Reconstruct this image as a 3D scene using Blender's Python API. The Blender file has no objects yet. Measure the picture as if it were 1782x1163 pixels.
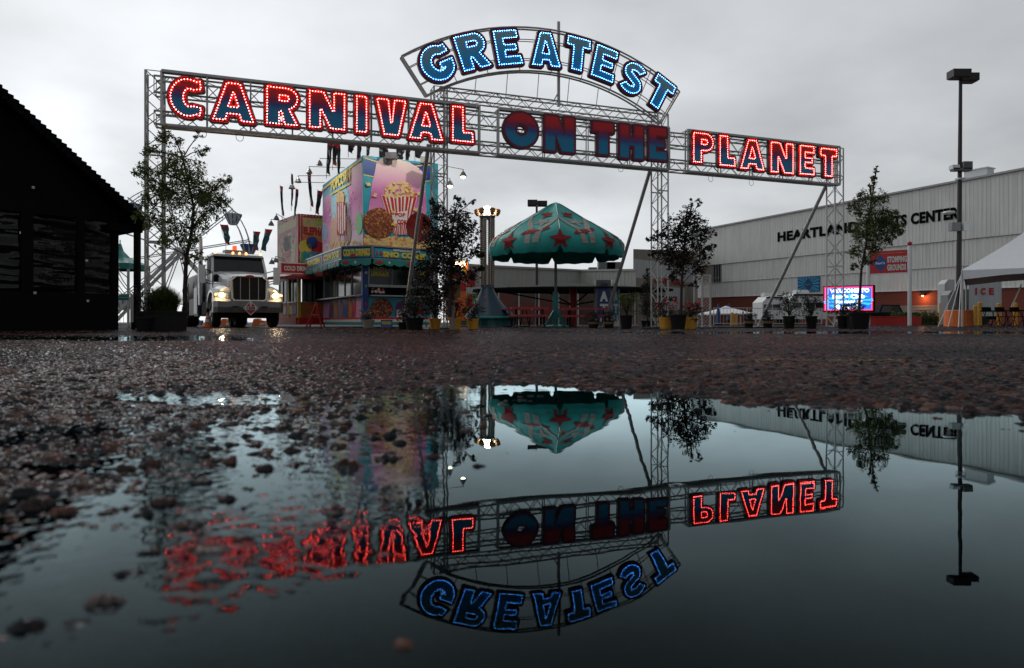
import bpy, math, random
import numpy as np
from mathutils import Vector, Matrix
random.seed(7); rng = np.random.default_rng(7)
R = math.radians
C = bpy.context.scene.collection
sc = bpy.context.scene
# ---------------------------------------------------------------- camera
F = 1188.0; CAMH = 0.21; HY = 561.0; CX = 891.0; GZ = 0.012   # focal length in photo px, lens height over the water, horizon row, centre column, pavement level
cd = bpy.data.cameras.new('camera'); cam = bpy.data.objects.new('camera', cd); C.objects.link(cam)
cam.location = (0, 0, CAMH); cam.rotation_euler = (R(90), 0, 0)
cd.sensor_width = 36; cd.lens = 24.0; cd.shift_y = -(581.5 - HY) / 1782.0
cd.clip_start = 0.02; cd.clip_end = 2000
cd.dof.use_dof = True; cd.dof.focus_distance = 18.0; cd.dof.aperture_fstop = 4.5
sc.camera = cam
# ---------------------------------------------------------------- sky
SUN = Vector((-0.657, 1.0, 0.95)).normalized()
w = bpy.data.worlds.new('World'); sc.world = w; w.use_nodes = True
nt = w.node_tree; N = nt.nodes; L = nt.links; bg = N['Background']
sky = N.new('ShaderNodeTexSky'); sky.sky_type = 'NISHITA'; sky.sun_disc = False
sky.sun_elevation = math.asin(SUN.z); sky.sun_rotation = math.atan2(SUN.x, SUN.y)
def wm(op, a, b=None, c=None, clamp=False):
    n = N.new('ShaderNodeMath'); n.operation = op; n.use_clamp = clamp
    for i, v in enumerate((a, b, c)):
        if v is None: continue
        if isinstance(v, (int, float)): n.inputs[i].default_value = v
        else: L.new(v, n.inputs[i])
    return n.outputs[0]
tc = N.new('ShaderNodeTexCoord'); sep = N.new('ShaderNodeSeparateXYZ'); L.new(tc.outputs['Generated'], sep.inputs[0])
X_, Y_, Z_ = sep.outputs
zc = wm('MAXIMUM', Z_, 0.0)
inv = wm('DIVIDE', 1.0, wm('ADD', zc, 0.22))
cmb = N.new('ShaderNodeCombineXYZ'); L.new(wm('MULTIPLY', X_, inv), cmb.inputs[0]); L.new(wm('MULTIPLY', Y_, inv), cmb.inputs[1]); cmb.inputs[2].default_value = 3.7
def wnoise(scale, detail, rough):
    n = N.new('ShaderNodeTexNoise'); n.inputs['Scale'].default_value = scale; n.inputs['Detail'].default_value = detail; n.inputs['Roughness'].default_value = rough
    L.new(cmb.outputs[0], n.inputs['Vector']); return n.outputs['Fac']
n1 = wnoise(1.1, 5, 0.5); n2 = wnoise(3.1, 4, 0.45)
cl = wm('ADD', wm('MULTIPLY', wm('SUBTRACT', n1, 0.5), 1.15), wm('MULTIPLY', wm('SUBTRACT', n2, 0.5), 0.35))
dotn = N.new('ShaderNodeVectorMath'); dotn.operation = 'DOT_PRODUCT'; L.new(tc.outputs['Generated'], dotn.inputs[0]); dotn.inputs[1].default_value = Vector((-.657, 1, .30)).normalized()
dt = dotn.outputs['Value']
front = wm('MULTIPLY_ADD', Y_, 0.5, 0.5, True)                       # cloud is thinner towards the low sun, thicker behind the camera and overhead
g = wm('MULTIPLY_ADD', wm('POWER', front, 1.6), 0.32, 0.20)
g = wm('ADD', g, wm('MULTIPLY', X_, -0.16))
g = wm('ADD', g, wm('MULTIPLY', wm('POWER', wm('SUBTRACT', 1.0, zc, None, True), 6.0), 0.13))
g = wm('ADD', g, wm('MULTIPLY', wm('POWER', wm('MAXIMUM', dt, 0.0), 14.0), 0.07))
g = wm('ADD', g, wm('MULTIPLY', wm('POWER', wm('MAXIMUM', dt, 0.0), 700.0), 0.16))
g = wm('MULTIPLY', g, wm('ADD', 1.0, cl))
col = N.new('ShaderNodeCombineColor'); L.new(wm('MULTIPLY', g, 0.965), col.inputs[0]); L.new(g, col.inputs[1]); L.new(wm('MULTIPLY', g, 1.03), col.inputs[2])
mul = N.new('ShaderNodeVectorMath'); mul.operation = 'SCALE'; L.new(col.outputs[0], mul.inputs[0]); mul.inputs['Scale'].default_value = 10.0
mixc = N.new('ShaderNodeMix'); mixc.data_type = 'RGBA'; mixc.inputs[0].default_value = 0.965
L.new(sky.outputs[0], mixc.inputs[6]); L.new(mul.outputs[0], mixc.inputs[7]); L.new(mixc.outputs[2], bg.inputs[0])
bg.inputs[1].default_value = 0.1
sd = bpy.data.lights.new('sun', 'SUN'); sd.energy = 0.5; sd.angle = R(14); sd.color = (1, .95, .88)
so = bpy.data.objects.new('sun', sd); C.objects.link(so); so.rotation_euler = SUN.to_track_quat('Z', 'Y').to_euler()
vs = sc.view_settings; vs.view_transform = 'Standard'; vs.look = 'None'; vs.exposure = 0.38; vs.gamma = 1
sc.cycles.use_denoising = True; sc.cycles.sample_clamp_indirect = 6; sc.cycles.max_bounces = 6
sc.cycles.diffuse_bounces = 2; sc.cycles.glossy_bounces = 3; sc.cycles.transparent_max_bounces = 12
# ---------------------------------------------------------------- materials
MATS = {}
def pmat(name, col, rough=0.6, metal=0.0, var=0.12, vscale=6.0, bump=0.0, bscale=40.0, spec=0.5, emit=None, estr=0.0, coat=0.0):
    m = bpy.data.materials.new(name); m.use_nodes = True; n = m.node_tree.nodes; l = m.node_tree.links
    b = n['Principled BSDF']; b.inputs['Roughness'].default_value = rough; b.inputs['Metallic'].default_value = metal
    b.inputs['Specular IOR Level'].default_value = spec; b.inputs['Coat Weight'].default_value = coat
    t = n.new('ShaderNodeTexCoord'); no = n.new('ShaderNodeTexNoise'); no.inputs['Scale'].default_value = vscale; no.inputs['Detail'].default_value = 5
    l.new(t.outputs['Object'], no.inputs['Vector'])
    mx = n.new('ShaderNodeMix'); mx.data_type = 'RGBA'; l.new(no.outputs['Fac'], mx.inputs[0])
    lo = [max(0, c * (1 - 2 * var)) for c in col]; hi = [min(1, c * (1 + 2 * var)) for c in col]
    mx.inputs[6].default_value = (*lo, 1); mx.inputs[7].default_value = (*hi, 1); l.new(mx.outputs[2], b.inputs['Base Color'])
    if bump:
        nb = n.new('ShaderNodeTexNoise'); nb.inputs['Scale'].default_value = bscale; nb.inputs['Detail'].default_value = 4; l.new(t.outputs['Object'], nb.inputs['Vector'])
        bp = n.new('ShaderNodeBump'); bp.inputs['Strength'].default_value = bump; bp.inputs['Distance'].default_value = 0.02
        l.new(nb.outputs['Fac'], bp.inputs['Height']); l.new(bp.outputs[0], b.inputs['Normal'])
    if emit: b.inputs['Emission Color'].default_value = (*emit, 1); b.inputs['Emission Strength'].default_value = estr
    MATS[name] = m; return m
def leafmat(name, col, tr=.4):
    m = pmat(name, col, .6, 0, .35, 9); n = m.node_tree.nodes; l = m.node_tree.links; b = n['Principled BSDF']; t = n.new('ShaderNodeBsdfTranslucent'); x = n.new('ShaderNodeMixShader'); x.inputs[0].default_value = tr
    l.new(b.inputs['Base Color'].links[0].from_socket, t.inputs[0]); l.new(b.outputs[0], x.inputs[1]); l.new(t.outputs[0], x.inputs[2]); l.new(x.outputs[0], n['Material Output'].inputs[0]); return m
def gradmat(name, stops, axis, lo, hi, rough=0.5, dirv=None):
    """paint that fades between colours along an object axis"""
    m = bpy.data.materials.new(name); m.use_nodes = True; n = m.node_tree.nodes; l = m.node_tree.links
    b = n['Principled BSDF']; b.inputs['Roughness'].default_value = rough
    t = n.new('ShaderNodeTexCoord'); s = n.new('ShaderNodeSeparateXYZ'); l.new(t.outputs['Object'], s.inputs[0])
    mr = n.new('ShaderNodeMapRange'); mr.inputs[1].default_value = lo; mr.inputs[2].default_value = hi; l.new(s.outputs[axis], mr.inputs[0])
    no = n.new('ShaderNodeTexNoise'); no.inputs['Scale'].default_value = 4; l.new(t.outputs['Object'], no.inputs['Vector'])
    ad = n.new('ShaderNodeMath'); ad.operation = 'MULTIPLY_ADD'; l.new(no.outputs['Fac'], ad.inputs[0]); ad.inputs[1].default_value = .12; l.new(mr.outputs[0], ad.inputs[2])
    cr = n.new('ShaderNodeValToRGB'); l.new(ad.outputs[0], cr.inputs[0]); e = cr.color_ramp.elements
    while len(e) < len(stops): e.new(.5)
    for k, (p, c) in enumerate(stops): e[k].position = p; e[k].color = (*c, 1)
    l.new(cr.outputs[0], b.inputs['Base Color']); MATS[name] = m; return m
# ---------------------------------------------------------------- mesh builder
class MB:
    def __init__(s): s.v = []; s.f = []; s.m = []
    def add(s, vs, fs, mi=0):
        o = len(s.v); s.v.extend([tuple(p) for p in vs]); s.f.extend([tuple(i + o for i in f) for f in fs]); s.m.extend([mi] * len(fs)); return s
    def box(s, c, size, mi=0, xd=(1, 0, 0), yd=None, zd=None):
        c = Vector(c); x = Vector(xd).normalized(); z = Vector(zd).normalized() if zd else Vector((0, 0, 1)); y = Vector(yd).normalized() if yd else z.cross(x).normalized()
        a, b, d = (size[0] / 2, size[1] / 2, size[2] / 2)
        vs = [c + x * (i * a) + y * (j * b) + z * (k * d) for k in (-1, 1) for j in (-1, 1) for i in (-1, 1)]
        return s.add(vs, [(0, 2, 3, 1), (4, 5, 7, 6), (0, 1, 5, 4), (2, 6, 7, 3), (0, 4, 6, 2), (1, 3, 7, 5)], mi)
    def bb(s, x0, x1, y0, y1, z0, z1, mi=0): return s.box(((x0 + x1) / 2, (y0 + y1) / 2, (z0 + z1) / 2), (x1 - x0, y1 - y0, z1 - z0), mi)
    def bar(s, p, q, wd, ht=None, mi=0, up=(0, 0, 1)):
        p = Vector(p); q = Vector(q); d = (q - p); ln = d.length
        if ln < 1e-6: return s
        d.normalize(); u = Vector(up)
        if abs(d.dot(u)) > .98: u = Vector((1, 0, 0))
        y = u.cross(d).normalized(); z = d.cross(y)
        return s.box((p + q) / 2, (ln, wd, ht or wd), mi, xd=d, yd=y, zd=z)
    def tube(s, pts, r, n=6, mi=0, caps=True):
        pts = [Vector(p) for p in pts]; k = len(pts)
        rs = r if isinstance(r, (list, tuple)) else [r] * k
        vs = []; fs = []; u = None
        for i, p in enumerate(pts):
            d = (pts[min(i + 1, k - 1)] - pts[max(i - 1, 0)])
            if d.length < 1e-9: d = Vector((0, 0, 1))
            d.normalize()
            if u is None: u = d.cross(Vector((0, 0, 1)) if abs(d.z) < .9 else Vector((1, 0, 0))).normalized()
            else:
                u = (u - d * u.dot(d)); u = u.normalized() if u.length > 1e-6 else d.orthogonal().normalized()
            b = d.cross(u)
            for j in range(n):
                a = 2 * math.pi * j / n; vs.append(p + (u * math.cos(a) + b * math.sin(a)) * rs[i])
        for i in range(k - 1):
            for j in range(n): fs.append((i * n + j, i * n + (j + 1) % n, (i + 1) * n + (j + 1) % n, (i + 1) * n + j))
        if caps: fs.append(tuple(range(n - 1, -1, -1))); fs.append(tuple((k - 1) * n + j for j in range(n)))
        return s.add(vs, fs, mi)
    def lathe(s, c, prof, n=16, mi=0, jit=0, sx=1, sy=1):
        c = Vector(c); vs = []; fs = []; k = len(prof)
        for (r, z) in prof:
            for j in range(n):
                a = 2 * math.pi * j / n; vs.append(c + Vector((r * math.cos(a) * sx, r * math.sin(a) * sy, z)))
        for i in range(k - 1):
            for j in range(n): fs.append((i * n + j, i * n + (j + 1) % n, (i + 1) * n + (j + 1) % n, (i + 1) * n + j))
        fs.append(tuple(range(n - 1, -1, -1))); fs.append(tuple((k - 1) * n + j for j in range(n)))
        return s.add(vs, fs, mi)
    def prism(s, pts2, o, xd, zd, t0, t1, mi=0):
        """convex or mildly concave outline in (xd,zd), from normal offset t0 to t1; normal = xd x zd"""
        o = Vector(o); xd = Vector(xd); zd = Vector(zd); nn = xd.cross(zd).normalized(); k = len(pts2)
        vs = [o + xd * a + zd * b + nn * t0 for a, b in pts2] + [o + xd * a + zd * b + nn * t1 for a, b in pts2]
        fs = [tuple(range(k - 1, -1, -1)), tuple(range(k, 2 * k))] + [(i, (i + 1) % k, k + (i + 1) % k, k + i) for i in range(k)]
        return s.add(vs, fs, mi)
    def ball(s, c, r, mi=0, n=10, m=6, sz=1):
        return s.lathe(c, [(max(r * math.sin(math.pi * i / m), r * .02), -r * sz * math.cos(math.pi * i / m)) for i in range(m + 1)], n, mi)
    def mesh2(s, me, o, xd, zd, mi=0, sx=1, sy=1, ox=0, oy=0, sz=1):
        o = Vector(o); xd = Vector(xd); zd = Vector(zd); nn = xd.cross(zd).normalized()
        return s.add([o + xd * (p[0] * sx + ox) + zd * (p[1] * sy + oy) + nn * p[2] * sz for p in me[0]], me[1], mi)
    def build(s, name, mats, parent=None, smooth=False, label=None):
        me = bpy.data.meshes.new(name); o = bpy.data.objects.new(name, me)
        off = Vector((0, 0, 0)); p = parent
        while p is not None: off += Vector(p.location); p = p.parent
        me.from_pydata([(a[0] - off.x, a[1] - off.y, a[2] - off.z) for a in s.v], [], s.f)
        if not isinstance(mats, (list, tuple)): mats = [mats]
        for m in mats: me.materials.append(m if not isinstance(m, str) else MATS[m])
        if len(mats) > 1: me.polygons.foreach_set('material_index', s.m)
        if smooth: me.polygons.foreach_set('use_smooth', [True] * len(s.f))
        me.update(); C.objects.link(o)
        if parent is not None: o.parent = parent
        if label: o['label'] = label
        return o
def tag(o, label=None, cat=None, group=None, kind=None):
    if label: o['label'] = label
    if cat: o['category'] = cat
    if group: o['group'] = group
    if kind: o['kind'] = kind
    return o
def thing(name, loc, label, cat, group=None, rz=0):
    o = bpy.data.objects.new(name, None); C.objects.link(o); o.location = loc; o.rotation_euler = (0, 0, rz); o.empty_display_size = .2
    return tag(o, label, cat, group)
def dup(root, loc, rz=None, label=None, group=None, scale=None):
    def cp(o, par):
        c = o.copy(); C.objects.link(c)
        if par is not None: c.parent = par
        for ch in kids.get(o.name, []): cp(ch, c)
        return c
    kids = {}
    for o in root.children_recursive: kids.setdefault(o.parent.name, []).append(o)
    r = cp(root, None); r.location = loc
    if rz is not None: r.rotation_euler = (0, 0, rz)
    if scale: r.scale = scale
    if label: r['label'] = label
    if group: r['group'] = group
    return r
def struct(o): o['kind'] = 'structure'; return o
def at(px, py, D): return Vector(((px - CX) / F * D, D, CAMH + (HY - py) / F * D))
def gd(px, D): return Vector(((px - CX) / F * D, D, GZ))
def zat(py, D): return CAMH + (HY - py) / F * D
# ---- 2D outlines with holes -> triangulated, extruded mesh (through a curve)
def loops_mesh(loops, depth):
    cu = bpy.data.curves.new('t', 'CURVE'); cu.dimensions = '2D'; cu.fill_mode = 'BOTH'; cu.extrude = depth / 2
    for lp in loops:
        sp = cu.splines.new('POLY'); sp.points.add(len(lp) - 1)
        for i, (x, y) in enumerate(lp): sp.points[i].co = (x, y, 0, 1)
        sp.use_cyclic_u = True
    return _c2m(cu)
def _c2m(cu):
    ob = bpy.data.objects.new('t', cu); me = bpy.data.meshes.new_from_object(ob)
    vs = [tuple(v.co) for v in me.vertices]; fs = [tuple(p.vertices) for p in me.polygons]
    bpy.data.objects.remove(ob); bpy.data.curves.remove(cu); bpy.data.meshes.remove(me)
    return vs, fs
TXT = {}
def text_mesh(t, depth=.02, bold=.02):
    k = (t, depth, bold)
    if k not in TXT:
        cu = bpy.data.curves.new('t', 'FONT'); cu.body = t; cu.extrude = depth / 2; cu.offset = bold; cu.size = 1; cu.resolution_u = 3; cu.space_character = 1.08
        vs, fs = _c2m(cu)
        xs = [v[0] for v in vs]; ys = [v[1] for v in vs]
        TXT[k] = ([((v[0] - min(xs)) / (max(xs) - min(xs)), (v[1] - min(ys)) / (max(ys) - min(ys)), v[2]) for v in vs], fs)
    return TXT[k]
def put_text(mb, t, o, xd, zd, wd, ht, mi=0, depth=.02, bold=.02):
    mb.mesh2(text_mesh(t, depth, bold), o, xd, zd, mi, wd, ht)
# common materials
pmat('galv', (.50, .49, .48), .45, .35, .12, 3); pmat('galv_dark', (.14, .14, .145), .5, .6, .15)
pmat('black', (.006, .006, .006), .75, 0, .2, spec=.2); pmat('pot_black', (.008, .008, .008), .7, 0, .2, spec=.2)
pmat('white_paint', (.70, .71, .72), .4, 0, .05); pmat('grey_paint', (.22, .22, .225), .5)
pmat('yellow_paint', (.62, .30, .02), .5, 0, .1, 8); pmat('red_paint', (.42, .02, .02), .4)
pmat('teal_paint', (.01, .20, .20), .4); pmat('orange_paint', (.75, .17, .03), .5)
pmat('bark', (.035, .025, .02), .9, 0, .3, 20, .5); leafmat('leaf_green', (.11, .175, .035))
leafmat('leaf_olive', (.085, .105, .025)); leafmat('leaf_purple', (.016, .008, .008), .25)
leafmat('leaf_dark', (.014, .020, .008), .25); leafmat('leaf_brown', (.16, .055, .012))
pmat('petal_red', (.75, .012, .02), .5, 0, .2); pmat('petal_pink', (.35, .05, .09), .5); pmat('petal_yellow', (.5, .25, .03), .5)
pmat('glass_dark', (.012, .014, .015), .08, 0, .1, spec=.6); pmat('dark_bronze', (.018, .012, .010), .5, 0, .2)
# ---------------------------------------------------------------- ground with its puddles
def smooth(a, b, x):
    t = np.clip((x - a) / (b - a), 0, 1); return t * t * (3 - 2 * t)
def h2(ix, iy, k):
    n = (ix * 374761393 + iy * 668265263 + k * 1442695041) & 0xffffffff
    n = ((n ^ (n >> 13)) * 1274126177) & 0xffffffff
    n = ((n ^ (n >> 16)) * 2246822519) & 0xffffffff
    return ((n ^ (n >> 15)) & 0xffffff) / float(0xffffff)
def vnoise(x, y, s, k=0):
    x = x * s; y = y * s; ix = np.floor(x).astype(np.int64); iy = np.floor(y).astype(np.int64); fx = x - ix; fy = y - iy
    fx = fx * fx * (3 - 2 * fx); fy = fy * fy * (3 - 2 * fy)
    return (h2(ix, iy, k) * (1 - fx) + h2(ix + 1, iy, k) * fx) * (1 - fy) + (h2(ix, iy + 1, k) * (1 - fx) + h2(ix + 1, iy + 1, k) * fx) * fy
def stones(x, y, cell, k):
    gx = x / cell; gy = y / cell; ix = np.floor(gx).astype(np.int64); iy = np.floor(gy).astype(np.int64)
    best = np.full(x.shape, 9.0); bid = np.zeros(x.shape); bid2 = np.zeros(x.shape)
    for dx in (-1, 0, 1):
        for dy in (-1, 0, 1):
            jx = ix + dx; jy = iy + dy
            d = np.hypot(gx - (jx + .15 + .7 * h2(jx, jy, k)), gy - (jy + .15 + .7 * h2(jx, jy, k + 1)))
            mk = d < best; best = np.where(mk, d, best); bid = np.where(mk, h2(jx, jy, k + 2), bid); bid2 = np.where(mk, h2(jx, jy, k + 3), bid2)
    return best, bid, bid2
def ground_height(X, Y):
    u = X / np.maximum(Y, .05)
    f = np.interp(u, [-1.5, -.75, -.55, -.2, 0, .2, .43, .7, 1.5], [2.02, 2.05, 2.16, 2.34, 2.46, 2.12, 1.80, 1.56, 1.3])
    f = f + (vnoise(X, Y, 3.3, 11) - .5) * .34 + (vnoise(X, Y, 14, 12) - .5) * .16
    ins = smooth(-.26, .40, f - Y + (vnoise(X, Y, 30, 18) - .5) * .26)
    x0 = np.interp(Y, [.3, .45, .6, .78, 1.0, 1.6, 2.1], [-.33, -.36, -.35, -.31, -.28, -.24, -.15])
    sh = smooth(-.45, .22, x0 - X + (vnoise(X, Y, 7, 13) - .5) * .32)
    sh = sh * (1 - .85 * smooth(1.70, 1.92, Y) * smooth(-.66, -.56, u) * smooth(-.26, -.36, u)) * (1 - .6 * smooth(1.75, 2.0, Y) * smooth(-.2, -.04, u))
    pud = -.0102 + .0109 * sh + .0012 * smooth(1.2, 1.9, Y)
    e = GZ * (1 - ins) + pud * ins
    # thin sheets of water farther off
    fl = smooth(7.2, 8.0, Y + (vnoise(X, Y, .9, 14) - .5)) * (1 - smooth(10.6, 11.6, Y)) * smooth(-.34, -.40, u)
    fr = smooth(11.2, 12.0, Y + (vnoise(X, Y, .6, 15) - .5) * 1.2) * (1 - smooth(15.2, 16.5, Y)) * smooth(-.05, .25, u)
    e = e - .0155 * fl - .0115 * fr
    e = e + (vnoise(X, Y, 1.3, 16) - .5) * .005 + (vnoise(X, Y, 9, 17) - .5) * .005
    return e, np.maximum(ins, np.maximum(fl, fr)), sh
def build_ground():
    Ys = [.22]
    while Ys[-1] < 900:
        y = Ys[-1]; st = .0035 if y < 2.5 else .0035 + (y - 2.5) * .0042 if y < 12 else y * .05
        Ys.append(y + st)
    Ys = np.array(Ys)
    us = np.concatenate([np.linspace(-3.5, -.84, 26)[:-1], np.linspace(-.84, .84, 680), np.linspace(.84, 3.5, 26)[1:]])
    Y, U = np.meshgrid(Ys, us, indexing='ij'); X = U * Y
    X = X + (h2((U * 9999).astype(np.int64), (Y * 999).astype(np.int64), 5) - .5) * .0012 * Y
    e, wet, sh = ground_height(X, Y)
    d, hid, cid = stones(X / 1.2, Y, .0098, 21); d2, hid2, cid2 = stones(X / 1.5, Y, .023, 31)
    dome = np.sqrt(np.clip(1 - (d / .62) ** 2, 0, 1)); dome2 = np.sqrt(np.clip(1 - (d2 / .5) ** 2, 0, 1)) * (hid2 > .72)
    hs = dome * (.0006 + .0040 * hid ** 1.8) + dome2 * (.0012 + .0098 * np.maximum((hid2 - .72) / .28, 0) ** 2.6)
    d3, hid3, cid3 = stones(X / 1.7, Y, .021, 51); hs = hs + np.sqrt(np.clip(1 - (d3 / .42) ** 2, 0, 1)) * (hid3 > .70) * (.0012 + .0072 * cid3 ** 1.3) * smooth(.16, -.02, X / np.maximum(Y, .1) - .06 * cid3) * wet
    fade = 1 - .75 * smooth(8, 30, Y)
    ck = np.minimum(np.abs(Y - 4.6 - .35 * np.sin(X * 1.1) - .10 * vnoise(X, Y, 5, 61)), np.abs(X + .8 - .22 * Y - .12 * vnoise(X, Y, 4, 62)) * 1.0); crack = (ck < .018) & (Y > 2.6) & (Y < 12)
    Z = e - .003 - .006 * crack * (e > .006) + hs * fade * (1 - .8 * crack) * (.95 + .05 * wet)
    Z = np.where(Y > 17, np.maximum(Z, .004), Z)
    nr, nc = Y.shape
    co = np.stack([X, Y, Z], -1).reshape(-1, 3).astype(np.float32)
    i = np.arange((nr - 1) * nc).reshape(nr - 1, nc)[:, :-1].ravel()
    q = np.stack([i, i + 1, i + nc + 1, i + nc], -1).astype(np.int32)
    me = bpy.data.meshes.new('ground'); me.vertices.add(len(co)); me.vertices.foreach_set('co', co.ravel())
    me.loops.add(len(q) * 4); me.loops.foreach_set('vertex_index', q.ravel())
    me.polygons.add(len(q)); me.polygons.foreach_set('loop_start', np.arange(0, len(q) * 4, 4, dtype=np.int32))
    me.polygons.foreach_set('use_smooth', np.ones(len(q), bool)); me.update(calc_edges=True)
    # one colour for each stone of the aggregate
    big = (dome2 > 0.05); c = np.where(big, cid2, cid)
    pal = np.array([[.11, .046, .034], [.050, .030, .026], [.018, .023, .027], [.20, .095, .062], [.028, .036, .040], [.20, .16, .145], [.075, .036, .028], [.010, .014, .016], [.024, .030, .034]])
    ci = np.clip((c * len(pal)).astype(int), 0, len(pal) - 1); col = pal[ci] * .66 * (.45 + .8 * np.where(big, hid2, hid))[..., None]
    gap = (1 - np.clip(dome * 2.2, 0, 1)) * (~big); col = col * (1 - .8 * gap[..., None]) + np.array([.006, .008, .009]) * .8 * gap[..., None]
    ln_ = (np.abs(Y - 3.62 + .02 * X) < .035) & (X > .9) & (vnoise(X, Y, 40, 77) > .42) & (dome > .25); col = np.where(ln_[..., None], np.array([.26, .19, .07]), col)
    col = np.where(crack[..., None], np.array([.006, .006, .007]), col)
    ca = np.ones((nr * nc, 4), np.float32); ca[:, :3] = col.reshape(-1, 3)
    at_ = me.color_attributes.new('aggregate', 'FLOAT_COLOR', 'POINT'); at_.data.foreach_set('color', ca.ravel())
    m = bpy.data.materials.new('wet_asphalt'); m.use_nodes = True; n = m.node_tree.nodes; l = m.node_tree.links; b = n['Principled BSDF']
    a = n.new('ShaderNodeAttribute'); a.attribute_name = 'aggregate'
    t = n.new('ShaderNodeTexCoord')
    vo = n.new('ShaderNodeTexVoronoi'); vo.inputs['Scale'].default_value = 45; l.new(t.outputs['Object'], vo.inputs['Vector'])
    big = n.new('ShaderNodeTexNoise'); big.inputs['Scale'].default_value = .35; big.inputs['Detail'].default_value = 6; l.new(t.outputs['Object'], big.inputs['Vector'])
    hsv = n.new('ShaderNodeMix'); hsv.data_type = 'RGBA'; hsv.blend_type = 'MULTIPLY'; hsv.inputs[0].default_value = 1
    cr = n.new('ShaderNodeValToRGB'); cr.color_ramp.elements[0].position = .3; cr.color_ramp.elements[0].color = (.30, .34, .38, 1); cr.color_ramp.elements[1].position = .66; cr.color_ramp.elements[1].color = (1.15, 1.0, .95, 1)
    l.new(big.outputs['Fac'], cr.inputs[0]); l.new(a.outputs['Color'], hsv.inputs[6]); l.new(cr.outputs[0], hsv.inputs[7])
    l.new(hsv.outputs[2], b.inputs['Base Color'])
    b.inputs['Roughness'].default_value = .30; b.inputs['Specular IOR Level'].default_value = .16
    bp = n.new('ShaderNodeBump'); bp.inputs['Strength'].default_value = .8; bp.inputs['Distance'].default_value = .006; l.new(vo.outputs['Distance'], bp.inputs['Height']); bp.invert = True
    n2 = n.new('ShaderNodeTexNoise'); n2.inputs['Scale'].default_value = 300; l.new(t.outputs['Object'], n2.inputs['Vector'])
    b2 = n.new('ShaderNodeBump'); b2.inputs['Strength'].default_value = .5; b2.inputs['Distance'].default_value = .001; l.new(n2.outputs['Fac'], b2.inputs['Height']); l.new(bp.outputs[0], b2.inputs['Normal']); l.new(b2.outputs[0], b.inputs['Normal'])
    n.remove(b); df = n.new('ShaderNodeBsdfDiffuse'); gs = n.new('ShaderNodeBsdfGlossy'); gs.inputs['Roughness'].default_value = .16; gs.inputs['Color'].default_value = (.9, .93, 1, 1); mxs = n.new('ShaderNodeMixShader')
    frn = n.new('ShaderNodeFresnel'); frn.inputs['IOR'].default_value = 1.33; fm = n.new('ShaderNodeMath'); fm.operation = 'MULTIPLY_ADD'; fm.inputs[1].default_value = .085; fm.inputs[2].default_value = .014; l.new(frn.outputs[0], fm.inputs[0])
    for q in (df, gs): l.new(b2.outputs[0], q.inputs['Normal'])
    l.new(hsv.outputs[2], df.inputs['Color']); l.new(fm.outputs[0], mxs.inputs[0]); l.new(df.outputs[0], mxs.inputs[1]); l.new(gs.outputs[0], mxs.inputs[2]); l.new(mxs.outputs[0], n['Material Output'].inputs[0])
    me.materials.append(m); o = bpy.data.objects.new('ground', me); C.objects.link(o); struct(o)
build_ground()
# water: thin clear film over dark asphalt, weak ripples
m = bpy.data.materials.new('puddle_water'); m.use_nodes = True; n = m.node_tree.nodes; l = m.node_tree.links; n.remove(n['Principled BSDF'])
gl = n.new('ShaderNodeBsdfGlossy'); gl.inputs['Roughness'].default_value = .0; gl.inputs['Color'].default_value = (.74, .95, 1, 1)
tr = n.new('ShaderNodeBsdfTransparent'); tr.inputs['Color'].default_value = (.12, .26, .30, 1)
fr = n.new('ShaderNodeFresnel'); fr.inputs['IOR'].default_value = 1.33; mx = n.new('ShaderNodeMixShader')
t = n.new('ShaderNodeTexCoord'); no = n.new('ShaderNodeTexNoise'); no.inputs['Scale'].default_value = 5.5; no.inputs['Detail'].default_value = 2; no.inputs['Roughness'].default_value = .35
l.new(t.outputs['Object'], no.inputs['Vector']); bp = n.new('ShaderNodeBump'); bp.inputs['Strength'].default_value = 1; bp.inputs['Distance'].default_value = .00045
l.new(no.outputs['Fac'], bp.inputs['Height']); wn2 = n.new('ShaderNodeTexNoise'); wn2.inputs['Scale'].default_value = 38; wn2.inputs['Detail'].default_value = 1; l.new(t.outputs['Object'], wn2.inputs['Vector']); sx = n.new('ShaderNodeSeparateXYZ'); l.new(t.outputs['Object'], sx.inputs[0]); mr = n.new('ShaderNodeMapRange'); mr.inputs[1].default_value = -.07; mr.inputs[2].default_value = -.24; mr.inputs[3].default_value = .012; l.new(sx.outputs[0], mr.inputs[0]); bq = n.new('ShaderNodeBump'); bq.inputs['Distance'].default_value = .0009; l.new(mr.outputs[0], bq.inputs['Strength']); l.new(wn2.outputs['Fac'], bq.inputs['Height']); l.new(bp.outputs[0], bq.inputs['Normal']); l.new(bq.outputs[0], gl.inputs['Normal'])
f2 = n.new('ShaderNodeMath'); f2.operation = 'POWER'; f2.inputs[1].default_value = 2.1; l.new(fr.outputs[0], f2.inputs[0]); f3 = n.new('ShaderNodeMath'); f3.operation = 'MULTIPLY'; f3.inputs[1].default_value = 4.1; l.new(f2.outputs[0], f3.inputs[0]); f4 = n.new('ShaderNodeMath'); f4.operation = 'MINIMUM'; f4.inputs[1].default_value = .93; l.new(f3.outputs[0], f4.inputs[0]); l.new(f4.outputs[0], mx.inputs[0]); l.new(tr.outputs[0], mx.inputs[1]); l.new(gl.outputs[0], mx.inputs[2]); l.new(mx.outputs[0], n['Material Output'].inputs[0])
g = MB(); g.add([(-14, .1, 0), (16, .1, 0), (16, 17, 0), (-14, 17, 0)], [(0, 1, 2, 3)]); struct(g.build('puddle', m))
pmat('subgrade', (.02, .02, .02), .9)
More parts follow.
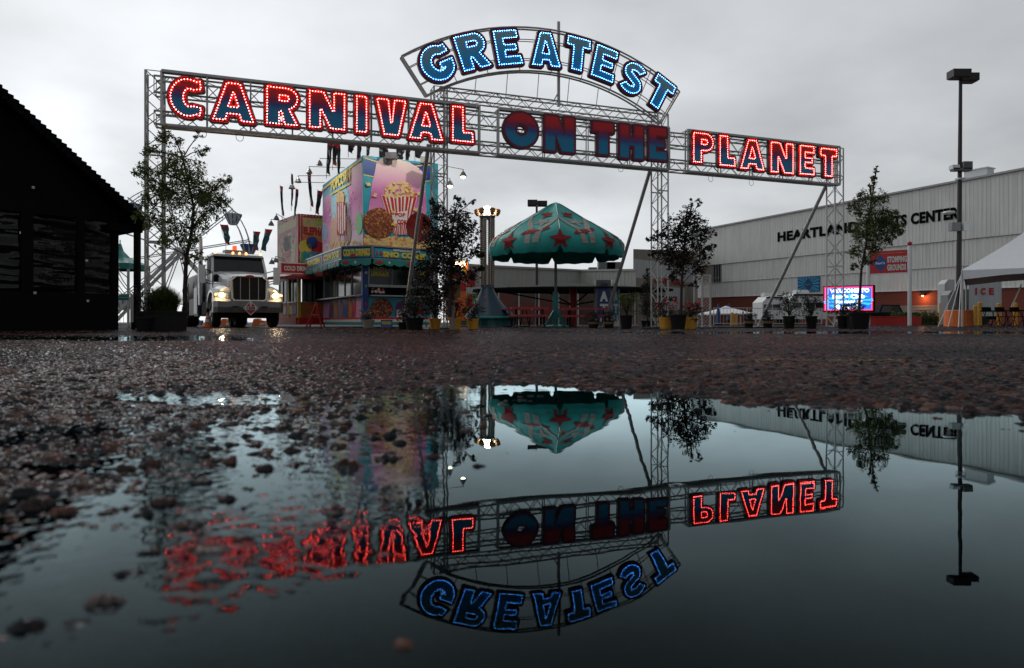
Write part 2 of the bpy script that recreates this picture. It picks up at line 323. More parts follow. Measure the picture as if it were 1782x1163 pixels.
g = MB(); g.add([(-900, -60, -.06), (900, -60, -.06), (900, 900, -.06), (-900, 900, -.06)], [(0, 1, 2, 3)]); struct(g.build('ground_base', 'subgrade'))
# ---------------------------------------------------------------- entrance arch: four truss towers, two beams, lettered frames
DD = Vector((2.75, 1, 0)).normalized(); NN = Vector((DD.y, -DD.x, 0)); O1 = Vector(((255 - CX) / F * 16.6, 16.6, 0)); UP = Vector((0, 0, 1))
def G(s, z, off=0.0): return O1 + DD * s + NN * off + UP * z
def pg(px, py, off=0.0):
    u = (px - CX) / F; v = (HY - py) / F; o = O1 + NN * off
    y = NN.dot(o) / (NN.x * u + NN.y); p = Vector((u * y, y, 0))
    return (p - O1).dot(DD), CAMH + v * y
def truss(mb, p, q, ax, bx, step, r=.024, rd=.012, mi=0):
    """box truss from p to q, half-size vectors ax and bx"""
    p = Vector(p); q = Vector(q); cs = [ax + bx, ax * -1 + bx, (ax + bx) * -1, ax - bx]
    for c in cs: mb.tube([p + c, q + c], r, 6, mi)
    n = max(2, round((q - p).length / step)); d = (q - p) / n
    for k in range(4):
        a = cs[k]; b = cs[(k + 1) % 4]
        for i in range(n):
            x, y = (a, b) if (i + k) % 2 else (b, a)
            mb.tube([p + d * i + x, p + d * (i + 1) + y], rd, 4, mi, False)
    for i in (0, n):
        for k in range(4): mb.tube([p + d * i + cs[k], p + d * i + cs[(k + 1) % 4]], rd, 4, mi, False)
pmat('letter_shell', (.012, .005, .008), .35, 0, .1); pmat('letter_rim_red', (.58, .010, .016), .4); pmat('letter_rim_maroon', (.20, .010, .045), .32)
pmat('led_red', (.3, .02, .02), .3, emit=(1, .065, .05), estr=60); pmat('led_blue', (.1, .15, .3), .3, emit=(.10, .36, 1), estr=26); pmat('led_off', (.10, .10, .10), .25)
for key, lo, hi in (('word', 0, 1.0),):
    gradmat('letter_face_red', [(.0, (.012, .26, .50)), (.32, (.012, .24, .47)), (.50, (.05, .07, .26)), (.64, (.26, .018, .09)), (.80, (.62, .014, .02)), (1, (.68, .016, .02))], 2, .12, 1.0)
    gradmat('letter_face_blue', [(.0, (.018, .34, .78)), (.5, (.05, .40, .74)), (1, (.24, .42, .48))], 2, .1, .9)
def arcp(cx, cy, rx, ry, a0, a1, n=14): return [(cx + rx * math.cos(R(a0 + (a1 - a0) * i / n)), cy + ry * math.sin(R(a0 + (a1 - a0) * i / n))) for i in range(n + 1)]
def glyph(ch, wd, ht):
    t = (.315 if ch in 'OA' else .34) * ht; W = wd; H = ht; tv = (.25 if ch == 'E' else .285) * ht
    if ch in 'HNE': t = min(t, .38 * wd)
    if ch == 'I': return [[(0, 0), (W, 0), (W, H), (0, H)]]
    if ch == 'L': return [[(0, 0), (W, 0), (W * .97, tv * 1.05), (t, tv), (t * .97, H), (0, H)]]
    if ch == 'T': return [[(W / 2 - t / 2, 0), (W / 2 + t / 2, 0), (W / 2 + t / 2, H - tv), (W, H - tv), (W * .98, H), (.02 * W, H), (0, H - tv), (W / 2 - t / 2, H - tv)]]
    if ch == 'E':
        a = H * .19; return [[(0, 0), (W, 0), (W * .98, tv), (t, tv), (t, H / 2 - a / 2), (W * .86, H / 2 - a / 2), (W * .86, H / 2 + a / 2), (t, H / 2 + a / 2), (t, H - tv), (W * .98, H - tv), (W * .96, H), (0, H)]]
    if ch == 'H': return [[(0, 0), (t, 0), (t, H * .38), (W - t, H * .38), (W - t, 0), (W, 0), (W, H), (W - t, H), (W - t, H * .63), (t, H * .63), (t, H), (0, H)]]
    if ch == 'N':
        k = t * .92; return [[(0, 0), (k, 0), (k, H * .50), (W - k * 1.25, 0), (W, 0), (W, H), (W - k, H), (W - k, H * .50), (k * 1.25, H), (0, H)]]
    if ch == 'V':
        k = t * 1.02; return [[(W / 2 - t * .62, 0), (W / 2 + t * .62, 0), (W, H), (W - k, H), (W / 2, H * .36), (k, H), (0, H)]]
    if ch == 'A':
        k = t * 1.02; c = W / 2
        return [[(0, 0), (k, 0), (k + W * .05, H * .17), (W - k - W * .05, H * .17), (W - k, 0), (W, 0), (c + t * .55, H), (c - t * .55, H)], [(c - W * .115, H * .38), (c + W * .115, H * .38), (c, H * .74)][::-1]]
    if ch in 'PR':
        by = H * .40 if ch == 'P' else H * .42; r = (H - by) / 2; cy = (H + by) / 2; cx = W - r
        bowl = arcp(cx, cy, r, r, -90, 90, 10)
        ir = max(r - tv * .80, .06 * H); hole = [(t, cy + ir)] + arcp(cx - .02, cy, ir, ir, 90, -90, 8) + [(t, cy - ir)]
        if cx - .02 < t + .02: hole = [(t, cy + ir), (t + ir, cy + ir * .5), (t + ir, cy - ir * .5), (t, cy - ir)]
        if ch == 'P': return [[(0, 0), (t, 0), (t, by)] + bowl + [(0, H)], hole]
        return [[(0, 0), (t, 0), (t, by * .80), (t + W * .04, by * .80), (W - t * 1.06, 0), (W * 1.0, 0), (W * .74, by)] + bowl[2:] + [(0, H)], hole]
    if ch == 'O': return [arcp(W / 2, H / 2, W / 2, H / 2, 0, 360, 28)[:-1], arcp(W / 2, H / 2, W / 2 - t, H / 2 - t, 360, 0, 20)[:-1]]
    if ch == 'C':
        o = arcp(W * .56, H / 2, W * .56, H / 2, 52, 308, 24); i = arcp(W * .60, H / 2, W * .60 - t, H / 2 - tv, 300, 60, 16)
        return [[(W * .95, H * .97)] + o[1:-1] + [(W * .95, H * .03), (W, H * .27)] + i + [(W, H * .73)]]
    if ch == 'G':
        o = arcp(W * .52, H / 2, W * .52, H / 2, 48, 340, 28); i = arcp(W * .55, H / 2, W * .55 - t, H / 2 - tv, 315, 55, 16)
        return [[(W * .92, H * .93)] + o[1:-1] + [(W, H * .50), (W * .55, H * .50), (W * .55, H * .30), (W * .72, H * .30)] + i + [(W * .98, H * .70)]]
    if ch == 'S':
        cl = arcp(W * .53, H * .70, W * .33, H * .175, 25, 250, 12) + arcp(W * .47, H * .30, W * .33, H * .175, 70, -155, 12)
        cl = [(x, y) for x, y in cl]; th = .125 * H; a = []; b = []
        for k in range(len(cl)):
            x0, y0 = cl[max(k - 1, 0)]; x1, y1 = cl[min(k + 1, len(cl) - 1)]; dx, dy = x1 - x0, y1 - y0; ln = math.hypot(dx, dy) or 1
            a.append((cl[k][0] - dy / ln * th, cl[k][1] + dx / ln * th)); b.append((cl[k][0] + dy / ln * th, cl[k][1] - dx / ln * th))
        return [a[::-1] + b] if False else [a + b[::-1]]
    return [[(0, 0), (W, 0), (W, H), (0, H)]]
def area(lp): return sum(a[0] * b[1] - b[0] * a[1] for a, b in zip(lp, lp[1:] + lp[:1])) / 2
def inflate(lp, d, hole=False):
    """offset outwards (material side), round convex corners"""
    ccw = area(lp) > 0
    if not ccw: lp = lp[::-1]
    if hole: d = -d
    n = len(lp); out = []
    for k in range(n):
        p0, p1, p2 = Vector(lp[k - 1]), Vector(lp[k]), Vector(lp[(k + 1) % n]); e1 = (p1 - p0); e2 = (p2 - p1)
        if e1.length < 1e-6 or e2.length < 1e-6: continue
        e1.normalize(); e2.normalize(); n1 = Vector((e1.y, -e1.x)); n2 = Vector((e2.y, -e2.x)); cr = e1.x * e2.y - e1.y * e2.x
        if cr * d > 0 and cr * (1 if d > 0 else -1) > .25:
            a0 = math.atan2(n1.y, n1.x); a1 = math.atan2(n2.y, n2.x)
            while a1 - a0 > math.pi: a1 -= 2 * math.pi
            while a1 - a0 < -math.pi: a1 += 2 * math.pi
            for j in range(4): a = a0 + (a1 - a0) * j / 3; out.append((p1.x + d * math.cos(a), p1.y + d * math.sin(a)))
        else:
            m = n1 + n2; ml = m.length
            if ml < .3: out.append((p1.x + n1.x * d, p1.y + n1.y * d)); out.append((p1.x + n2.x * d, p1.y + n2.y * d))
            else: m /= ml; q = d / max(m.dot(n1), .45); out.append((p1.x + m.x * q, p1.y + m.y * q))
    return out
def letter(ch, cs, cz, wd, ht, rot, lit, arch, off=.06):
    """cs,cz centre on the sign plane, wd x ht the full size with shell"""
    sh = .074; gl_ = glyph(ch, wd - 2 * sh, ht - 2 * sh); cr, sr = math.cos(rot), math.sin(rot)
    xd = DD * cr + UP * sr; zd = DD * -sr + UP * cr; o = G(cs, cz, off) - xd * (wd / 2 - sh) - zd * (ht / 2 - sh)
    root_loc = G(cs, cz - ht / 2, off)
    blue = lit == 'blue'
    def layer(d, depth, zoff):
        lps = [inflate(gl_[0], d)] + [h for h in (inflate(q, d, True) for q in gl_[1:]) if abs(area(h)) > .0035]
        vs, fs = loops_mesh(lps, depth); return [(v[0], v[1], v[2] + zoff) for v in vs], fs
    mb = MB(); mb.mesh2(layer(sh, .11, .055), o, xd, zd); 
    rim_d = sh * .84 if not blue else sh * .76
    shell = mb.build('letter', 'letter_shell', arch, label=None)
    mb = MB(); mb.mesh2(layer(rim_d, .010, .117), o, xd, zd); mb.build('rim', 'letter_rim_maroon' if blue or lit == 'off' else 'letter_rim_red', shell)
    # the face keeps its own local frame so that its paint fades from the foot of the letter to its head
    vs, fs = layer(-.004, .012, .124); me = bpy.data.meshes.new('face'); me.from_pydata([(v[0], v[2], v[1]) for v in vs], [], [f[::-1] for f in fs]); me.materials.append(MATS['letter_face_blue' if blue else 'letter_face_red'])
    f = bpy.data.objects.new('face', me); C.objects.link(f); f.parent = shell
    nn = xd.cross(zd); M = Matrix((( xd.x, nn.x, zd.x, o.x), (xd.y, nn.y, zd.y, o.y), (xd.z, nn.z, zd.z, o.z), (0, 0, 0, 1)))
    par = Vector(arch.location); f.matrix_local = Matrix.Translation(-par) @ M
    mb = MB(); r = (.0120 if blue else .0128) if lit != 'off' else .010
    for q in gl_:
        q = inflate(q, -.020 if q is gl_[0] else -.012, q is not gl_[0]); per = sum(math.dist(a, b) for a, b in zip(q, q[1:] + q[:1])); cnt = max(5, round(per / .072)); stp = per / cnt; acc = 0
        for a, b in zip(q, q[1:] + q[:1]):
            ln = math.dist(a, b)
            while acc < ln:
                x = a[0] + (b[0] - a[0]) * acc / ln; y = a[1] + (b[1] - a[1]) * acc / ln; c = o + xd * x + zd * y + nn * .138
                mb.add([c + xd * r, c + zd * r, c - xd * r, c - zd * r, c + nn * r * .07, c - nn * r * .6], [(0, 1, 4), (1, 2, 4), (2, 3, 4), (3, 0, 4), (1, 0, 5), (2, 1, 5), (3, 2, 5), (0, 3, 5)])
                acc += stp
            acc -= ln
    bl = mb.build('light_strip', {'red': 'led_red', 'blue': 'led_blue', 'off': 'led_off'}[lit], shell)
    return shell
arch = thing('entrance_arch', G(0.2, GZ, -.3), 'silver truss carnival entrance arch carrying the lit words of the sign', 'entrance arch')
TW = .19; OFF = -.34; ZT = 6.40
s2 = pg(764, 400, OFF)[0]; s3 = pg(1148, 400, OFF)[0]; s4 = pg(1453, 400, OFF)[0]; s1 = pg(270, 400, OFF)[0]
ztop2 = 6.86
for s, zt in ((s1, ZT), (s2, ztop2), (s3, ztop2), (s4, ZT)):
    mb = MB(); truss(mb, G(s, GZ + .05, OFF), G(s, zt, OFF), DD * TW, NN * TW, .36, .026, .012)
    for zz in (2.2, 4.4): 
        for k in (-1, 1): mb.bar(G(s - TW, zz, OFF + k * TW), G(s + TW, zz, OFF + k * TW), .035)
    t_ = mb.build('tower', 'galv', arch)
    mb = MB(); mb.box(G(s, GZ + .03, OFF), (.75, .75, .05), xd=DD); 
    for a in (-1, 1):
        for b in (-1, 1): mb.tube([G(s + a * .3, GZ, OFF + b * .3), G(s + a * .3, GZ + .16, OFF + b * .3)], .02)
    mb.build('base_plate', 'galv_dark', t_)
for z0, z1 in ((5.88, 6.28), (5.10, 5.42)):
    mb = MB(); truss(mb, G(s1, (z0 + z1) / 2, OFF), G(s4, (z0 + z1) / 2, OFF), NN * .19, UP * ((z1 - z0) / 2), .36, .026, .012); mb.build('beam', 'galv', arch)
pb0 = pg(775, 142, OFF); pb1 = pg(1150, 195, OFF)
mb = MB(); truss(mb, G(s2, 6.72, OFF), G(s3, 6.72, OFF), NN * .15, UP * .15, .33, .024, .011); mb.build('upper_beam', 'galv', arch)
for k, (px, py, bx) in enumerate(((748, 250, 702), (1135, 297, 1050), (1443, 322, 1320))):
    s, z = pg(px, py, OFF); p = G(s, z, OFF - .15); Df = p.y + 4.4; q = gd(bx, Df)
    mb = MB(); mb.tube([p, q + UP * .03], .062, 8); mb.box(q + UP * .02, (.4, .4, .03)); mb.build('brace', 'galv', arch)
def frame(x0, x1, name='sign_frame', nv=4):
    sa = pg(x0, 150)[0]; sb = pg(x1, 200)[0]; za, zb = 5.06, 6.37; mb = MB()
    for off in (0, -.14):
        for z in (za, zb): mb.bar(G(sa, z, off), G(sb, z, off), .05, .05)
        for i in range(nv + 1):
            s = sa + (sb - sa) * i / nv; mb.bar(G(s, za, off), G(s, zb, off), .045 if i in (0, nv) else .03)
    for i in range(nv * 2 + 1):
        s = sa + (sb - sa) * i / (nv * 2)
        for z in (za, zb): mb.bar(G(s, z, 0), G(s, z, OFF), .03)
    for z in (5.30, 6.12): mb.bar(G(sa, z, .01), G(sb, z, .01), .03)
    # cover plates under and over the letters
    mb.box(G((sa + sb) / 2, za - .035, -.07), (sb - sa, .17, .012), xd=DD); mb.box(G((sa + sb) / 2, zb + .035, -.07), (sb - sa, .17, .012), xd=DD)
    mb.build(name, 'galv', arch)
frame(281, 835, nv=8); frame(868, 1165, nv=4); frame(1197, 1462, nv=5)
def word(spec, lit):
    for ch, x0, x1, y0, y1 in spec:
        a = pg(x0, (y0 + y1) / 2, .1)[0]; b = pg(x1, (y0 + y1) / 2, .1)[0]; z1 = pg((x0 + x1) / 2, y0, .1)[1]; z0 = pg((x0 + x1) / 2, y1, .1)[1]
        l_ = letter(ch, (a + b) / 2, (z0 + z1) / 2, b - a, z1 - z0, 0, lit, arch)
        if lit == 'off': l_['label'] = 'letter %s with unlit bulbs' % ch
word([('C', 290, 358, 133, 210), ('A', 364, 448, 141, 218), ('R', 458, 524, 149, 224), ('N', 532, 605, 157, 231), ('I', 614, 643, 164, 237), ('V', 649, 711, 170, 242), ('A', 706, 774, 177, 249), ('L', 781, 827, 183, 253)], 'red')
word([('O', 873, 937.5, 194, 261), ('N', 943, 1001, 201, 269), ('T', 1026, 1069, 211, 274), ('H', 1073, 1120.5, 216, 281), ('E', 1124, 1161.5, 220, 283)], 'off')
word([('P', 1200, 1242, 229, 289), ('L', 1246, 1280, 234, 294), ('A', 1282, 1330, 241, 300), ('N', 1335, 1380.5, 246, 306), ('E', 1385.5, 1417, 251, 309), ('T', 1421, 1456, 256, 312)], 'red')
# the curved frame of the upper word
def fit(pts):
    P = np.array(pts); A = np.c_[2 * P, np.ones(len(P))]; b = (P ** 2).sum(1); c = np.linalg.lstsq(A, b, rcond=None)[0]; return c[0], c[1], math.sqrt(c[2] + c[0] ** 2 + c[1] ** 2)
outer = [pg(*p) for p in ((699, 98), (767, 69), (837, 50), (906, 46), (972, 54), (1035, 73), (1096, 99), (1145, 129), (1183, 159))]
inner = [pg(*p) for p in ((743, 167), (790, 146), (850, 126), (907, 121.5), (969, 129), (1033, 147), (1091, 173), (1151, 213))]
oc = fit(outer); ic = fit(inner)
def ang(c, p): return math.atan2(p[1] - c[1], p[0] - c[0])
ao = (ang(oc, outer[0]), ang(oc, outer[-1])); ai = (ang(ic, inner[0]), ang(ic, inner[-1]))
mb = MB(); rowso = []; rowsi = []
for k in range(25):
    t = k / 24; a = ao[0] + (ao[1] - ao[0]) * t; b = ai[0] + (ai[1] - ai[0]) * t
    rowso.append((oc[0] + oc[2] * math.cos(a), oc[1] + oc[2] * math.sin(a))); rowsi.append((ic[0] + ic[2] * math.cos(b), ic[1] + ic[2] * math.sin(b)))
for off in (0, -.16):
    mb.tube([G(*p, off) for p in rowso], .026, 6); mb.tube([G(*p, off) for p in rowsi], .026, 6)
    for fr_ in (.28, .72): mb.tube([G(p[0] * fr_ + q[0] * (1 - fr_), p[1] * fr_ + q[1] * (1 - fr_), off) for p, q in zip(rowso, rowsi)], .014, 5)
for k in (0, 24):
    for off in (0, -.16): mb.bar(G(*rowso[k], off), G(*rowsi[k], off), .05)
for k in range(0, 25, 3):
    for off in (-.01,): mb.tube([G(*rowso[k], off), G(*rowsi[k], off)], .014, 5)
    mb.tube([G(*rowso[k], 0), G(*rowso[k], -.16)], .014, 5); mb.tube([G(*rowsi[k], 0), G(*rowsi[k], -.16)], .014, 5)
for k in range(2, 23, 3): mb.tube([G(*rowsi[k], -.16), G(rowsi[k][0], 6.8, OFF)], .012, 5) if 4 < k < 20 else None
mb.build('curved_frame', 'galv', arch)
mb = MB(); p = pg(972, 38, -.2); mb.box(G(p[0], (p[1] + 6.7) / 2, -.2), (.085, .05, p[1] - 6.7), xd=DD)
mb.tube([G(p[0] - .16, 6.86, -.2), G(p[0], 7.15, -.2)], .02); mb.build('centre_mast', 'galv', arch)
for ch, cx, cy, wd in (('G', 759.5, 112, 1.10), ('R', 821, 91.5, 1.02), ('E', 882, 84.5, .90), ('A', 948, 88, 1.06), ('T', 1003.5, 96, .92), ('E', 1050.5, 112.5, .90), ('S', 1099, 138, .94), ('T', 1147, 164, .92)):
    s, z = pg(cx, cy, .1); a = math.atan2(z - oc[1], s - oc[0]) - math.pi / 2
    letter(ch, s, z, wd, 1.13, a, 'blue', arch)
# slack cable loops and small work lamps under the beam
for px, py in ((352, 226), (417, 232), (1083, 288), (1240, 306), (1311, 313)):
    s, z = pg(px, py); mb = MB(); mb.tube([G(s + .09 * math.sin(a * .55), z - .08 - .1 * math.cos(a * .55 + math.pi), -.1) for a in range(12)], .007, 4, caps=False); mb.build('cable_loop', 'galv_dark', arch)
# ---------------------------------------------------------------- buildings
def wmat(name, col, sc_=.6, amt=.10, rough=.55, metal=0, streak=True):
    """painted sheet metal with rain streaks"""
    m = pmat(name, col, rough, metal, amt * .5, sc_)
    n = m.node_tree.nodes; l = m.node_tree.links; b = n['Principled BSDF']; src = b.inputs['Base Color'].links[0].from_socket
    t = n.new('ShaderNodeTexCoord'); mp = n.new('ShaderNodeMapping'); mp.inputs['Scale'].default_value = (3, 3, .15); l.new(t.outputs['Object'], mp.inputs[0])
    no = n.new('ShaderNodeTexNoise'); no.inputs['Scale'].default_value = 1.3; no.inputs['Detail'].default_value = 6; l.new(mp.outputs[0], no.inputs['Vector'])
    cr = n.new('ShaderNodeValToRGB'); cr.color_ramp.elements[0].position = .32; cr.color_ramp.elements[0].color = (.84, .83, .81, 1); cr.color_ramp.elements[1].position = .62; cr.color_ramp.elements[1].color = (1, 1, 1, 1)
    l.new(no.outputs['Fac'], cr.inputs[0]); mx = n.new('ShaderNodeMix'); mx.data_type = 'RGBA'; mx.blend_type = 'MULTIPLY'; mx.inputs[0].default_value = 1
    l.new(src, mx.inputs[6]); l.new(cr.outputs[0], mx.inputs[7]); l.new(mx.outputs[2], b.inputs['Base Color']); return m
def brickmat(name, c1, c2, mortar, scale=1.0):
    m = bpy.data.materials.new(name); m.use_nodes = True; n = m.node_tree.nodes; l = m.node_tree.links; b = n['Principled BSDF']; b.inputs['Roughness'].default_value = .8
    t = n.new('ShaderNodeTexCoord'); s = n.new('ShaderNodeSeparateXYZ'); l.new(t.outputs['Object'], s.inputs[0]); ad = n.new('ShaderNodeMath'); ad.operation = 'ADD'; l.new(s.outputs[0], ad.inputs[0]); l.new(s.outputs[1], ad.inputs[1])
    c = n.new('ShaderNodeCombineXYZ'); l.new(ad.outputs[0], c.inputs[0]); l.new(s.outputs[2], c.inputs[1])
    br = n.new('ShaderNodeTexBrick'); l.new(c.outputs[0], br.inputs['Vector']); br.inputs['Scale'].default_value = scale; br.inputs['Color1'].default_value = (*c1, 1); br.inputs['Color2'].default_value = (*c2, 1); br.inputs['Mortar'].default_value = (*mortar, 1)
    br.inputs['Brick Width'].default_value = .4; br.inputs['Row Height'].default_value = .2; br.inputs['Mortar Size'].default_value = .012
    l.new(br.outputs[0], b.inputs['Base Color']); MATS[name] = m; return m
wmat('siding_white', (.74, .74, .72)); wmat('siding_grey', (.44, .45, .42)); wmat('siding_tan', (.28, .25, .21)); wmat('siding_pale', (.50, .53, .55))
wmat('roof_sheet', (.42, .42, .42)); brickmat('brick_red', (.20, .042, .024), (.165, .036, .022), (.16, .06, .045)); brickmat('block_brown', (.12, .075, .055), (.10, .065, .05), (.09, .06, .05))
pmat('sign_black', (.006, .006, .007), .8, spec=.05); pmat('sign_red', (.38, .02, .02), .4); pmat('sign_white', (.62, .62, .60), .4, 0, .04)
def seg(P0, P1):
    d = (P1 - P0); d.z = 0; ln = d.length; d.normalize(); return d, Vector((d.y, -d.x, 0)), ln     # along, outward to the viewer, length
def siding(mb, P0, d, n, a0, a1, z0a, z1a, z0b, z1b, off, pitch=.36, mi=0):
    """ribbed sheet from a0 to a1 along d, bottom/top heights at both ends"""
    k = max(1, round((a1 - a0) / pitch)); pr = []
    for i in range(k):
        s = a0 + (a1 - a0) * i / k; q = (a1 - a0) / k
        pr += [(s, 0), (s + q * .70, 0), (s + q * .76, .034), (s + q * .94, .034)]
    pr.append((a1, 0)); vs = []
    for s, o in pr:
        t = (s - a0) / (a1 - a0); b = P0 + d * s + n * (off + o)
        vs += [(b.x, b.y, z0a + (z0b - z0a) * t), (b.x, b.y, z1a + (z1b - z1a) * t)]
    mb.add(vs, [(2 * i, 2 * i + 2, 2 * i + 3, 2 * i + 1) for i in range(len(pr) - 1)], mi)
# big arena hall: the wall runs from far left to near right
A0 = Vector((45.0, 60, 0)); dA = Vector((-.531, 1, 0)).normalized()           # near end towards the far end
PL = A0 + dA * 41.5; PR = A0 - dA * 26; dl, nl, LL = seg(PL, PR)
hall = thing('event_hall', (PL.x, PL.y, GZ), 'large white ribbed metal arena hall with black lettering high on the wall', 'building')
def sA(px): # distance along the hall wall from its far end for a photo column
    u = (px - CX) / F; t = (u * PL.y - PL.x) / (dl.x - u * dl.y); return t
def zA(px, py): return CAMH + (HY - py) / F * (PL + dl * sA(px)).y
mb = MB(); siding(mb, PL, dl, nl, 0, LL, 8.05, 13.0, 8.05, 14.0, .32); mb.build('upper_wall', 'siding_white', hall)
mb = MB(); siding(mb, PL, dl, nl, sA(1257), LL, 5.62, 8.05, 5.45, 8.05, .12); mb.box(PL + dl * LL / 2 + nl * .16 + UP * 8.03, (LL, .34, .05), xd=dl); mb.build('middle_wall', 'siding_white', hall); mb = MB(); siding(mb, PL, dl, nl, -.3, sA(1243), 5.6, 8.05, 5.6, 8.05, .1, 2.0); mb.build('tan_panel', 'siding_tan', hall)
mb = MB(); siding(mb, PL, dl, nl, 0, LL, 3.70, 5.62, 3.1, 5.45, .0); mb.bar(PL + UP * 5.64 + nl * .08, PL + dl * LL + UP * 5.47 + nl * .08, .16, .05); mb.bar(PL + UP * 3.68 + nl * .05, PL + dl * LL + UP * 3.08 + nl * .05, .12, .08); mb.build('lower_wall', 'siding_white', hall)
mb = MB(); a = PL + nl * -.1; e = PL + dl * LL + nl * -.1
mb.add([(a.x, a.y, 0), (e.x, e.y, 0), (e.x, e.y, 3.12), (a.x, a.y, 3.72)], [(0, 1, 2, 3)]); mb.build('brick_base', 'brick_red', hall)
bk = nl * -1
mb = MB(); f0 = PL + nl * .45 + UP * 13.0; f1 = PL + dl * LL + nl * .45 + UP * 14.0
def P4(mb, a, b, c, d_, mi=0): mb.add([a, b, c, d_], [(0, 1, 2, 3)], mi)
r0 = PL + dl * sA(1365) + bk * 14 + UP * 14.1; 
P4(mb, f0, f1, PL + dl * LL + bk * 26 + UP * 16.6, PL + bk * 26 + UP * 13.2); mb.bar(f0, f1, .3, .18)
P4(mb, PL + dl * sA(1370) + bk * 8 + UP * 13.3, PL + dl * LL + bk * 8 + UP * 14.4, PL + dl * LL + bk * 24 + UP * 19.2, PL + dl * sA(1445) + bk * 22 + UP * 17.2); mb.build('roof', 'roof_sheet', hall)
mb = MB(); s0, s1_ = sA(1243), sA(1256)
mb.box(PL + dl * (s0 + s1_) / 2 + nl * .05 + UP * 6.85, (s1_ - s0, .1, 2.4), xd=dl); wn = mb.build('window', 'glass_dark', hall)
mb = MB()
for k in range(4): mb.box(PL + dl * (s0 + (s1_ - s0) * k / 3) + nl * .14 + UP * 6.85, (.12, .1, 2.5), xd=dl)
for z in (5.65, 6.2, 8.0): mb.box(PL + dl * (s0 + s1_) / 2 + nl * .13 + UP * z, (s1_ - s0, .08, .1), xd=dl)
mb.build('mullions', 'grey_paint', wn)
for txt, x0, x1 in (('HEARTLAND', 1357, 1499), ('EVENTS', 1511, 1582), ('CENTER', 1589, 1673)):
    a, b = sA(x0), sA(x1); mb = MB(); put_text(mb, txt, PL + dl * a + nl * .40 + UP * 9.98, dl, UP, b - a, 1.16, bold=.05, depth=.02); mb.build('lettering', 'sign_black', hall)
mb = MB(); a = sA(1661); mb.lathe(PL + dl * a + nl * .9 + UP * 10.6, [(.05, -.2), (.5, -.1), (.55, 0), (.5, .1), (.05, .2)], 14); mb.build('dish', 'white_paint', hall)
for px0, w_, h_, m_ in ((1694, 2.0, .7, 'white_paint'),):
    a = sA(px0); zz = 13.75; mb = MB(); mb.box(PL + dl * a + bk * .9 + UP * (zz + h_ / 2), (w_, 1.2, h_), xd=dl); mb.box(PL + dl * a + bk * .9 + UP * (zz + h_ + .05), (w_ + .2, 1.4, .1), xd=dl)
    mb.build('roof_unit', m_, hall)
# loading dock opening with a warm lamp, dock door
def onA(px, py, o): return PL + dl * sA(px) + nl * o + UP * zA(px, py)
mb = MB(); a, b = sA(1562), sA(1634); mb.box(PL + dl * (a + b) / 2 + nl * -.05 + UP * 1.0, (b - a, .12, 1.75), xd=dl)
for k in range(6): mb.box(PL + dl * (a + b) / 2 + nl * .03 + UP * (.25 + k * .3), (b - a, .03, .02), xd=dl)
mb.build('dock_door', 'siding_tan', hall)
pmat('lamp_warm', (1, .5, .2), .4, emit=(1, .34, .12), estr=9)
p = onA(1609, 512.5, .3); lm = MB(); lm.lathe(p, [(.28, -.12), (.34, 0), (.2, .12), (.02, .15)], 10); l0 = lm.build('wall_lamp', 'dark_bronze', hall); lm = MB(); lm.ball(p + UP * -.13, .10); lm.build('bulb', 'lamp_warm', l0)
ld = bpy.data.lights.new('dock_lamp', 'POINT'); ld.energy = 55; ld.color = (1, .42, .16); ld.shadow_soft_size = .12; lo_ = bpy.data.objects.new('dock_lamp', ld); C.objects.link(lo_); lo_.location = p + UP * -.35 + nl * .2
# tan and white entrance block at the far end of the hall
B0 = gd(1102, 82); B0.z = 0; B1 = PL + nl * .5 + dl * 1.6; db, nb, LB = seg(B0, B1)
blk = thing('entrance_building', (B0.x, B0.y, GZ), 'small tan and white banded building with red lettering beside the arena hall', 'building')
for z0, z1, m_, nm in ((0, 3.1, 'siding_tan', 'lower_wall'), (3.1, 5.6, 'siding_tan', 'tan_band'), (5.6, 7.85, 'siding_pale', 'pale_band'), (7.85, 9.0, 'siding_tan', 'top_band')):
    mb = MB(); t = .35 if nm == 'top_band' else 0
    siding(mb, B0, db, nb, 0, LB, z0, z1, z0, z1 + t * 3.2, 0, .6); mb.add([B0 + UP * z0, B0 + UP * z1, B0 * 1.15 + UP * z1, B0 * 1.15 + UP * z0], [(0, 1, 2, 3)]); mb.build(nm, m_, blk)
def onB(px, py, o):
    u = (px - CX) / F; t = (u * B0.y - B0.x) / (db.x - u * db.y); q = B0 + db * t + nb * o; return q + UP * (CAMH + (HY - py) / F * q.y), t
def textB(t, x0, x1, y0, y1, m_, par):
    a, ta = onB(x0, y1, .12); b, tb = onB(x1, y1, .12); c, _ = onB(x0, y0, .12); mb = MB(); put_text(mb, t, a, db, UP, tb - ta, c.z - a.z, bold=.03, depth=.06); mb.build('lettering', m_, par)
textB('OWN AREA', 1138, 1190, 482, 493, 'sign_red', blk)
p0, t0 = onB(1157, 540, .05); p1, t1 = onB(1190, 502, .05); mb = MB(); mb.box((p0 + p1) / 2, (t1 - t0, .1, p1.z - p0.z), xd=db); mb.build('canopy_panel', 'siding_pale', blk)
textB('ENTRANCE', 1136, 1177, 514, 523, 'sign_black', blk)
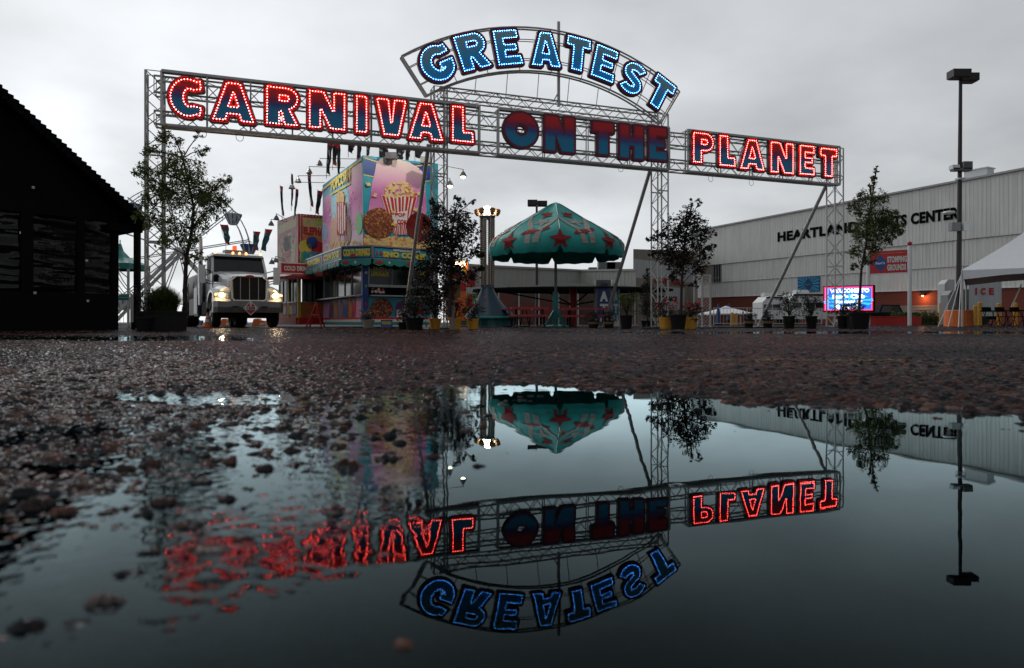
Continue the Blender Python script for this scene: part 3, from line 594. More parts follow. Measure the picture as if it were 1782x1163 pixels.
# low warehouse in the middle distance
W0 = gd(800, 62); W1 = gd(1009, 76); W2 = gd(1108, 70); W0.z = W1.z = W2.z = 0
wh = thing('warehouse', (W1.x, W1.y, GZ), 'low grey ribbed metal warehouse over red and tan block base behind the umbrella', 'building')
def wz(py, P): return CAMH + (HY - py) / F * P.y
for Pa, Pb, ya, yb in ((W0, W1, 461, 471), (W1, W2, 471, 470)):
    d_, n_, l_ = seg(Pa, Pb); mb = MB(); siding(mb, Pa, d_, n_, 0, l_, wz(503, Pa), wz(ya, Pa), wz(507, Pb), wz(yb, Pb), .1, .5); mb.bar(Pa + n_ * .15 + UP * wz(ya, Pa), Pb + n_ * .15 + UP * wz(yb, Pb), .25, .2); mb.build('upper_wall', 'siding_grey', wh)
    mb = MB(); mb.add([Pa, Pb, Pb + UP * wz(507, Pb), Pa + UP * wz(503, Pa)], [(0, 1, 2, 3)]); mb.build('block_base', 'block_brown', wh)
d_, n_, l_ = seg(W0, W1); mb = MB()
for a, b, z0, z1 in ((.28, .40, .2, 3.1), (.42, .56, .2, 2.3), (.60, .92, .2, 2.5)): mb.box(W0 + d_ * l_ * (a + b) / 2 + n_ * .06 + UP * (z0 + z1) / 2, ((b - a) * l_, .06, z1 - z0), xd=d_)
mb.build('red_panels', 'brick_red', wh)
mb = MB(); b_ = W1 + (W2 - W1) * .5
mb.add([W0 + UP * 5.6, W1 + UP * 5.7, W2 + UP * 5.6, W2 + Vector((4, 30, 5.9)), W0 + Vector((0, 40, 5.9))], [(0, 1, 2, 3, 4)]); mb.build('roof', 'roof_sheet', wh)
for px, w_, h_ in ((938, .9, .45), (1031, .9, .5), (1055, 1.9, 1.1), (1068, 1.7, 1.1)):
    mb = MB(); P = gd(px, 78); mb.box(P + UP * (wz(470, W1) + h_ / 2 - .1), (w_, 1.2, h_)); mb.build('roof_unit', 'galv_dark', wh)
# dark timber pavilion at the left, gable towards the viewer
S0 = gd(-70, 15.4); S0.z = 0; u_ = Vector((.807, 1, 0)).normalized(); n_ = Vector((u_.y, -u_.x, 0))
pmat('dark_boards', (.0045, .004, .004), .8, 0, .3, 3, .3, 30, spec=.15); pmat('dark_shingle', (.006, .006, .006), .9, 0, .3, spec=.1)
def sS(px): u = (px - CX) / F; return (u * S0.y - S0.x) / (u_.x - u * u_.y)
def zS(px, py): return CAMH + (HY - py) / F * (S0 + u_ * sS(px)).y
pav = thing('pavilion', (S0.x, S0.y, GZ), 'black timber pavilion with gabled shingle roof and clear plastic curtains', 'pavilion')
se = sS(206); s0_ = sS(-60); sr = sS(244); zr = zS(244, 392); zl = zS(0, 172); sl = (zl - zr) / (sr - sS(0)); apex = s0_ - 1.2; za = zr + sl * (sr - apex)
def S(s, z, o=0): return S0 + u_ * s + n_ * o + UP * z
wins = [(sS(-40), sS(37)), (sS(58), sS(136)), (sS(147), sS(196))]; zw1 = zS(100, 376); zw0 = .95
mb = MB(); zt = lambda s: zr + sl * (sr - s)
mb.add([S(s0_ - 3, zw1), S(se, zw1), S(se, zt(se) - .25), S(apex, za), S(s0_ - 3, zt(s0_ - 1) )], [(0, 1, 2, 3, 4)])
mb.add([S(s0_ - 3, GZ), S(se, GZ), S(se, zw0), S(s0_ - 3, zw0)], [(0, 1, 2, 3)])
ed = [s0_ - 3] + [x for w_ in wins for x in w_] + [se]
for k in range(0, len(ed), 2): mb.box(S((ed[k] + ed[k + 1]) / 2, (zw0 + zw1) / 2, -.03), (ed[k + 1] - ed[k], .1, zw1 - zw0), xd=u_)
mb.add([S(se, GZ), S(se, GZ, -7), S(se, zr, -7), S(se, zr)], [(0, 1, 2, 3)])
mb.add([S(s0_ - 3, GZ, -7), S(se, GZ, -7), S(se, zr, -7), S(apex, za, -7), S(s0_ - 3, zr + 2, -7)], [(0, 1, 2, 3, 4)])
mb.build('wall', 'dark_boards', pav)
m = bpy.data.materials.new('clear_vinyl'); m.use_nodes = True; n = m.node_tree.nodes; l = m.node_tree.links; b = n['Principled BSDF']; b.inputs['Base Color'].default_value = (.008, .007, .007, 1); b.inputs['Roughness'].default_value = .05
t = n.new('ShaderNodeTexCoord'); mp = n.new('ShaderNodeMapping'); mp.inputs['Scale'].default_value = (.55, .55, 2.6); l.new(t.outputs['Object'], mp.inputs[0]); no = n.new('ShaderNodeTexNoise'); no.inputs['Scale'].default_value = 1.1; no.inputs['Detail'].default_value = 1.6; l.new(mp.outputs[0], no.inputs['Vector'])
bp = n.new('ShaderNodeBump'); bp.inputs['Strength'].default_value = 1; bp.inputs['Distance'].default_value = .25; l.new(no.outputs['Fac'], bp.inputs['Height']); n3 = n.new('ShaderNodeTexNoise'); n3.inputs['Scale'].default_value = 9; l.new(t.outputs['Object'], n3.inputs['Vector']); b3 = n.new('ShaderNodeBump'); b3.inputs['Strength'].default_value = .35; b3.inputs['Distance'].default_value = .02; l.new(n3.outputs['Fac'], b3.inputs['Height']); l.new(bp.outputs[0], b3.inputs['Normal']); l.new(b3.outputs[0], b.inputs['Normal'])
MATS['clear_vinyl'] = m
for a, b_ in wins: mb = MB(); mb.box(S((a + b_) / 2, (zw0 + zw1) / 2, -.10), (b_ - a, .02, zw1 - zw0), xd=u_); mb.build('plastic_curtain', 'clear_vinyl', pav)
mb = MB(); k = 46
for i in range(k):      # shingle courses show as steps along the rake
    a = apex + (sr - apex) * i / k; b_ = apex + (sr - apex) * (i + 1.25) / k
    mb.add([S(a, zt(a) + .02, .55), S(b_, zt(b_) + .10, .55), S(b_, zt(b_) + .10, -7.5), S(a, zt(a) + .02, -7.5), S(a, zt(a) - .22, .55), S(b_, zt(b_) - .14, .55), S(b_, zt(b_) - .14, -7.5), S(a, zt(a) - .22, -7.5)],
           [(0, 1, 2, 3), (7, 6, 5, 4), (0, 4, 5, 1), (1, 5, 6, 2), (2, 6, 7, 3)])
ml = lambda s: za - sl * (apex - s)
mb.add([S(apex, za + .1, .55), S(apex, za + .1, -7.5), S(apex - 5, za + .1 - sl * 5, -7.5), S(apex - 5, za + .1 - sl * 5, .55)], [(0, 1, 2, 3)])
mb.build('roof', 'dark_shingle', pav)
mb = MB(); mb.bar(S(se - .3, zr - .12, .1), S(sr, zr - .12, .1), .12, .2); mb.build('eave_beam', 'dark_boards', pav)
for px in (236,):
    mb = MB(); mb.bar(S(sS(px), GZ, .1), S(sS(px), zr - .1, .1), .13); mb.box(S(sS(px), GZ + .1, .1), (.22, .22, .2), xd=u_); mb.build('post', 'dark_boards', pav)
for px, py in ((57, 327), (60, 510), (150, 454), (152, 524)): mb = MB(); p = S(sS(px), zS(px, py), .04); mb.lathe(p, [(.03, -.03), (.035, 0), (.03, .03)], 8); mb.build('snap_button', 'sign_white', pav)
# ---------------------------------------------------------------- lamp poles
def lamp_pole(px, D, ztop, heads, label, w0=.13, w1=.08, lean=0):
    base = gd(px, D); t = thing('light_pole', base, label, 'lamp post')
    mb = MB(); mb.tube([base, base + Vector((lean, 0, ztop - .25))], [w0, w1], 8); mb.build('pole', 'dark_bronze', t)
    for dx, dy, sx, sz in heads:
        c = base + Vector((lean + dx, dy, ztop)); mb = MB(); mb.box(c, (sx, .55, sz)); mb.box(c + Vector((0, 0, -sz / 2 - .02)), (sx * .85, .45, .04)); mb.bar(base + Vector((lean, 0, ztop - .25)), c, .06); mb.build('lamp_head', 'dark_bronze', t)
    return t, base
lp, bs = lamp_pole(1668, 33, (HY - 133) / F * 33 + .2, [(-.24, -.25, .85, .36), (.58, .25, .66, .36)], 'tall dark bronze twin-head parking lot lamp post in front of the arena hall', .13, .075, .10)
mb = MB(); mb.lathe(bs, [(.62, 0), (.60, .75), (.58, .78), (.02, .8)], 20); mb.build('concrete_base', 'orange_paint', lp)
for py, wd, ht, dx, m_ in ((290, .42, .36, .3, 'galv_dark'), (297, .9, .14, .05, 'galv_dark'), (293, .34, .2, -.28, 'white_paint'), (313, .32, .08, 0, 'galv'), (396, .42, .40, -.27, 'grey_paint'), (395, .28, .42, .22, 'white_paint')):
    mb = MB(); mb.box(bs + Vector((dx, -.12, zat(py, 33))), (wd, .3, ht)); mb.bar(bs + Vector((0, 0, zat(py, 33))), bs + Vector((dx, -.1, zat(py, 33))), .04); mb.build('equipment_box', m_, lp)
lamp_pole(934, 44, (HY - 354) / F * 44 + .2, [(-.28, -.1, .62, .34), (.36, .1, .62, .28)], 'thin dark twin-head lamp post behind the star-patterned umbrella', .10, .07)
# ---------------------------------------------------------------- concession trailers
pmat('art_teal', (.02, .30, .40), .35); pmat('art_blue', (.012, .06, .26), .35); pmat('art_yellow', (.70, .55, .05), .4); pmat('art_cream', (.62, .42, .17), .5, 0, .3, 12)
pmat('art_kernel', (.72, .48, .22), .5, 0, .25, 25); pmat('art_kernel_dark', (.55, .20, .05), .5, 0, .3, 25); pmat('art_caramel', (.16, .035, .012), .5, 0, .5, 14); pmat('art_caramel_light', (.34, .10, .025), .5, 0, .4, 20)
pmat('art_candy', (.13, .010, .010), .15, 0, .5, 3); pmat('art_red', (.46, .012, .018), .4); pmat('art_white', (.66, .62, .60), .4); pmat('art_green', (.10, .42, .12), .4); pmat('art_purple', (.14, .02, .16), .4)
pmat('art_brown', (.28, .14, .12), .5, 0, .2); pmat('art_peach', (.60, .36, .28), .5); pmat('art_orange', (.55, .16, .03), .5, 0, .3); pmat('art_pale_blue', (.30, .40, .58), .5)
gradmat('art_pink', [(0, (.62, .30, .50)), (.35, (.50, .10, .36)), (.62, (.66, .34, .50)), (1, (.70, .62, .52))], 2, 4.4, 6.8)
gradmat('art_left', [(0, (.60, .48, .30)), (.25, (.58, .42, .56)), (.5, (.42, .62, .66)), (.78, (.30, .55, .66)), (1, (.03, .28, .52))], 2, 3.0, 6.6)
gradmat('art_body', [(0, (.32, .10, .25)), (.5, (.12, .16, .34)), (1, (.03, .22, .34))], 2, .6, 1.5)
pmat('stripe_white', (.48, .50, .50), .4); pmat('awning_teal', (.015, .22, .20), .5); pmat('awning_red', (.26, .015, .012), .5, 0, .2, 4)
pmat('interior', (.02, .02, .022), .7); pmat('steel', (.34, .34, .34), .3, .8, .15)
def blob(r, k, rx=1, ry=1, jit=.25, rnd=random):
    return [(rx * r * (1 - jit / 2 + jit * rnd.random()) * math.cos(2 * math.pi * i / k), ry * r * (1 - jit / 2 + jit * rnd.random()) * math.sin(2 * math.pi * i / k)) for i in range(k)]
class Wall:
    """flat face: o corner on the ground, d along, nrm = outward"""
    def __init__(s, o, d, nrm): s.o = Vector(o); s.d = Vector(d); s.n = Vector(nrm)
    def P(s, a, z, off=0): return s.o + s.d * a + UP * z + s.n * off
    def px(s, px, py, off=0):
        o = s.o + s.n * off; u = (px - CX) / F; den = s.d.x - u * s.d.y; t = (u * o.y - o.x) / den; q = o + s.d * t
        return t, CAMH + (HY - py) / F * q.y
    def poly(s, mb, pts, off, mi=0, th=.006): mb.prism(pts, s.P(0, 0, 0) - UP * 0, s.d, UP, off - th, off, mi) if s.d.cross(UP).dot(s.n) > 0 else mb.prism(pts, s.o, s.d, UP, -off, -off + th, mi)
    def ppx(s, mb, pts, off, mi=0): s.poly(mb, [s.px(*p) for p in pts], off, mi)
    def text(s, mb, t, x0, y0, x1, y1, off, mi=0, bold=.05, depth=.01):
        a, za_ = s.px(x0, y1); b, zb_ = s.px(x1, y1); c, zc_ = s.px(x0, y0); put_text(mb, t, s.P(a, min(za_, zb_) * .5 + max(za_, zb_) * .5, off), s.d, UP, b - a, zc_ - za_, mi, depth, bold)
    def box(s, mb, a0, a1, z0, z1, o0, o1, mi=0): mb.box(s.P((a0 + a1) / 2, (z0 + z1) / 2, (o0 + o1) / 2), (abs(a1 - a0), abs(o1 - o0), z1 - z0), mi, xd=s.d)
cE = gd(632, 26); cE.z = 0
dR = Vector((.865, .5, 0)).normalized(); nR = Vector((dR.y, -dR.x, 0)); dLf = Vector((-.5, .865, 0)).normalized(); nL = Vector((-dLf.y, dLf.x, 0)) ; nL = nL if nL.dot(Vector((-.4, -.9, 0))) > 0 else nL * -1
cL = cE + dLf * 5.9                      # far-left corner; left wall runs from there to the near corner so that x grows to the right
WR = Wall(cE, dR, nR); WL = Wall(cL, dLf * -1, nL)
st = thing('concession_trailer', (cE.x, cE.y, GZ), 'tall food trailer painted with popcorn and pink cotton candy, sno cones band over its windows', 'food stand')
LR, LL_ = 3.1, 5.9; zb, zt_ = 3.02, 6.55
# upper picture box
mb = MB(); p = [cE, cE + dR * LR, cE + dR * LR + dLf * LL_, cL]
mb.add([q + UP * zb for q in p] + [p[0] + UP * (zt_ + .02), p[1] + UP * (zt_ + .06), p[2] + UP * (zt_ - .1), p[3] + UP * (zt_ - .1)], [(0, 1, 5, 4), (1, 2, 6, 5), (2, 3, 7, 6), (3, 0, 4, 7), (4, 5, 6, 7), (3, 2, 1, 0)])
mb.build('sign_box', 'art_teal', st)
mb = MB(); MI = ['art_teal', 'art_blue', 'art_yellow', 'art_pink', 'art_kernel', 'art_kernel_dark', 'art_caramel', 'art_caramel_light', 'art_candy', 'art_red', 'art_white', 'art_cream']
W = WR; W.poly(mb, [(0, zb), (LR, zb), (LR, zt_ + .04), (0, zt_)], .010, 0)
W.ppx(mb, [(632.5, 275), (748, 287), (748, 316), (715, 320), (652, 308), (632.5, 302)], .016, 1)
for a, b in (((633, 274), (655, 281)), ((655, 281), (690, 284)), ((718, 289), (748, 286)), ((633, 304), (656, 308)), ((735, 316), (748, 314))):
    W.ppx(mb, [(a[0], a[1]), (b[0], b[1]), (b[0], b[1] + 1.8), (a[0], a[1] + 1.8)][::-1], .022, 2)
W.ppx(mb, [(652, 300), (655, 282), (664, 276), (690, 277), (712, 283), (730, 294), (738, 303), (740, 330), (742, 370), (720, 395), (645, 395), (640, 370), (644, 345), (647, 320)][::-1], .028, 3)
rr = random.Random(5)
a0, z0 = W.px(634, 430); a1, z1 = W.px(748, 412)
def kern(mb, W, cx_, cz_, r, off, cs): W.poly(mb, [(cx_ + x, cz_ + y) for x, y in blob(r, 7, 1, .9, .5, rr)], off, rr.choice(cs))
W.poly(mb, [(0.02, zb), (LR, zb), (LR, zb + .42), (2.2, zb + .55), (1.2, zb + .48), (.02, zb + .50)], .034, 11)
for i in range(150): kern(mb, W, rr.uniform(.05, LR - .1), zb + .04 + rr.random() * .5, rr.uniform(.035, .085), .036 + i * .0001, [4, 4, 4, 11, 5])
# striped bucket
def bx(f, y):   # f across 0..1, y photo row
    xl = 662 + (684 - 662) * (y - 340) / 68; xr = 726 + (708 - 726) * (y - 340) / 68; return (xl + (xr - xl) * f, y)
W.ppx(mb, [bx(0, 340), bx(0, 409), bx(1, 409), bx(1, 343)], .052, 10)
for k in range(9):
    f0 = k / 9 + .02; f1 = f0 + (.055 if k % 2 else .075); W.ppx(mb, [bx(f0, 341), bx(f0, 409), bx(f1, 409), bx(f1, 342)], .056, 9)
W.ppx(mb, [(683, 371), (681, 391), (708, 387), (708, 367)], .060, 10)
W.text(mb, 'POP', 687, 371, 704, 378, .064, 9); W.text(mb, 'CORN', 690, 383, 712, 391, .064, 9)
for i in range(120):
    y_ = 317 + 26 * rr.random() ** .8; hw = 12 + 20 * ((y_ - 315) / 28); a, z = W.px(693 + rr.uniform(-hw, hw), y_ + 0); kern(mb, W, a, z, rr.uniform(.035, .075), .058 + i * .0001, [4, 4, 4, 5, 11])
# caramel popcorn ball and dark glazed apple
a, z = W.px(658, 389); W.poly(mb, [(a + x, z + y) for x, y in blob(.62, 22, 1, .95, .08, rr)], .066, 6)
for i in range(190):
    q = math.sqrt(rr.random()) * .6; t = rr.random() * 6.28; kern(mb, W, a + q * math.cos(t), z + q * .95 * math.sin(t), rr.uniform(.025, .05), .070 + i * .0001, [6, 7, 7, 7, 5])
a, z = W.px(729, 395); W.poly(mb, [(a + x, z + y) for x, y in blob(.56, 22, 1, 1, .03, rr)], .072, 8)
for px, py in ((640, 321), (651, 340), (728, 338), (683, 370), (722, 366), (684, 391), (736, 404)):
    a, z = W.px(px, py)
    for i in range(5): W.poly(mb, [(a + rr.uniform(-.07, .07) + x, z + rr.uniform(-.04, .04) + y) for x, y in blob(.055, 7, 1, 1, .4, rr)], .092 + i * .002, rr.choice([4, 4, 2]))
mb.build('popcorn_mural', MI, st)
mb = MB(); W = WL; MI2 = ['art_left', 'art_pale_blue', 'art_peach', 'art_brown', 'art_green', 'art_yellow', 'art_cream', 'art_blue', 'art_pink', 'art_white', 'art_red']
W.poly(mb, [(0, zb), (LL_, zb), (LL_, zt_), (0, zt_ - .1)], .010, 0)
W.ppx(mb, [(606, 295), (618, 286), (631, 283), (631, 400), (604, 400), (608, 350)][::-1], .016, 8)
W.ppx(mb, [(563, 345), (576, 338), (578, 420), (563, 425)][::-1], .016, 8)
for cx_, cy_, rx, ry, m_ in ((566, 404, 5, 16, 1), (584, 408, 9, 30, 2), (606, 402, 6.5, 26, 3), (626, 389, 6, 19, 4), (594, 345, 7, 13, 6), (596, 380, 9, 28, 9)):
    W.ppx(mb, [(cx_ + rx * math.cos(t * .4189), cy_ - ry * math.sin(t * .4189)) for t in range(15)], .024 + m_ * .003, m_)
for k in range(5): W.ppx(mb, [(588 + k * 3.6, 352), (588.4 + k * 3.6, 410), (590 + k * 3.6, 410), (589.8 + k * 3.6, 352)], .056, 10)
W.ppx(mb, [(562, 330), (590, 306), (631, 276), (631, 279), (590, 310), (562, 334)][::-1], .050, 5)
W.ppx(mb, [(577, 338), (612, 318), (612, 321), (577, 341)][::-1], .050, 5)
W.text(mb, 'POPCORN', 578, 305, 612, 324, .056, 5)
for i in range(60): a, z = W.px(rr.uniform(570, 630), rr.uniform(418, 438)); kern(mb, W, a, z, .07, .060, [6, 5, 6])
for i in range(26): a, z = W.px(rr.uniform(572, 628), rr.uniform(330, 400)); kern(mb, W, a, z, .05, .064, [6, 9, 5])
mb.build('side_mural', MI2, st)
# lettered band and valance round the awning
def band_pts(z): return [at(533, 455, 31.0), at(595, 432.5, 25.7), at(648, 431, 25.3), at(752, 438, 26.9)]
bp_ = band_pts(0); bp_ = [Vector((q.x, q.y, 0)) for q in bp_]; ztb, zbb = 3.02, 2.60
labels_ = [None, 'COLD DRINKS', None]
mb = MB(); vb = MB(); tb = MB(); rf = MB(); BM = ['art_blue', 'steel', 'art_yellow', 'art_red', 'art_teal', 'art_white']
for k in range(3):
    a, b = bp_[k], bp_[k + 1]; d_, n_, l_ = seg(a, b); Wd = Wall(a, d_, n_)
    Wd.box(mb, 0, l_, zbb, ztb, -.06, 0, 0); Wd.box(mb, 0, l_, ztb, ztb + .05, -.07, .03, 1); Wd.box(mb, 0, l_, zbb - .04, zbb, -.07, .03, 1)
    nseg = 2 if k == 0 else 1
    for i in range(nseg + 1): x = l_ * i / nseg; Wd.box(mb, x - .03, x + .03, zbb, ztb, 0, .035, 1)
    Wd.poly(mb, [(.08, zbb + .04), (l_ - .08, zbb + .04), (l_ - .08, ztb - .06), (.08, ztb - .06)], .012, 4)
    if k == 0:
        for t, x0, x1 in (('POPCORN', .07, .44), ('CORN DOGS', .56, .95)): put_text(mb, t, Wd.P(l_ * x0, zbb + .09, .03), d_, UP, l_ * (x1 - x0), .26, 2, .01, .05)
        for x in (.02, .46, .52, .97): Wd.poly(mb, [(l_ * x + .0 + q, zbb + .08 + y) for q, y in ((0, 0), (.22, 0), (.25, .2), (.1, .27), (0, .2))], .02, 3)
    elif k == 1: put_text(mb, 'COLD DRINKS', Wd.P(.07, zbb + .08, .03), d_, UP, l_ - .14, .27, 2, .01, .05); Wd.poly(mb, [(l_ * .38 + x, zbb + .1 + y) for x, y in blob(.09, 9, 1.3, .7, .1, rr)], .045, 3)
    else:
        put_text(mb, 'SNO CONES', Wd.P(.42, zbb + .05, .03), d_, UP, l_ * .72, .22, 2, .01, .06); put_text(mb, 'HAWAIIAN SHAVED ICE', Wd.P(.85, zbb + .29, .03), d_, UP, l_ * .45, .09, 5, .01, .04)
        for x in (.12, .28): Wd.poly(mb, [(x, zbb + .12), (x + .12, zbb + .12), (x + .06, zbb + .30)], .03, 3)
    # scalloped valance with stars
    nn_ = max(3, round(l_ / .42)); d0 = .26
    for i in range(nn_):
        x0 = l_ * i / nn_; x1 = l_ * (i + 1) / nn_; xm = (x0 + x1) / 2
        pts = [(x0, zbb - .045), (x0, zbb - d0 + .05), (x0 + .06, zbb - d0), (xm, zbb - d0 - .035), (x1 - .06, zbb - d0), (x1, zbb - d0 + .05), (x1, zbb - .045)]
        Wd.poly(vb, pts, .10 + .006 * (i % 2), 0)
        if i % 3 == 1: Wd.poly(vb, [(xm + .07 * (1 if j % 2 == 0 else .4) * math.sin(j * math.pi / 5), zbb - .16 + .07 * (1 if j % 2 == 0 else .4) * math.cos(j * math.pi / 5)) for j in range(10)][::-1], .12, 1)
        if i % 3 == 0: Wd.poly(vb, [(xm - .16, zbb - .2), (xm + .12, zbb - .2), (xm + .17, zbb - .12), (xm, zbb - .09), (xm - .12, zbb - .14)], .12, 2)
    rf.add([a + UP * ztb, b + UP * ztb, b + UP * ztb - n_ * 1.3, a + UP * ztb - n_ * 1.3], [(0, 1, 2, 3)])
mb.build('sign_band', BM, st); vb.build('valance', ['awning_teal', 'art_white', 'art_red'], st); rf.build('awning_roof', 'steel', st)
# body: posts, windows, counter, painted skirt
mb = MB(); zc0, zc1 = .10, 2.95
for Wd, l_ in ((WR, LR), (WL, LL_)):
    Wd.box(mb, 0.02, l_ - .02, 2.45, 3.0, -.12, -.02); Wd.box(mb, .02, l_ - .02, zc0, 1.22, -.12, -.02)
mb.add([q + UP * .1 for q in p] + [q + UP * 3.0 for q in p], [(1, 2, 6, 5), (2, 3, 7, 6)]); mb.build('body', 'art_body', st)
mb = MB(); mb.add([cE + dR * 0 + dLf * 1.6 + UP * .5, cE + dR * LR + dLf * 1.6 + UP * .5, cE + dR * LR + dLf * 1.6 + UP * 3, cE + dLf * 1.6 + UP * 3], [(0, 1, 2, 3)]); mb.add([q + UP * .9 for q in p], [(0, 1, 2, 3)]); mb.add([q + UP * 2.96 for q in p], [(0, 1, 2, 3)]); mb.build('interior', 'interior', st)
mb = MB(); WR.box(mb, -.0, .20, .1, 3.0, -.05, .03, 0); WL.box(mb, LL_ - .16, LL_ + .03, .1, 3.0, -.05, .03, 0)
for k, z in enumerate((.9, 1.6, 2.1)): WR.poly(mb, [(.1 + x, z + y) for x, y in blob(.06, 8, 1, 1, .2, rr)], .05, 1 + k % 3)
mb.build('corner_post', ['art_blue', 'art_red', 'art_green', 'art_white'], st)
for Wd, x0, x1 in ((WR, .22, 1.15), (WR, 1.15, 2.05), (WR, 2.05, 3.08), (WL, .1, 1.2), (WL, 1.2, 2.3), (WL, 2.3, 3.4), (WL, 3.4, 4.4), (WL, 4.4, 5.7)):
    fr_ = MB(); zA_ = 1.62 if Wd is WR else 1.28
    for x in (x0, x1): Wd.box(fr_, x - .02, x + .02, zA_, 2.46, -.06, 0)
    Wd.box(fr_, x0, x1, zA_ - .05, zA_, -.06, .01); w_ = fr_.build('window', 'steel', st)
    gm = MB(); Wd.box(gm, x0 + .02, x1 - .02, zA_, 2.46, -.045, -.035); gm.build('pane', 'glass_dark', w_)
mb = MB(); WR.box(mb, .2, LR, 1.56, 1.66, -.08, .03); WR.box(mb, .2, LR + .1, 1.20, 1.25, -.1, .34); WL.box(mb, 0, LL_ - .15, 1.20, 1.25, -.1, .30); mb.build('counter', 'steel', st)
mb = MB(); WR.box(mb, .28, .98, 1.30, 1.56, -.02, .02); 
for i in range(26): x = .32 + rr.random() * .58; z = 1.34 + rr.random() * .16; WR.poly(mb, [(x + a, z + b) for a, b in blob(.05, 6, 1, 1, .5, rr)], .03 + i * .0003, rr.choice([0, 1, 1, 2, 3]))
mb.build('menu_board', ['sign_black', 'art_white', 'art_red', 'art_orange'], st)
mb = MB(); put_text(mb, 'LEMONADE', WR.P(.32, 1.98, -.02), dR, UP, .7, .20, 0, .01, .05); put_text(mb, 'ICE COLD', WR.P(.4, 2.22, -.02), dR, UP, .55, .12, 0, .01, .04); put_text(mb, 'NACHOS', WR.P(2.25, 2.05, -.02), dR, UP, .6, .2, 0, .01, .04); mb.build('window_lettering', 'art_yellow', st)
mb = MB(); SK = ['art_teal', 'art_orange', 'art_purple', 'art_caramel', 'art_pink', 'art_yellow', 'art_white', 'art_red', 'awning_teal', 'art_blue', 'art_brown']
WR.poly(mb, [(.2, .1), (LR, .1), (LR, 1.18), (.2, 1.18)], .006, 0)
WR.poly(mb, [(.72 + x, .72 + y) for x, y in blob(.46, 20, 1, .92, .08, rr)], .012, 3)
for i in range(90): q = math.sqrt(rr.random()) * .43; t = rr.random() * 6.28; WR.poly(mb, [(.72 + q * math.cos(t) + x, .72 + q * .9 * math.sin(t) + y) for x, y in blob(.035, 6, 1, 1, .5, rr)], .016 + i * .0001, rr.choice([1, 1, 3, 10]))
WR.poly(mb, [(1.28, .16), (1.95, .16), (1.95, .82), (1.85, .98), (1.62, 1.08), (1.38, .98), (1.28, .82)], .012, 2); WR.poly(mb, [(1.33, .2), (1.6, .2), (1.62, .7), (1.33, .7)], .018, 6); WR.poly(mb, [(1.64, .2), (1.9, .2), (1.86, .6), (1.66, .6)], .018, 4)
WR.poly(mb, [(2.1, .5), (2.5, .5), (2.42, 1.0), (2.2, 1.05)], .014, 7)
WL.poly(mb, [(.05, .1), (LL_ - .16, .1), (LL_ - .16, 1.18), (.05, 1.18)], .006, 9)
WL.poly(mb, [(4.9, .3), (LL_ - .18, .3), (LL_ - .18, 1.15), (5.1, 1.15)], .010, 4); WL.poly(mb, [(.1, .3), (1.0, .3), (1.2, 1.1), (.1, 1.15)], .010, 4)
for cx_, rx, m_ in ((1.5, .26, 3), (2.2, .3, 1), (3.0, .28, 10), (3.75, .3, 9), (4.25, .3, 1), (4.8, .26, 7)): WL.poly(mb, [(cx_ + x, .74 + y) for x, y in blob(rx, 14, 1, 1.45, .06, rr)], .016, m_)
for Wd, l0, l1 in ((WR, .2, LR), (WL, .03, LL_)):
    for z0, z1, m_ in ((.32, .40, 7), (.22, .32, 6), (.10, .22, 8)): Wd.box(mb, l0, l1, z0, z1, .0, .024, m_)
mb.build('painted_skirt', SK, st)
# roof flood lamps that light the picture, arms and flags
pmat('lamp_on', (1, .9, .7), .4, emit=(1, .86, .55), estr=12)
def arm_lamp(p0, p1, lit=False, hang=.0, par=st, sz=.13):
    mb = MB(); mb.tube([p0, p1], .014, 5); mb.tube([p1, p1 + UP * -.08], .02, 5); d_ = (p1 - p0).normalized()
    mb.lathe(p1 + UP * (-.08 - sz), [(.03, sz), (sz * .5, sz * .7), (sz, -sz * .3), (sz * 1.02, -sz * .5)], 10); o = mb.build('lamp_arm', 'galv_dark', par)
    if lit: m2 = MB(); m2.ball(p1 + UP * (-.10 - sz * 1.1), sz * .78, 0, 8, 5); m2.build('bulb', 'lamp_on', o)
for ax, ay, bx_, by_ in ((632, 277, 556, 276), (600, 292, 538, 290), (575, 306, 519, 306), (565, 318, 508, 317)):
    q = at(bx_, by_, 27.5); arm_lamp(at(ax, ay, 28.6), q)
for bx_, by_ in ((806, 295), (783, 311)): arm_lamp(at(bx_ - 42, by_ - 8, 29.5), at(bx_, by_, 28.2), True, sz=.15)
for px in (681, 742):
    q = at(px, 272 + (px - 681) * .12, 26.2); mb = MB(); mb.box(q, (.42, .3, .24)); mb.tube([q, q + Vector((-.3, .3, -.3))], .02, 5); o = mb.build('flood_lamp', 'galv_dark', st)
# second trailer, red
cF = gd(519, 31.5); cF.z = 0; WR2 = Wall(cF, dR, nR); dL2 = Vector((-.599, .80, 0)); nL2 = Vector((-dL2.y, dL2.x, 0)); nL2 = nL2 if nL2.y < 0 or nL2.x < -.5 else nL2 * -1; L2 = 2.95; WL2 = Wall(cF + dL2 * L2, dL2 * -1, nL2)
s2t = thing('concession_trailer', (cF.x, cF.y, GZ), 'smaller red food trailer with bulb-edged sign and red awning between truck and popcorn trailer', 'food stand')
z0_, z1_ = WR2.px(519, 460)[1], WR2.px(519, 372)[1]; q = [cF, cF + dR * 3.2, cF + dR * 3.2 + dL2 * L2, cF + dL2 * L2]
mb = MB(); mb.add([k + UP * (z0_ - .3) for k in q] + [k + UP * z1_ for k in q], [(0, 1, 5, 4), (1, 2, 6, 5), (2, 3, 7, 6), (3, 0, 4, 7), (4, 5, 6, 7)]); mb.build('sign_box', 'art_white', s2t)
mb = MB(); W = WR2; AM = ['art_orange', 'art_red', 'art_yellow', 'art_blue', 'art_green', 'art_white', 'art_cream', 'art_peach', 'art_teal']
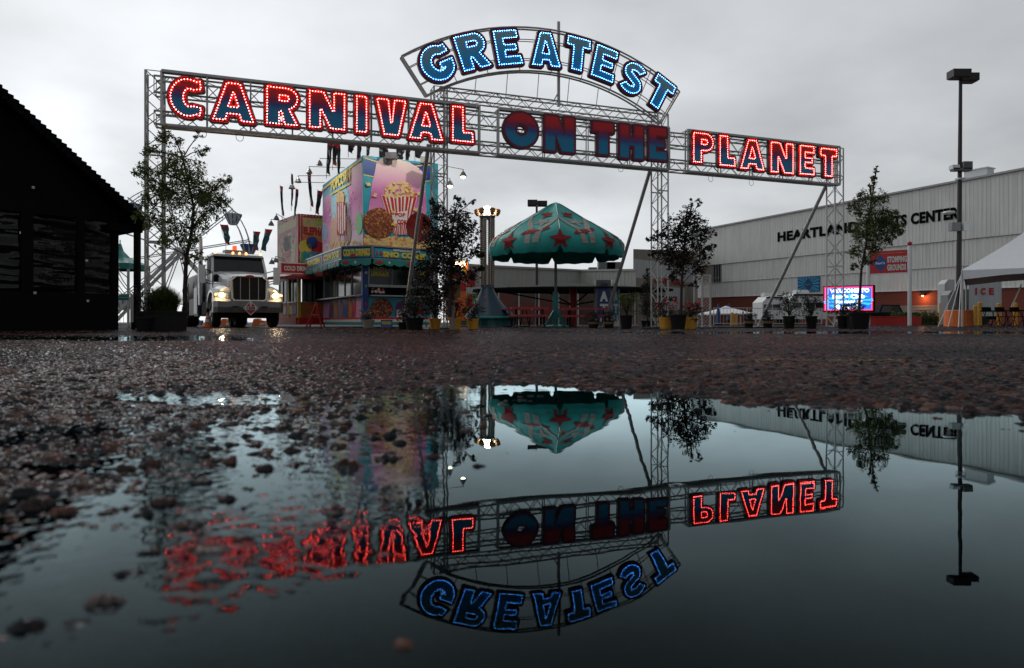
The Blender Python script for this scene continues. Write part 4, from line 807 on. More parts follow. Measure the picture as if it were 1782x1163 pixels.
W.poly(mb, [(0, z0_), (3.2, z0_), (3.2, z1_), (0, z1_)], .008, 1); W.poly(mb, [(.20, z0_), (3.2, z0_), (3.2, z1_ - .16), (.20, z1_ - .16)], .014, 6)
W.ppx(mb, [(526, 428), (540, 422), (560, 426), (560, 402), (526, 412)], .02, 0)
W.text(mb, 'GIANT', 551, 380, 568, 391, .03, 2); W.text(mb, 'ELEPHANT', 527.5, 396, 577, 410, .03, 1, .07)
for cx_, cy_, m_, r in ((531, 430, 2, .30), (543, 423, 3, .28), (554, 434, 1, .34), (530, 448, 4, .24)): a, z = W.px(cx_, cy_); W.poly(mb, [(a + x, z + y) for x, y in blob(r, 12, 1, 1.1, .05, rr)], .026, m_)
W.text(mb, 'SNOW CONES', 527, 438, 580, 453, .036, 8, .07)
k = 30
for i in range(k): z = z0_ + (z1_ - z0_) * (i + .5) / k; mb.ball(W.P(.10, z, .03), .028, 5, 6, 3)
for i in range(12): mb.ball(W.P(.1 + i * .14, z1_ - .08, .03), .028, 5, 6, 3)
mb.build('sign_face', AM, s2t)
mb = MB(); W = WL2; W.poly(mb, [(0, z0_), (L2, z0_), (L2, z1_), (0, z1_)], .008, 0)
W.poly(mb, [(.1, z1_ - .7), (L2 - .2, z1_ - .55), (L2 - .2, z1_ - .15), (.1, z1_ - .3)], .014, 1); W.poly(mb, [(L2 * .5 + x, (z0_ + z1_) / 2 - .1 + y) for x, y in blob(.75, 16, 1.3, .8, .25, rr)], .018, 2)
for i in range(30): W.poly(mb, [(L2 * .5 + rr.uniform(-.8, .8) + x, (z0_ + z1_) / 2 + rr.uniform(-.5, .4) + y) for x, y in blob(.1, 6, 1, 1, .5, rr)], .024, 3)
for x0 in (.2, 2.0): W.poly(mb, [(x0, z0_ + .1), (x0 + .5, z0_ + .1), (x0 + .7, z0_ + 1.3), (x0 + .1, z0_ + 1.1)], .016, 4)
pmat('art_faded', (.50, .30, .28), .5, 0, .2, 2); pmat('art_faded_yellow', (.56, .50, .34), .5, 0, .1); pmat('art_faded_red', (.48, .22, .20), .5, 0, .1)
mb.build('side_mural', ['art_faded', 'art_faded_yellow', 'art_faded_red', 'art_white', 'art_faded_yellow'], s2t)
mb = MB(); zz = z0_ - .05; a = WR2.P(-.9, 0, .7); b = WR2.P(.55, 0, .75); Wd = Wall(a, (b - a).normalized(), Vector(((b - a).normalized().y, -(b - a).normalized().x, 0))); l_ = (b - a).length
Wd.box(mb, 0, l_, zz - .42, zz + .0, -.3, 0, 0); Wd.box(mb, -.03, l_ + .03, zz, zz + .04, -.3, .03, 1); Wd.box(mb, -.03, l_ + .03, zz - .46, zz - .42, -.3, .03, 1); put_text(mb, 'COLD DRINKS', Wd.P(.12, zz - .32, .015), Wd.d, UP, l_ - .25, .22, 1, .01, .05); mb.build('drinks_sign', ['art_red', 'art_white'], s2t)
mb = MB(); za2 = zz - .55
for i in range(14):
    t0, t1 = i / 14, (i + 1) / 14
    def ap(t, r_): return WL2.P(L2 * (1 - t) if t < .0 else 0, 0) if False else None
path = [WL2.P(.2, 0, .5), WL2.P(1.4, 0, .95), WL2.P(2.2, 0, 1.15), WR2.P(-.4, 0, 1.05), WR2.P(1.0, 0, .95), WR2.P(3.2, 0, .9)]
inn = [WL2.P(.2, 0, 0), WL2.P(1.4, 0, 0), WL2.P(2.2, 0, 0), WR2.P(0, 0, 0), WR2.P(1.0, 0, 0), WR2.P(3.2, 0, 0)]
vs = []
for a, b in zip(path, inn): vs += [b + UP * (za2 + .28), a + UP * za2, a + UP * (za2 - .13)]
mb.add(vs, [(3 * i, 3 * i + 1, 3 * i + 4, 3 * i + 3) for i in range(5)] + [(3 * i + 1, 3 * i + 2, 3 * i + 5, 3 * i + 4) for i in range(5)]); mb.build('awning', 'awning_red', s2t)
mb = MB()
for Wd, l_ in ((WR2, 3.2), (WL2, L2)): Wd.box(mb, .02, l_ - .02, .35, 1.15, -.1, 0, 0); Wd.box(mb, .02, l_ - .02, 2.2, z0_ - .2, -.1, 0, 1); Wd.box(mb, .0, l_, .10, .42, -.05, .1, 1)
for i in range(16): Wd = rr.choice([WR2, WL2]); x = rr.uniform(.2, 3); Wd.poly(mb, [(x + a, .78 + b) for a, b in blob(.2, 8, 1, 1.2, .3, rr)], .01 + i * .0005, rr.choice([1, 2, 3, 4]))
mb.build('body', ['art_orange', 'art_red', 'art_yellow', 'art_white', 'art_blue'], s2t)
mb = MB(); WR2.box(mb, -.02, .12, .1, z0_, -.1, .03); WR2.box(mb, 1.35, 1.5, .1, z0_, -.05, .03); WL2.box(mb, 1.6, 1.7, .1, z0_, -.05, .03); mb.build('yellow_post', 'art_yellow', s2t)
for Wd, x0, x1 in ((WR2, .2, 1.3), (WR2, 1.55, 3.0), (WL2, .2, 1.3), (WL2, 1.5, L2 - .2)):
    fr_ = MB(); 
    for x in (x0, x1, (x0 + x1) / 2): Wd.box(fr_, x - .025, x + .025, 1.15, 2.2, -.06, .0)
    Wd.box(fr_, x0, x1, 1.12, 1.17, -.06, .04); w_ = fr_.build('window', 'steel', s2t); gm = MB(); Wd.box(gm, x0, x1, 1.17, 2.2, -.05, -.04); gm.build('pane', 'glass_dark', w_)
for bx_, by_, ax, ay in ((481, 372, 500, 383), (472, 382, 500, 386), (480, 446, 497, 452), (473, 449, 497, 455)): arm_lamp(at(ax, ay, 31), at(bx_, by_, 30.5), par=s2t)
# a-frame sign in front of the red trailer
af = thing('sandwich_board', gd(551, 29.5), 'red folding sandwich board frame standing by the small red food trailer', 'sign board'); b = gd(551, 29.5); mb = MB()
for s_ in (-1, 1):
    mb.tube([b + Vector((-.32 * s_ - .05, -.25, 0)), b + Vector((.0, 0, 1.05))], .035, 6); mb.tube([b + Vector((-.32 * s_ - .05, .25, 0)), b + Vector((.0, 0, 1.05))], .035, 6)
mb.tube([b + Vector((-.2, -.15, .5)), b + Vector((.1, -.15, .5))], .03, 6); mb.build('frame', 'red_paint', af)
# flags above the stands
pmat('flag_black', (.02, .02, .024), .7); pmat('flag_red', (.42, .02, .025), .6); pmat('flag_teal', (.02, .12, .13), .6); pmat('flag_grey', (.25, .25, .27), .6)
def flag(px, y0, y1, D, wd, pal, label, group, lean=0, roof=None):
    zt2, zb2 = zat(y0, D), zat(y1, D); base = at(px, y1 + (roof or 12), D); t = thing('feather_flag', base, label, 'flag', group)
    mb = MB(); mb.tube([base, Vector((base.x, D, zb2)), Vector((base.x + lean * .6, D, (zt2 + zb2) / 2)), Vector((base.x + lean, D, zt2 + .05))], .012, 5); mb.build('pole', 'galv_dark', t)
    mb = MB(); n_ = 7; vs = []; ms = []
    for i in range(n_ + 1):
        f = i / n_; z = zb2 + (zt2 - zb2) * f; x = base.x + lean * f; w_ = wd * (.65 + .35 * f + .12 * math.sin(i * 1.7 + px)); 
        for k_ in range(4): vs.append((x + w_ * k_ / 3, D + .06 * math.sin(k_ * 1.9 + i * 1.1 + px), z - .05 * k_ * (.6 if i < n_ else .1)))
    for i in range(n_):
        for k_ in range(3): mb.add([vs[4 * i + k_], vs[4 * i + k_ + 1], vs[4 * i + 4 + k_ + 1], vs[4 * i + 4 + k_]], [(0, 1, 2, 3)], 1 if i >= n_ - 1 else (2 if (i * 3 + k_ + int(px)) % 7 == 0 and pal != 0 else 0) if i > 0 else (1 if int(px) % 2 else 0))
    mb.build('cloth', [('flag_black', 'flag_black', 'flag_teal')[pal], 'flag_red', 'flag_grey'], t)
FG = 'feather flags on the trailer roofs'
for i, (px, y0, y1, wd, lean, pal, lb) in enumerate((
    (491, 324, 374, .12, -.1, 0, 'leftmost black and red feather flag over the red trailer'), (507, 303, 357, .10, .0, 0, 'tall thin black feather flag, second from the left over the red trailer'),
    (512, 329, 373, .12, .08, 1, 'short dark feather flag close behind the tall thin one'), (541, 301, 358, .16, -.16, 0, 'leaning black feather flag with red tip beside the lamp arms'),
    (549, 332, 371, .22, .1, 0, 'wide dark feather flag with red top left of the popcorn trailer'), (568, 244, 301, .2, .05, 1, 'long black flag with red foot hanging farthest left above the popcorn trailer'),
    (579, 247, 286, .2, .0, 0, 'dark flag second from left above the lamp arms of the popcorn trailer'), (588, 250, 301, .15, -.05, 0, 'narrow dark flag with red upper edge right of the two long ones'),
    (606, 249, 264, .26, 0, 0, 'short red flag end just above the left edge of the popcorn trailer'), (621, 249, 276, .18, .03, 0, 'dark flag hanging over the near corner of the popcorn trailer'),
    (638, 250, 272, .14, 0, 1, 'small red and grey flag right of the near corner of the popcorn trailer'), (660, 253, 276, .4, 0, 1, 'wide red and grey flag left of the first roof flood lamp'),
    (690, 255, 277, .34, 0, 1, 'wide grey and red flag right of the first roof flood lamp'), (706, 256, 278, .2, 0, 0, 'dark narrow flag in the middle of the trailer roof'), (722, 257, 273, .34, 0, 0, 'red edged dark flag left of the second roof flood lamp'))):
    D = 31.5 if px < 560 else 27.6; flag(px, y0, y1, D, wd, pal, lb, FG, lean, 10)
for px, y0, y1, wd, lean, lb in ((393, 391, 424, .42, -.3, 'teal and red feather flag behind the truck cab on the left'), (441, 403, 434, .36, .0, 'teal and red feather flag behind the cab roof lights'), (454, 399, 435, .36, .25, 'leaning teal and red feather flag right of the cab roof lights')):
    flag(px, y0, y1, 38, wd, 2, lb, 'teal flags behind the truck', lean, 40)
# ---------------------------------------------------------------- tanker truck, nose to the viewer (x right, y back along the truck, z up)
pmat('truck_white', (.60, .62, .64), .22, 0, .06, 2, coat=.5); pmat('chrome', (.72, .71, .69), .22, .8, .05); pmat('tank_steel', (.055, .045, .042), .45, 0, .25, 1.5, spec=.3); pmat('bumper_steel', (.20, .19, .19), .3, .55, .2, 4); pmat('bar_bright', (.55, .53, .50), .4); pmat('rubber', (.010, .010, .010), .8)
pmat('grille_dark', (.035, .028, .022), .35, .6); pmat('head_glow', (1, .8, .5), .3, emit=(1, .66, .30), estr=45); pmat('marker_glow', (1, .4, .1), .3, emit=(1, .34, .10), estr=4)
tr_o = gd(434, 25.6); TH = R(32); tdx = Vector((math.cos(TH), math.sin(TH), 0)); tdy = Vector((-math.sin(TH), math.cos(TH), 0))
truck = thing('tanker_truck', tr_o, 'white nosed tanker truck with lit headlights and steel tank parked beside the red food trailer', 'truck')
def T(x, y, z): return tr_o + tdx * x + tdy * y + UP * z
def tbox(mb, x0, x1, y0, y1, z0, z1, mi=0): return mb.box(T((x0 + x1) / 2, (y0 + y1) / 2, (z0 + z1) / 2 ), (x1 - x0, y1 - y0, z1 - z0), mi, xd=tdx, yd=tdy)
def loft(mb, secs, mi=0):
    k = len(secs[0]); vs = [T(*p) for s_ in secs for p in s_]
    fs = [(i * k + j, i * k + (j + 1) % k, (i + 1) * k + (j + 1) % k, (i + 1) * k + j) for i in range(len(secs) - 1) for j in range(k)] + [tuple(range(k - 1, -1, -1)), tuple((len(secs) - 1) * k + j for j in range(k))]
    mb.add(vs, fs, mi)
mb = MB()
def hood(y, w, zt, zb=1.0, wb=None, r=.22): wb = wb or w; return [(-wb, y, zb), (-w - .04, y, (zt + zb) / 2), (-w, y, zt - r), (-w + r * .4, y, zt - r * .35), (-w + r, y, zt), (0, y, zt + .03), (w - r, y, zt), (w - r * .4, y, zt - r * .35), (w, y, zt - r), (w + .04, y, (zt + zb) / 2), (wb, y, zb)]
loft(mb, [hood(.05, .72, 1.93, .98), hood(.2, .76, 1.98, .98), hood(1.0, .86, 2.10, .98), hood(1.9, .98, 2.20, .98)])
for sx in (-1, 1):       # fenders sweeping over the front wheels
    secs = []
    for i in range(9):
        a = math.pi * i / 8; y = .95 - math.cos(a) * .88; z = .88 + math.sin(a) * .62
        secs.append([(sx * .66, y, z - .02), (sx * .70, y, z + .10), (sx * 1.08, y, z + .06), (sx * 1.22, y, z - .06), (sx * 1.22, y, z - .16)])
    loft(mb, secs)
    loft(mb, [[(sx * .66, .02, .95), (sx * .66, .02, 1.5), (sx * .95, .04, 1.42), (sx * 1.18, .12, 1.25), (sx * 1.2, .14, .95)], [(sx * .66, .6, .95), (sx * .66, .6, 1.62), (sx * .95, .6, 1.58), (sx * 1.2, .6, 1.45), (sx * 1.22, .6, .95)]])
mb.build('hood', 'truck_white', truck)
mb = MB(); cabs = []
def cs(y, w, z0, z1): return [(-w, y, z0), (-w, y, z1 - .12), (-w + .12, y, z1), (w - .12, y, z1), (w, y, z1 - .12), (w, y, z0)]
loft(mb, [[(-1.04, 1.85, 1.0), (-1.04, 1.85, 2.12), (-.98, 1.85, 2.16), (.98, 1.85, 2.16), (1.04, 1.85, 2.12), (1.04, 1.85, 1.0)], cs(2.05, 1.05, 1.0, 2.2), cs(3.3, 1.05, 1.0, 2.2)])
for sx in (-1, 1):
    mb.bar(T(sx * 1.0, 1.92, 2.15), T(sx * .94, 2.32, 2.84), .09); mb.bar(T(sx * 1.02, 2.9, 2.15), T(sx * .97, 2.9, 2.86), .09)
tbox(mb, -1.03, 1.03, 3.1, 3.3, 2.15, 2.9); loft(mb, [[(-.98, 2.14, 2.82), (-.9, 2.10, 2.90), (.9, 2.10, 2.90), (.98, 2.14, 2.82)], [(-1.02, 2.4, 2.82), (-.92, 2.4, 2.98), (.92, 2.4, 2.98), (1.02, 2.4, 2.82)], [(-1.02, 3.3, 2.82), (-.92, 3.3, 2.98), (.92, 3.3, 2.98), (1.02, 3.3, 2.82)]])
cab = mb.build('cab', 'truck_white', truck)
mb = MB(); mb.add([T(-.97, 1.93, 2.18), T(.97, 1.93, 2.18), T(.91, 2.28, 2.82), T(-.91, 2.28, 2.82)], [(0, 1, 2, 3)]); mb.bar(T(0, 1.92, 2.2), T(0, 2.27, 2.82), .03); 
for sx in (-1, 1): mb.add([T(sx * 1.035, 2.02, 2.2), T(sx * 1.035, 2.86, 2.2), T(sx * .99, 2.86, 2.8), T(sx * .97, 2.3, 2.8)], [(0, 1, 2, 3)])
mb.build('windshield', 'glass_dark', truck)
mb = MB(); tbox(mb, -.5, .5, 2.5, 3.0, 2.2, 2.35); tbox(mb, -.42, .25, 3.02, 3.08, 2.2, 2.62); mb.build('seats', 'grey_paint', cab)
for x0, x1 in ((-.75, -.05), (.05, .8)): mb = MB(); mb.tube([T(x0, 1.9, 2.2), T(x1, 1.905, 2.235)], .012, 4); mb.build('wiper', 'black', truck)
mb = MB(); w0, z0, z1 = .60, 1.0, 1.90
ol = [(-w0, z0 + .08), (-w0 + .08, z0), (w0 - .08, z0), (w0, z0 + .08), (w0 + .02, z1 - .14), (w0 - .14, z1), (-w0 + .14, z1), (-w0 - .02, z1 - .14)]
mb.tube([T(x, -.02, z) for x, z in ol + ol[:1]], .04, 8)
gr = mb.build('grille_surround', 'chrome', truck)
for x in (-.32, 0, .32): mb = MB(); mb.bar(T(x, -.02, z0), T(x, -.02, z1), .022); mb.build('grille_bar', 'bar_bright', truck)
mb = MB(); mb.prism([(x * .97, z) for x, z in ol], T(0, .06, 0), tdx, UP, 0, .03)
for i in range(22): tbox(mb, -w0, w0, .02, .04, z0 + .03 + i * .04, z0 + .045 + i * .04)
mb.build('grille', 'grille_dark', truck)
mb = MB(); mb.prism([(.16 * math.cos(t * .524), .055 * math.sin(t * .524)) for t in range(12)], T(0, -.05, z1 + .01), tdx, UP, 0, .03); mb.build('badge', 'red_paint', truck)
mb = MB(); loft(mb, [[(x, y, .56), (x, y - .03, .76), (x, y, .97), (x, y + .2, .97), (x, y + .2, .56)] for x, y in ((-1.25, .10), (-1.12, -.12), (-.6, -.17), (.6, -.17), (1.12, -.12), (1.25, .10))])
for x in (-.52, .52): mb.lathe(T(x, -.19, .78), [(.12, 0), (.13, .02)], 12)
bum = mb.build('bumper', 'bumper_steel', truck)
mb = MB(); o = T(0, -.24, .72); s_ = .27
mb.prism([(0, -s_), (s_, 0), (0, s_), (-s_, 0)], o, tdx, UP, .0, .015, 0); mb.prism([(0, -s_ * .88), (s_ * .88, 0), (0, s_ * .88), (-s_ * .88, 0)], o, tdx, UP, .015, .02, 1)
mb.prism([(-.20, -.06), (.20, -.06), (.20, .06), (-.20, .06)], o, tdx, UP, .02, .025, 0); put_text(mb, '1203', o - tdx * .15 - UP * .045 + tdy * -.03, tdx, UP, .30, .09, 2, .006, .05)
mb.prism([(-.04, .10), (.04, .10), (.02, .2), (-.02, .2)], o, tdx, UP, .02, .026, 0); mb.build('hazard_placard', ['white_paint', 'art_red', 'sign_black'], truck)
for sx in (-1, 1):
    mb = MB(); loft(mb, [[(sx * .74, -.03, 1.10), (sx * .74, -.03, 1.28), (sx * 1.16, .06, 1.30), (sx * 1.20, .10, 1.14)], [(sx * .74, .2, 1.10), (sx * .74, .2, 1.28), (sx * 1.16, .24, 1.30), (sx * 1.20, .24, 1.14)]]); h = mb.build('headlight', 'chrome', truck)
    mb = MB(); mb.ball(T(sx * .98, -.015, 1.2), .075, 0, 10, 6); mb.build('bulb', 'head_glow', h); mb = MB(); mb.ball(T(sx * 1.17, .03, 1.22), .05, 0, 8, 5, .8); mb.build('indicator', 'marker_glow', h)
for x in (-.86, -.2, .05, .3, .86): mb = MB(); mb.lathe(T(x, 2.2, 2.95), [(.05, 0), (.045, .04), (.02, .07)], 8); mb.build('roof_marker', 'marker_glow', truck)
mb = MB(); loft(mb, [[(-.46, 2.5, 2.98), (-.42, 2.5, 3.12), (.36, 2.5, 3.12), (.42, 2.5, 2.98)], [(-.46, 3.2, 2.98), (-.42, 3.2, 3.16), (.36, 3.2, 3.16), (.42, 3.2, 2.98)]]); mb.build('roof_cooler', 'grey_paint', truck)
mb = MB(); mb.lathe(T(-.05, 2.7, 3.12), [(.09, 0), (.085, .18), (.05, .2)], 10); mb.build('beacon', pmat('beacon', (.7, .08, .02), .3, emit=(1, .12, .02), estr=.8), truck)
mb = MB(); mb.tube([T(-1.22, 3.5, .9), T(-1.22, 3.5, 2.6), T(-1.22, 3.5, 3.62), T(-1.22, 3.62, 3.74)], [.085, .085, .07, .065], 10); mb.tube([T(-1.22, 3.5, 1.3), T(-1.22, 3.5, 2.5)], .10, 10); mb.build('exhaust_stack', 'chrome', truck)
for sx in (-1, 1):
    mb = MB(); tbox(mb, sx * 1.40 - .12, sx * 1.40 + .12, 1.72, 1.84, 1.72, 2.42); o_ = mb.build('mirror', 'white_paint', truck)
    mb = MB(); 
    for z in (1.8, 1.9, 2.3): mb.tube([T(sx * 1.03, 2.1, z - .1), T(sx * 1.38, 1.82, z)], .02, 5)
    mb.build('bracket', 'black', o_)
mb = MB(); mb.lathe(T(-.96, 1.3, 1.75), [(.1, 0), (.1, .25), (.02, .3)], 10); mb.build('air_intake', 'black', truck)
# chassis and wheels
mb = MB(); tbox(mb, -.45, .45, .3, 9.6, .62, .95); tbox(mb, -1.1, 1.1, .35, .6, .35, .6); tbox(mb, -1.2, -.7, 2.0, 3.3, .5, 1.0); tbox(mb, .7, 1.2, 2.0, 3.3, .5, 1.0); mb.build('chassis', 'black', truck)
def wheel(x, y, w_=.3):
    mb = MB(); c = T(x, y, .50); vs = []; n_ = 20
    prof = [(.30, -w_ / 2), (.46, -w_ / 2), (.505, -w_ * .38), (.505, w_ * .38), (.46, w_ / 2), (.30, w_ / 2)]
    for r_, o in prof:
        for j in range(n_): a = 2 * math.pi * j / n_; vs.append(c + tdx * o + tdy * (r_ * math.cos(a)) + UP * (r_ * math.sin(a)))
    mb.add(vs, [(i * n_ + j, i * n_ + (j + 1) % n_, ((i + 1) % 6) * n_ + (j + 1) % n_, ((i + 1) % 6) * n_ + j) for i in range(6) for j in range(n_)]); o_ = mb.build('wheel', 'rubber', truck)
    mb = MB(); vs = []
    for r_, o in ((.30, 0), (.29, -.4), (.12, -.35), (.10, -.6)):
        for j in range(n_): a = 2 * math.pi * j / n_; vs.append(c + tdx * (o * w_ * (1 if x < 0 else -1)) + tdy * (r_ * math.cos(a)) + UP * (r_ * math.sin(a)))
    mb.add(vs, [(i * n_ + j, i * n_ + (j + 1) % n_, (i + 1) * n_ + (j + 1) % n_, (i + 1) * n_ + j) for i in range(3) for j in range(n_)] + [tuple(range(3 * n_, 4 * n_))]); mb.build('rim', 'galv', o_)
for x in (-1.05, 1.05):
    wheel(x, .95)
    for y in (7.6, 8.9): wheel(x, y, .5)
mb = MB(); n_ = 24; secs = []
for y, k_ in ((3.75, .9), (3.9, 1), (9.9, 1), (10.05, .9)): secs.append([(1.18 * k_ * math.copysign(abs(math.cos(2 * math.pi * j / n_)) ** .75, math.cos(2 * math.pi * j / n_)), y, 1.72 + .86 * k_ * math.copysign(abs(math.sin(2 * math.pi * j / n_)) ** .8, math.sin(2 * math.pi * j / n_))) for j in range(n_)])
loft(mb, secs)
for y in (3.9, 5.9, 7.9, 9.8): mb.tube([T(1.19 * math.cos(a * .2618), y, 1.72 + .87 * math.sin(a * .2618)) for a in range(25)], .03, 5)
mb.build('tank', 'tank_steel', truck, smooth=True)
mb = MB(); tbox(mb, -.55, .55, 4.2, 9.7, 2.5, 2.62)
for y in (4.6, 6.2, 7.8, 9.2): mb.lathe(T(0, y, 2.6), [(.25, 0), (.25, .14), (.1, .18)], 12)
for sx in (-.55, .55): mb.tube([T(sx, 4.2, 2.8), T(sx, 9.7, 2.8)], .02, 5)
mb.build('walkway', 'tank_steel', truck)
mb = MB(); tbox(mb, -1.27, -.6, 3.9, 5.0, .45, 1.75); tbox(mb, -1.27, -.6, 5.1, 6.7, .5, 1.2); tbox(mb, .6, 1.25, 4, 6.7, .5, 1.2); lk = mb.build('equipment_locker', 'tank_steel', truck); mb = MB(); tbox(mb, -1.30, -1.27, 3.98, 4.92, .55, 1.65); mb.build('door', 'white_paint', lk)
mb = MB(); 
for sx in (-1, 1): tbox(mb, sx * 1.05 - .28, sx * 1.05 + .28, 7.0, 9.5, 1.04, 1.09); tbox(mb, sx * 1.05 - .26, sx * 1.05 + .26, 6.96, 7.0, .4, 1.09)
mb.build('rear_mudguard', 'tank_steel', truck)
for sx in (-.98, .98):
    for nm, e_ in (('headlight_beam', 60),):
        ld = bpy.data.lights.new(nm, 'SPOT'); ld.energy = e_; ld.color = (1, .72, .42); ld.spot_size = R(80); ld.spot_blend = .8; ld.shadow_soft_size = .08
        lo_ = bpy.data.objects.new(nm, ld); C.objects.link(lo_); lo_.location = T(sx, -.12, 1.2); lo_.rotation_euler = (T(sx, -.12, 1.2) - T(sx, -8, .5)).to_track_quat('Z', 'Y').to_euler()
# orange cones and boxes beyond the truck
def cone(px, D, label):
    b = gd(px, D); t = thing('traffic_cone', b, label, 'traffic cone', 'orange cones around the truck'); mb = MB(); mb.box(b + UP * .02, (.34, .34, .04)); mb.lathe(b + UP * .04, [(.13, 0), (.03, .5), (.02, .52)], 12); mb.build('body', 'orange_paint', t)
    mb = MB(); mb.lathe(b + UP * .04, [(.102, .16), (.076, .28)], 12); mb.lathe(b + UP * .04, [(.067, .34), (.052, .40)], 12); mb.build('reflective_band', 'white_paint', t)
cone(361, 25.5, 'orange cone with white bands beside the left front wheel of the truck')
for px0, px1, D, lb in ((383, 401, 37, 'low orange barrier seen under the left half of the truck bumper'), (438, 461, 37, 'low orange barrier seen under the right half of the truck bumper')):
    a, b = gd(px0, D), gd(px1, D); t = thing('orange_barrier', (a + b) / 2, lb, 'barrier'); mb = MB(); w_ = (b - a).x
    mb.prism([(0, 0), (w_, 0), (w_ * .93, .28), (w_ * .6, .30), (w_ * .5, .40), (w_ * .15, .38), (w_ * .06, .2)], a, Vector((1, 0, 0)), UP, -.4, 0); mb.build('body', 'orange_paint', t); mb = MB(); mb.box((a + b) / 2 + Vector((w_ * .3, -.05, .1)), (w_ * .3, .1, .12)); mb.build('label_plate', 'white_paint', t)
# ---------------------------------------------------------------- star umbrella with picnic tables
pmat('canvas_teal', (.015, .34, .31), .6, 0, .14, 1.5, .5, 2.5); pmat('canvas_white', (.66, .62, .57), .6); pmat('canvas_red', (.55, .04, .05), .6); pmat('table_red', (.42, .03, .045), .4)
uc = gd(967, 26); Rm = 2.58
um = thing('picnic_umbrella', uc, 'huge teal parasol patterned with red and white stars over the red picnic tables', 'umbrella')
zap = zat(354, 26)
n_ = 8; ns = 14; nr_ = 16
def uprof(t):  # radius fraction, height
    z = zat(float(np.interp(t, [0, .1, .36, .62, .74, .84, .93, 1], [353, 358, 382, 403, 415, 430, 443, 451])), 26)
    r_ = Rm * float(np.interp(t, [0, .1, .36, .62, .74, .84, .93, 1], [.012, .10, .44, .78, .92, 1.0, .985, .955]))
    return r_, z
def upos(th, t):
    r_, z = uprof(t); k = (th / (2 * math.pi) * n_) % 1; sc_ = math.sin(k * math.pi)
    r_ *= 1 + .055 * sc_ * t - .03 * t; z -= .15 * sc_ * math.sin(t * math.pi) * (t < .95)
    z += .03 * math.sin(th * 23 + t * 9) * max(0, t - .5); r_ += .03 * math.sin(th * 31 + t * 14) * max(0, t - .45)
    if t > .9: z += .24 * (1 - min(1, sc_ * 4.5)) * ((t - .9) / .1)
    return uc + Vector((r_ * math.cos(th), r_ * math.sin(th), z))
mb = MB(); cols = n_ * ns; vs = [upos(2 * math.pi * (j / cols) , i / nr_) for i in range(nr_ + 1) for j in range(cols)]
mb.add(vs, [(i * cols + j, i * cols + (j + 1) % cols, (i + 1) * cols + (j + 1) % cols, (i + 1) * cols + j) for i in range(nr_) for j in range(cols)])
can = mb.build('canopy', 'canvas_teal', um, smooth=True)
pat = MB()
def upatch(pts, mi):    # polygon given in (angle, t), triangulated as a fan of small pieces laid 8 mm over the canvas
    me = loops_mesh([pts], 0.0001); vs = []
    for v in me[0]: p = upos(v[0], max(.02, min(.995, v[1]))); q = uc + UP * (p.z - .8); nn_ = (p - q).normalized(); vs.append(p + nn_ * .022 + UP * .006)
    pat.add(vs, me[1], mi)
def dens(lp, k=5): return [(a[0] + (b[0] - a[0]) * i / k, a[1] + (b[1] - a[1]) * i / k) for a, b in zip(lp, lp[1:] + lp[:1]) for i in range(k)]
def ustar(th, t, r_, mi, rot=0):
    R0 = uprof(t)[0]; lp = []
    for j in range(10): q = r_ * (1 if j % 2 == 0 else .40); a = rot + j * math.pi / 5; lp.append((th + q * math.sin(a) / R0, t - q * math.cos(a) / (Rm * 1.35)))
    upatch(dens(lp, 2), mi)
for k in range(n_):
    th0 = 2 * math.pi * (k) / n_ - 0 * math.pi / 2; thm = th0 + math.pi / n_
    ustar(th0, .84, .44, 1); ustar(thm, .30, .27, 1, .3 * (-1) ** k); ustar(thm + .02, .47, .36, 0, .5)
    w_ = .065
    for s_ in (-1, 1):
        lp = [(th0, .46), (th0 + s_ * .14, .56), (th0 + s_ * .27, .66), (th0 + s_ * .29, .87), (th0 + s_ * (.29 + .085), .87), (th0 + s_ * .345, .62), (th0 + s_ * .17, .485), (th0, .405)]
        upatch(dens(lp, 4), 0)
    lp = [(thm - .2, .77), (thm - .13, .68), (thm + .0, .66), (thm + .22, .63), (thm + .24, .67), (thm + .05, .72), (thm - .06, .75)]; upatch(dens(lp, 3), 1)
sm = MB()
for k in range(n_): sm.tube([upos(2 * math.pi * k / n_, i / 20) + UP * .004 for i in range(1, 20)], .012, 4)
sm.build('seam', 'teal_paint', can)
pat.build('pattern', ['canvas_white', 'canvas_red'], can)
mb = MB(); mb.tube([uc, uc + UP * (zap - .15)], .055, 10)
for k in range(n_): th = 2 * math.pi * k / n_; mb.tube([uc + UP * (zap - .2), upos(th, .72) - UP * .08], .015, 4); mb.tube([uc + UP * (zap - 1.3), upos(th, .4) - UP * .05], .012, 4)
mb.build('pole', 'galv_dark', um)
mb = MB(); mb.tube([uc, uc + UP * 1.35], .11, 10); 
for k in range(4): a = k * math.pi / 2 + .6; mb.bar(uc + UP * .75, uc + Vector((.55 * math.cos(a), .55 * math.sin(a), .03)), .06)
mb.lathe(uc, [(.5, 0), (.5, .05), (.1, .12)], 12); mb.build('stand', 'teal_paint', um)
pt0 = None
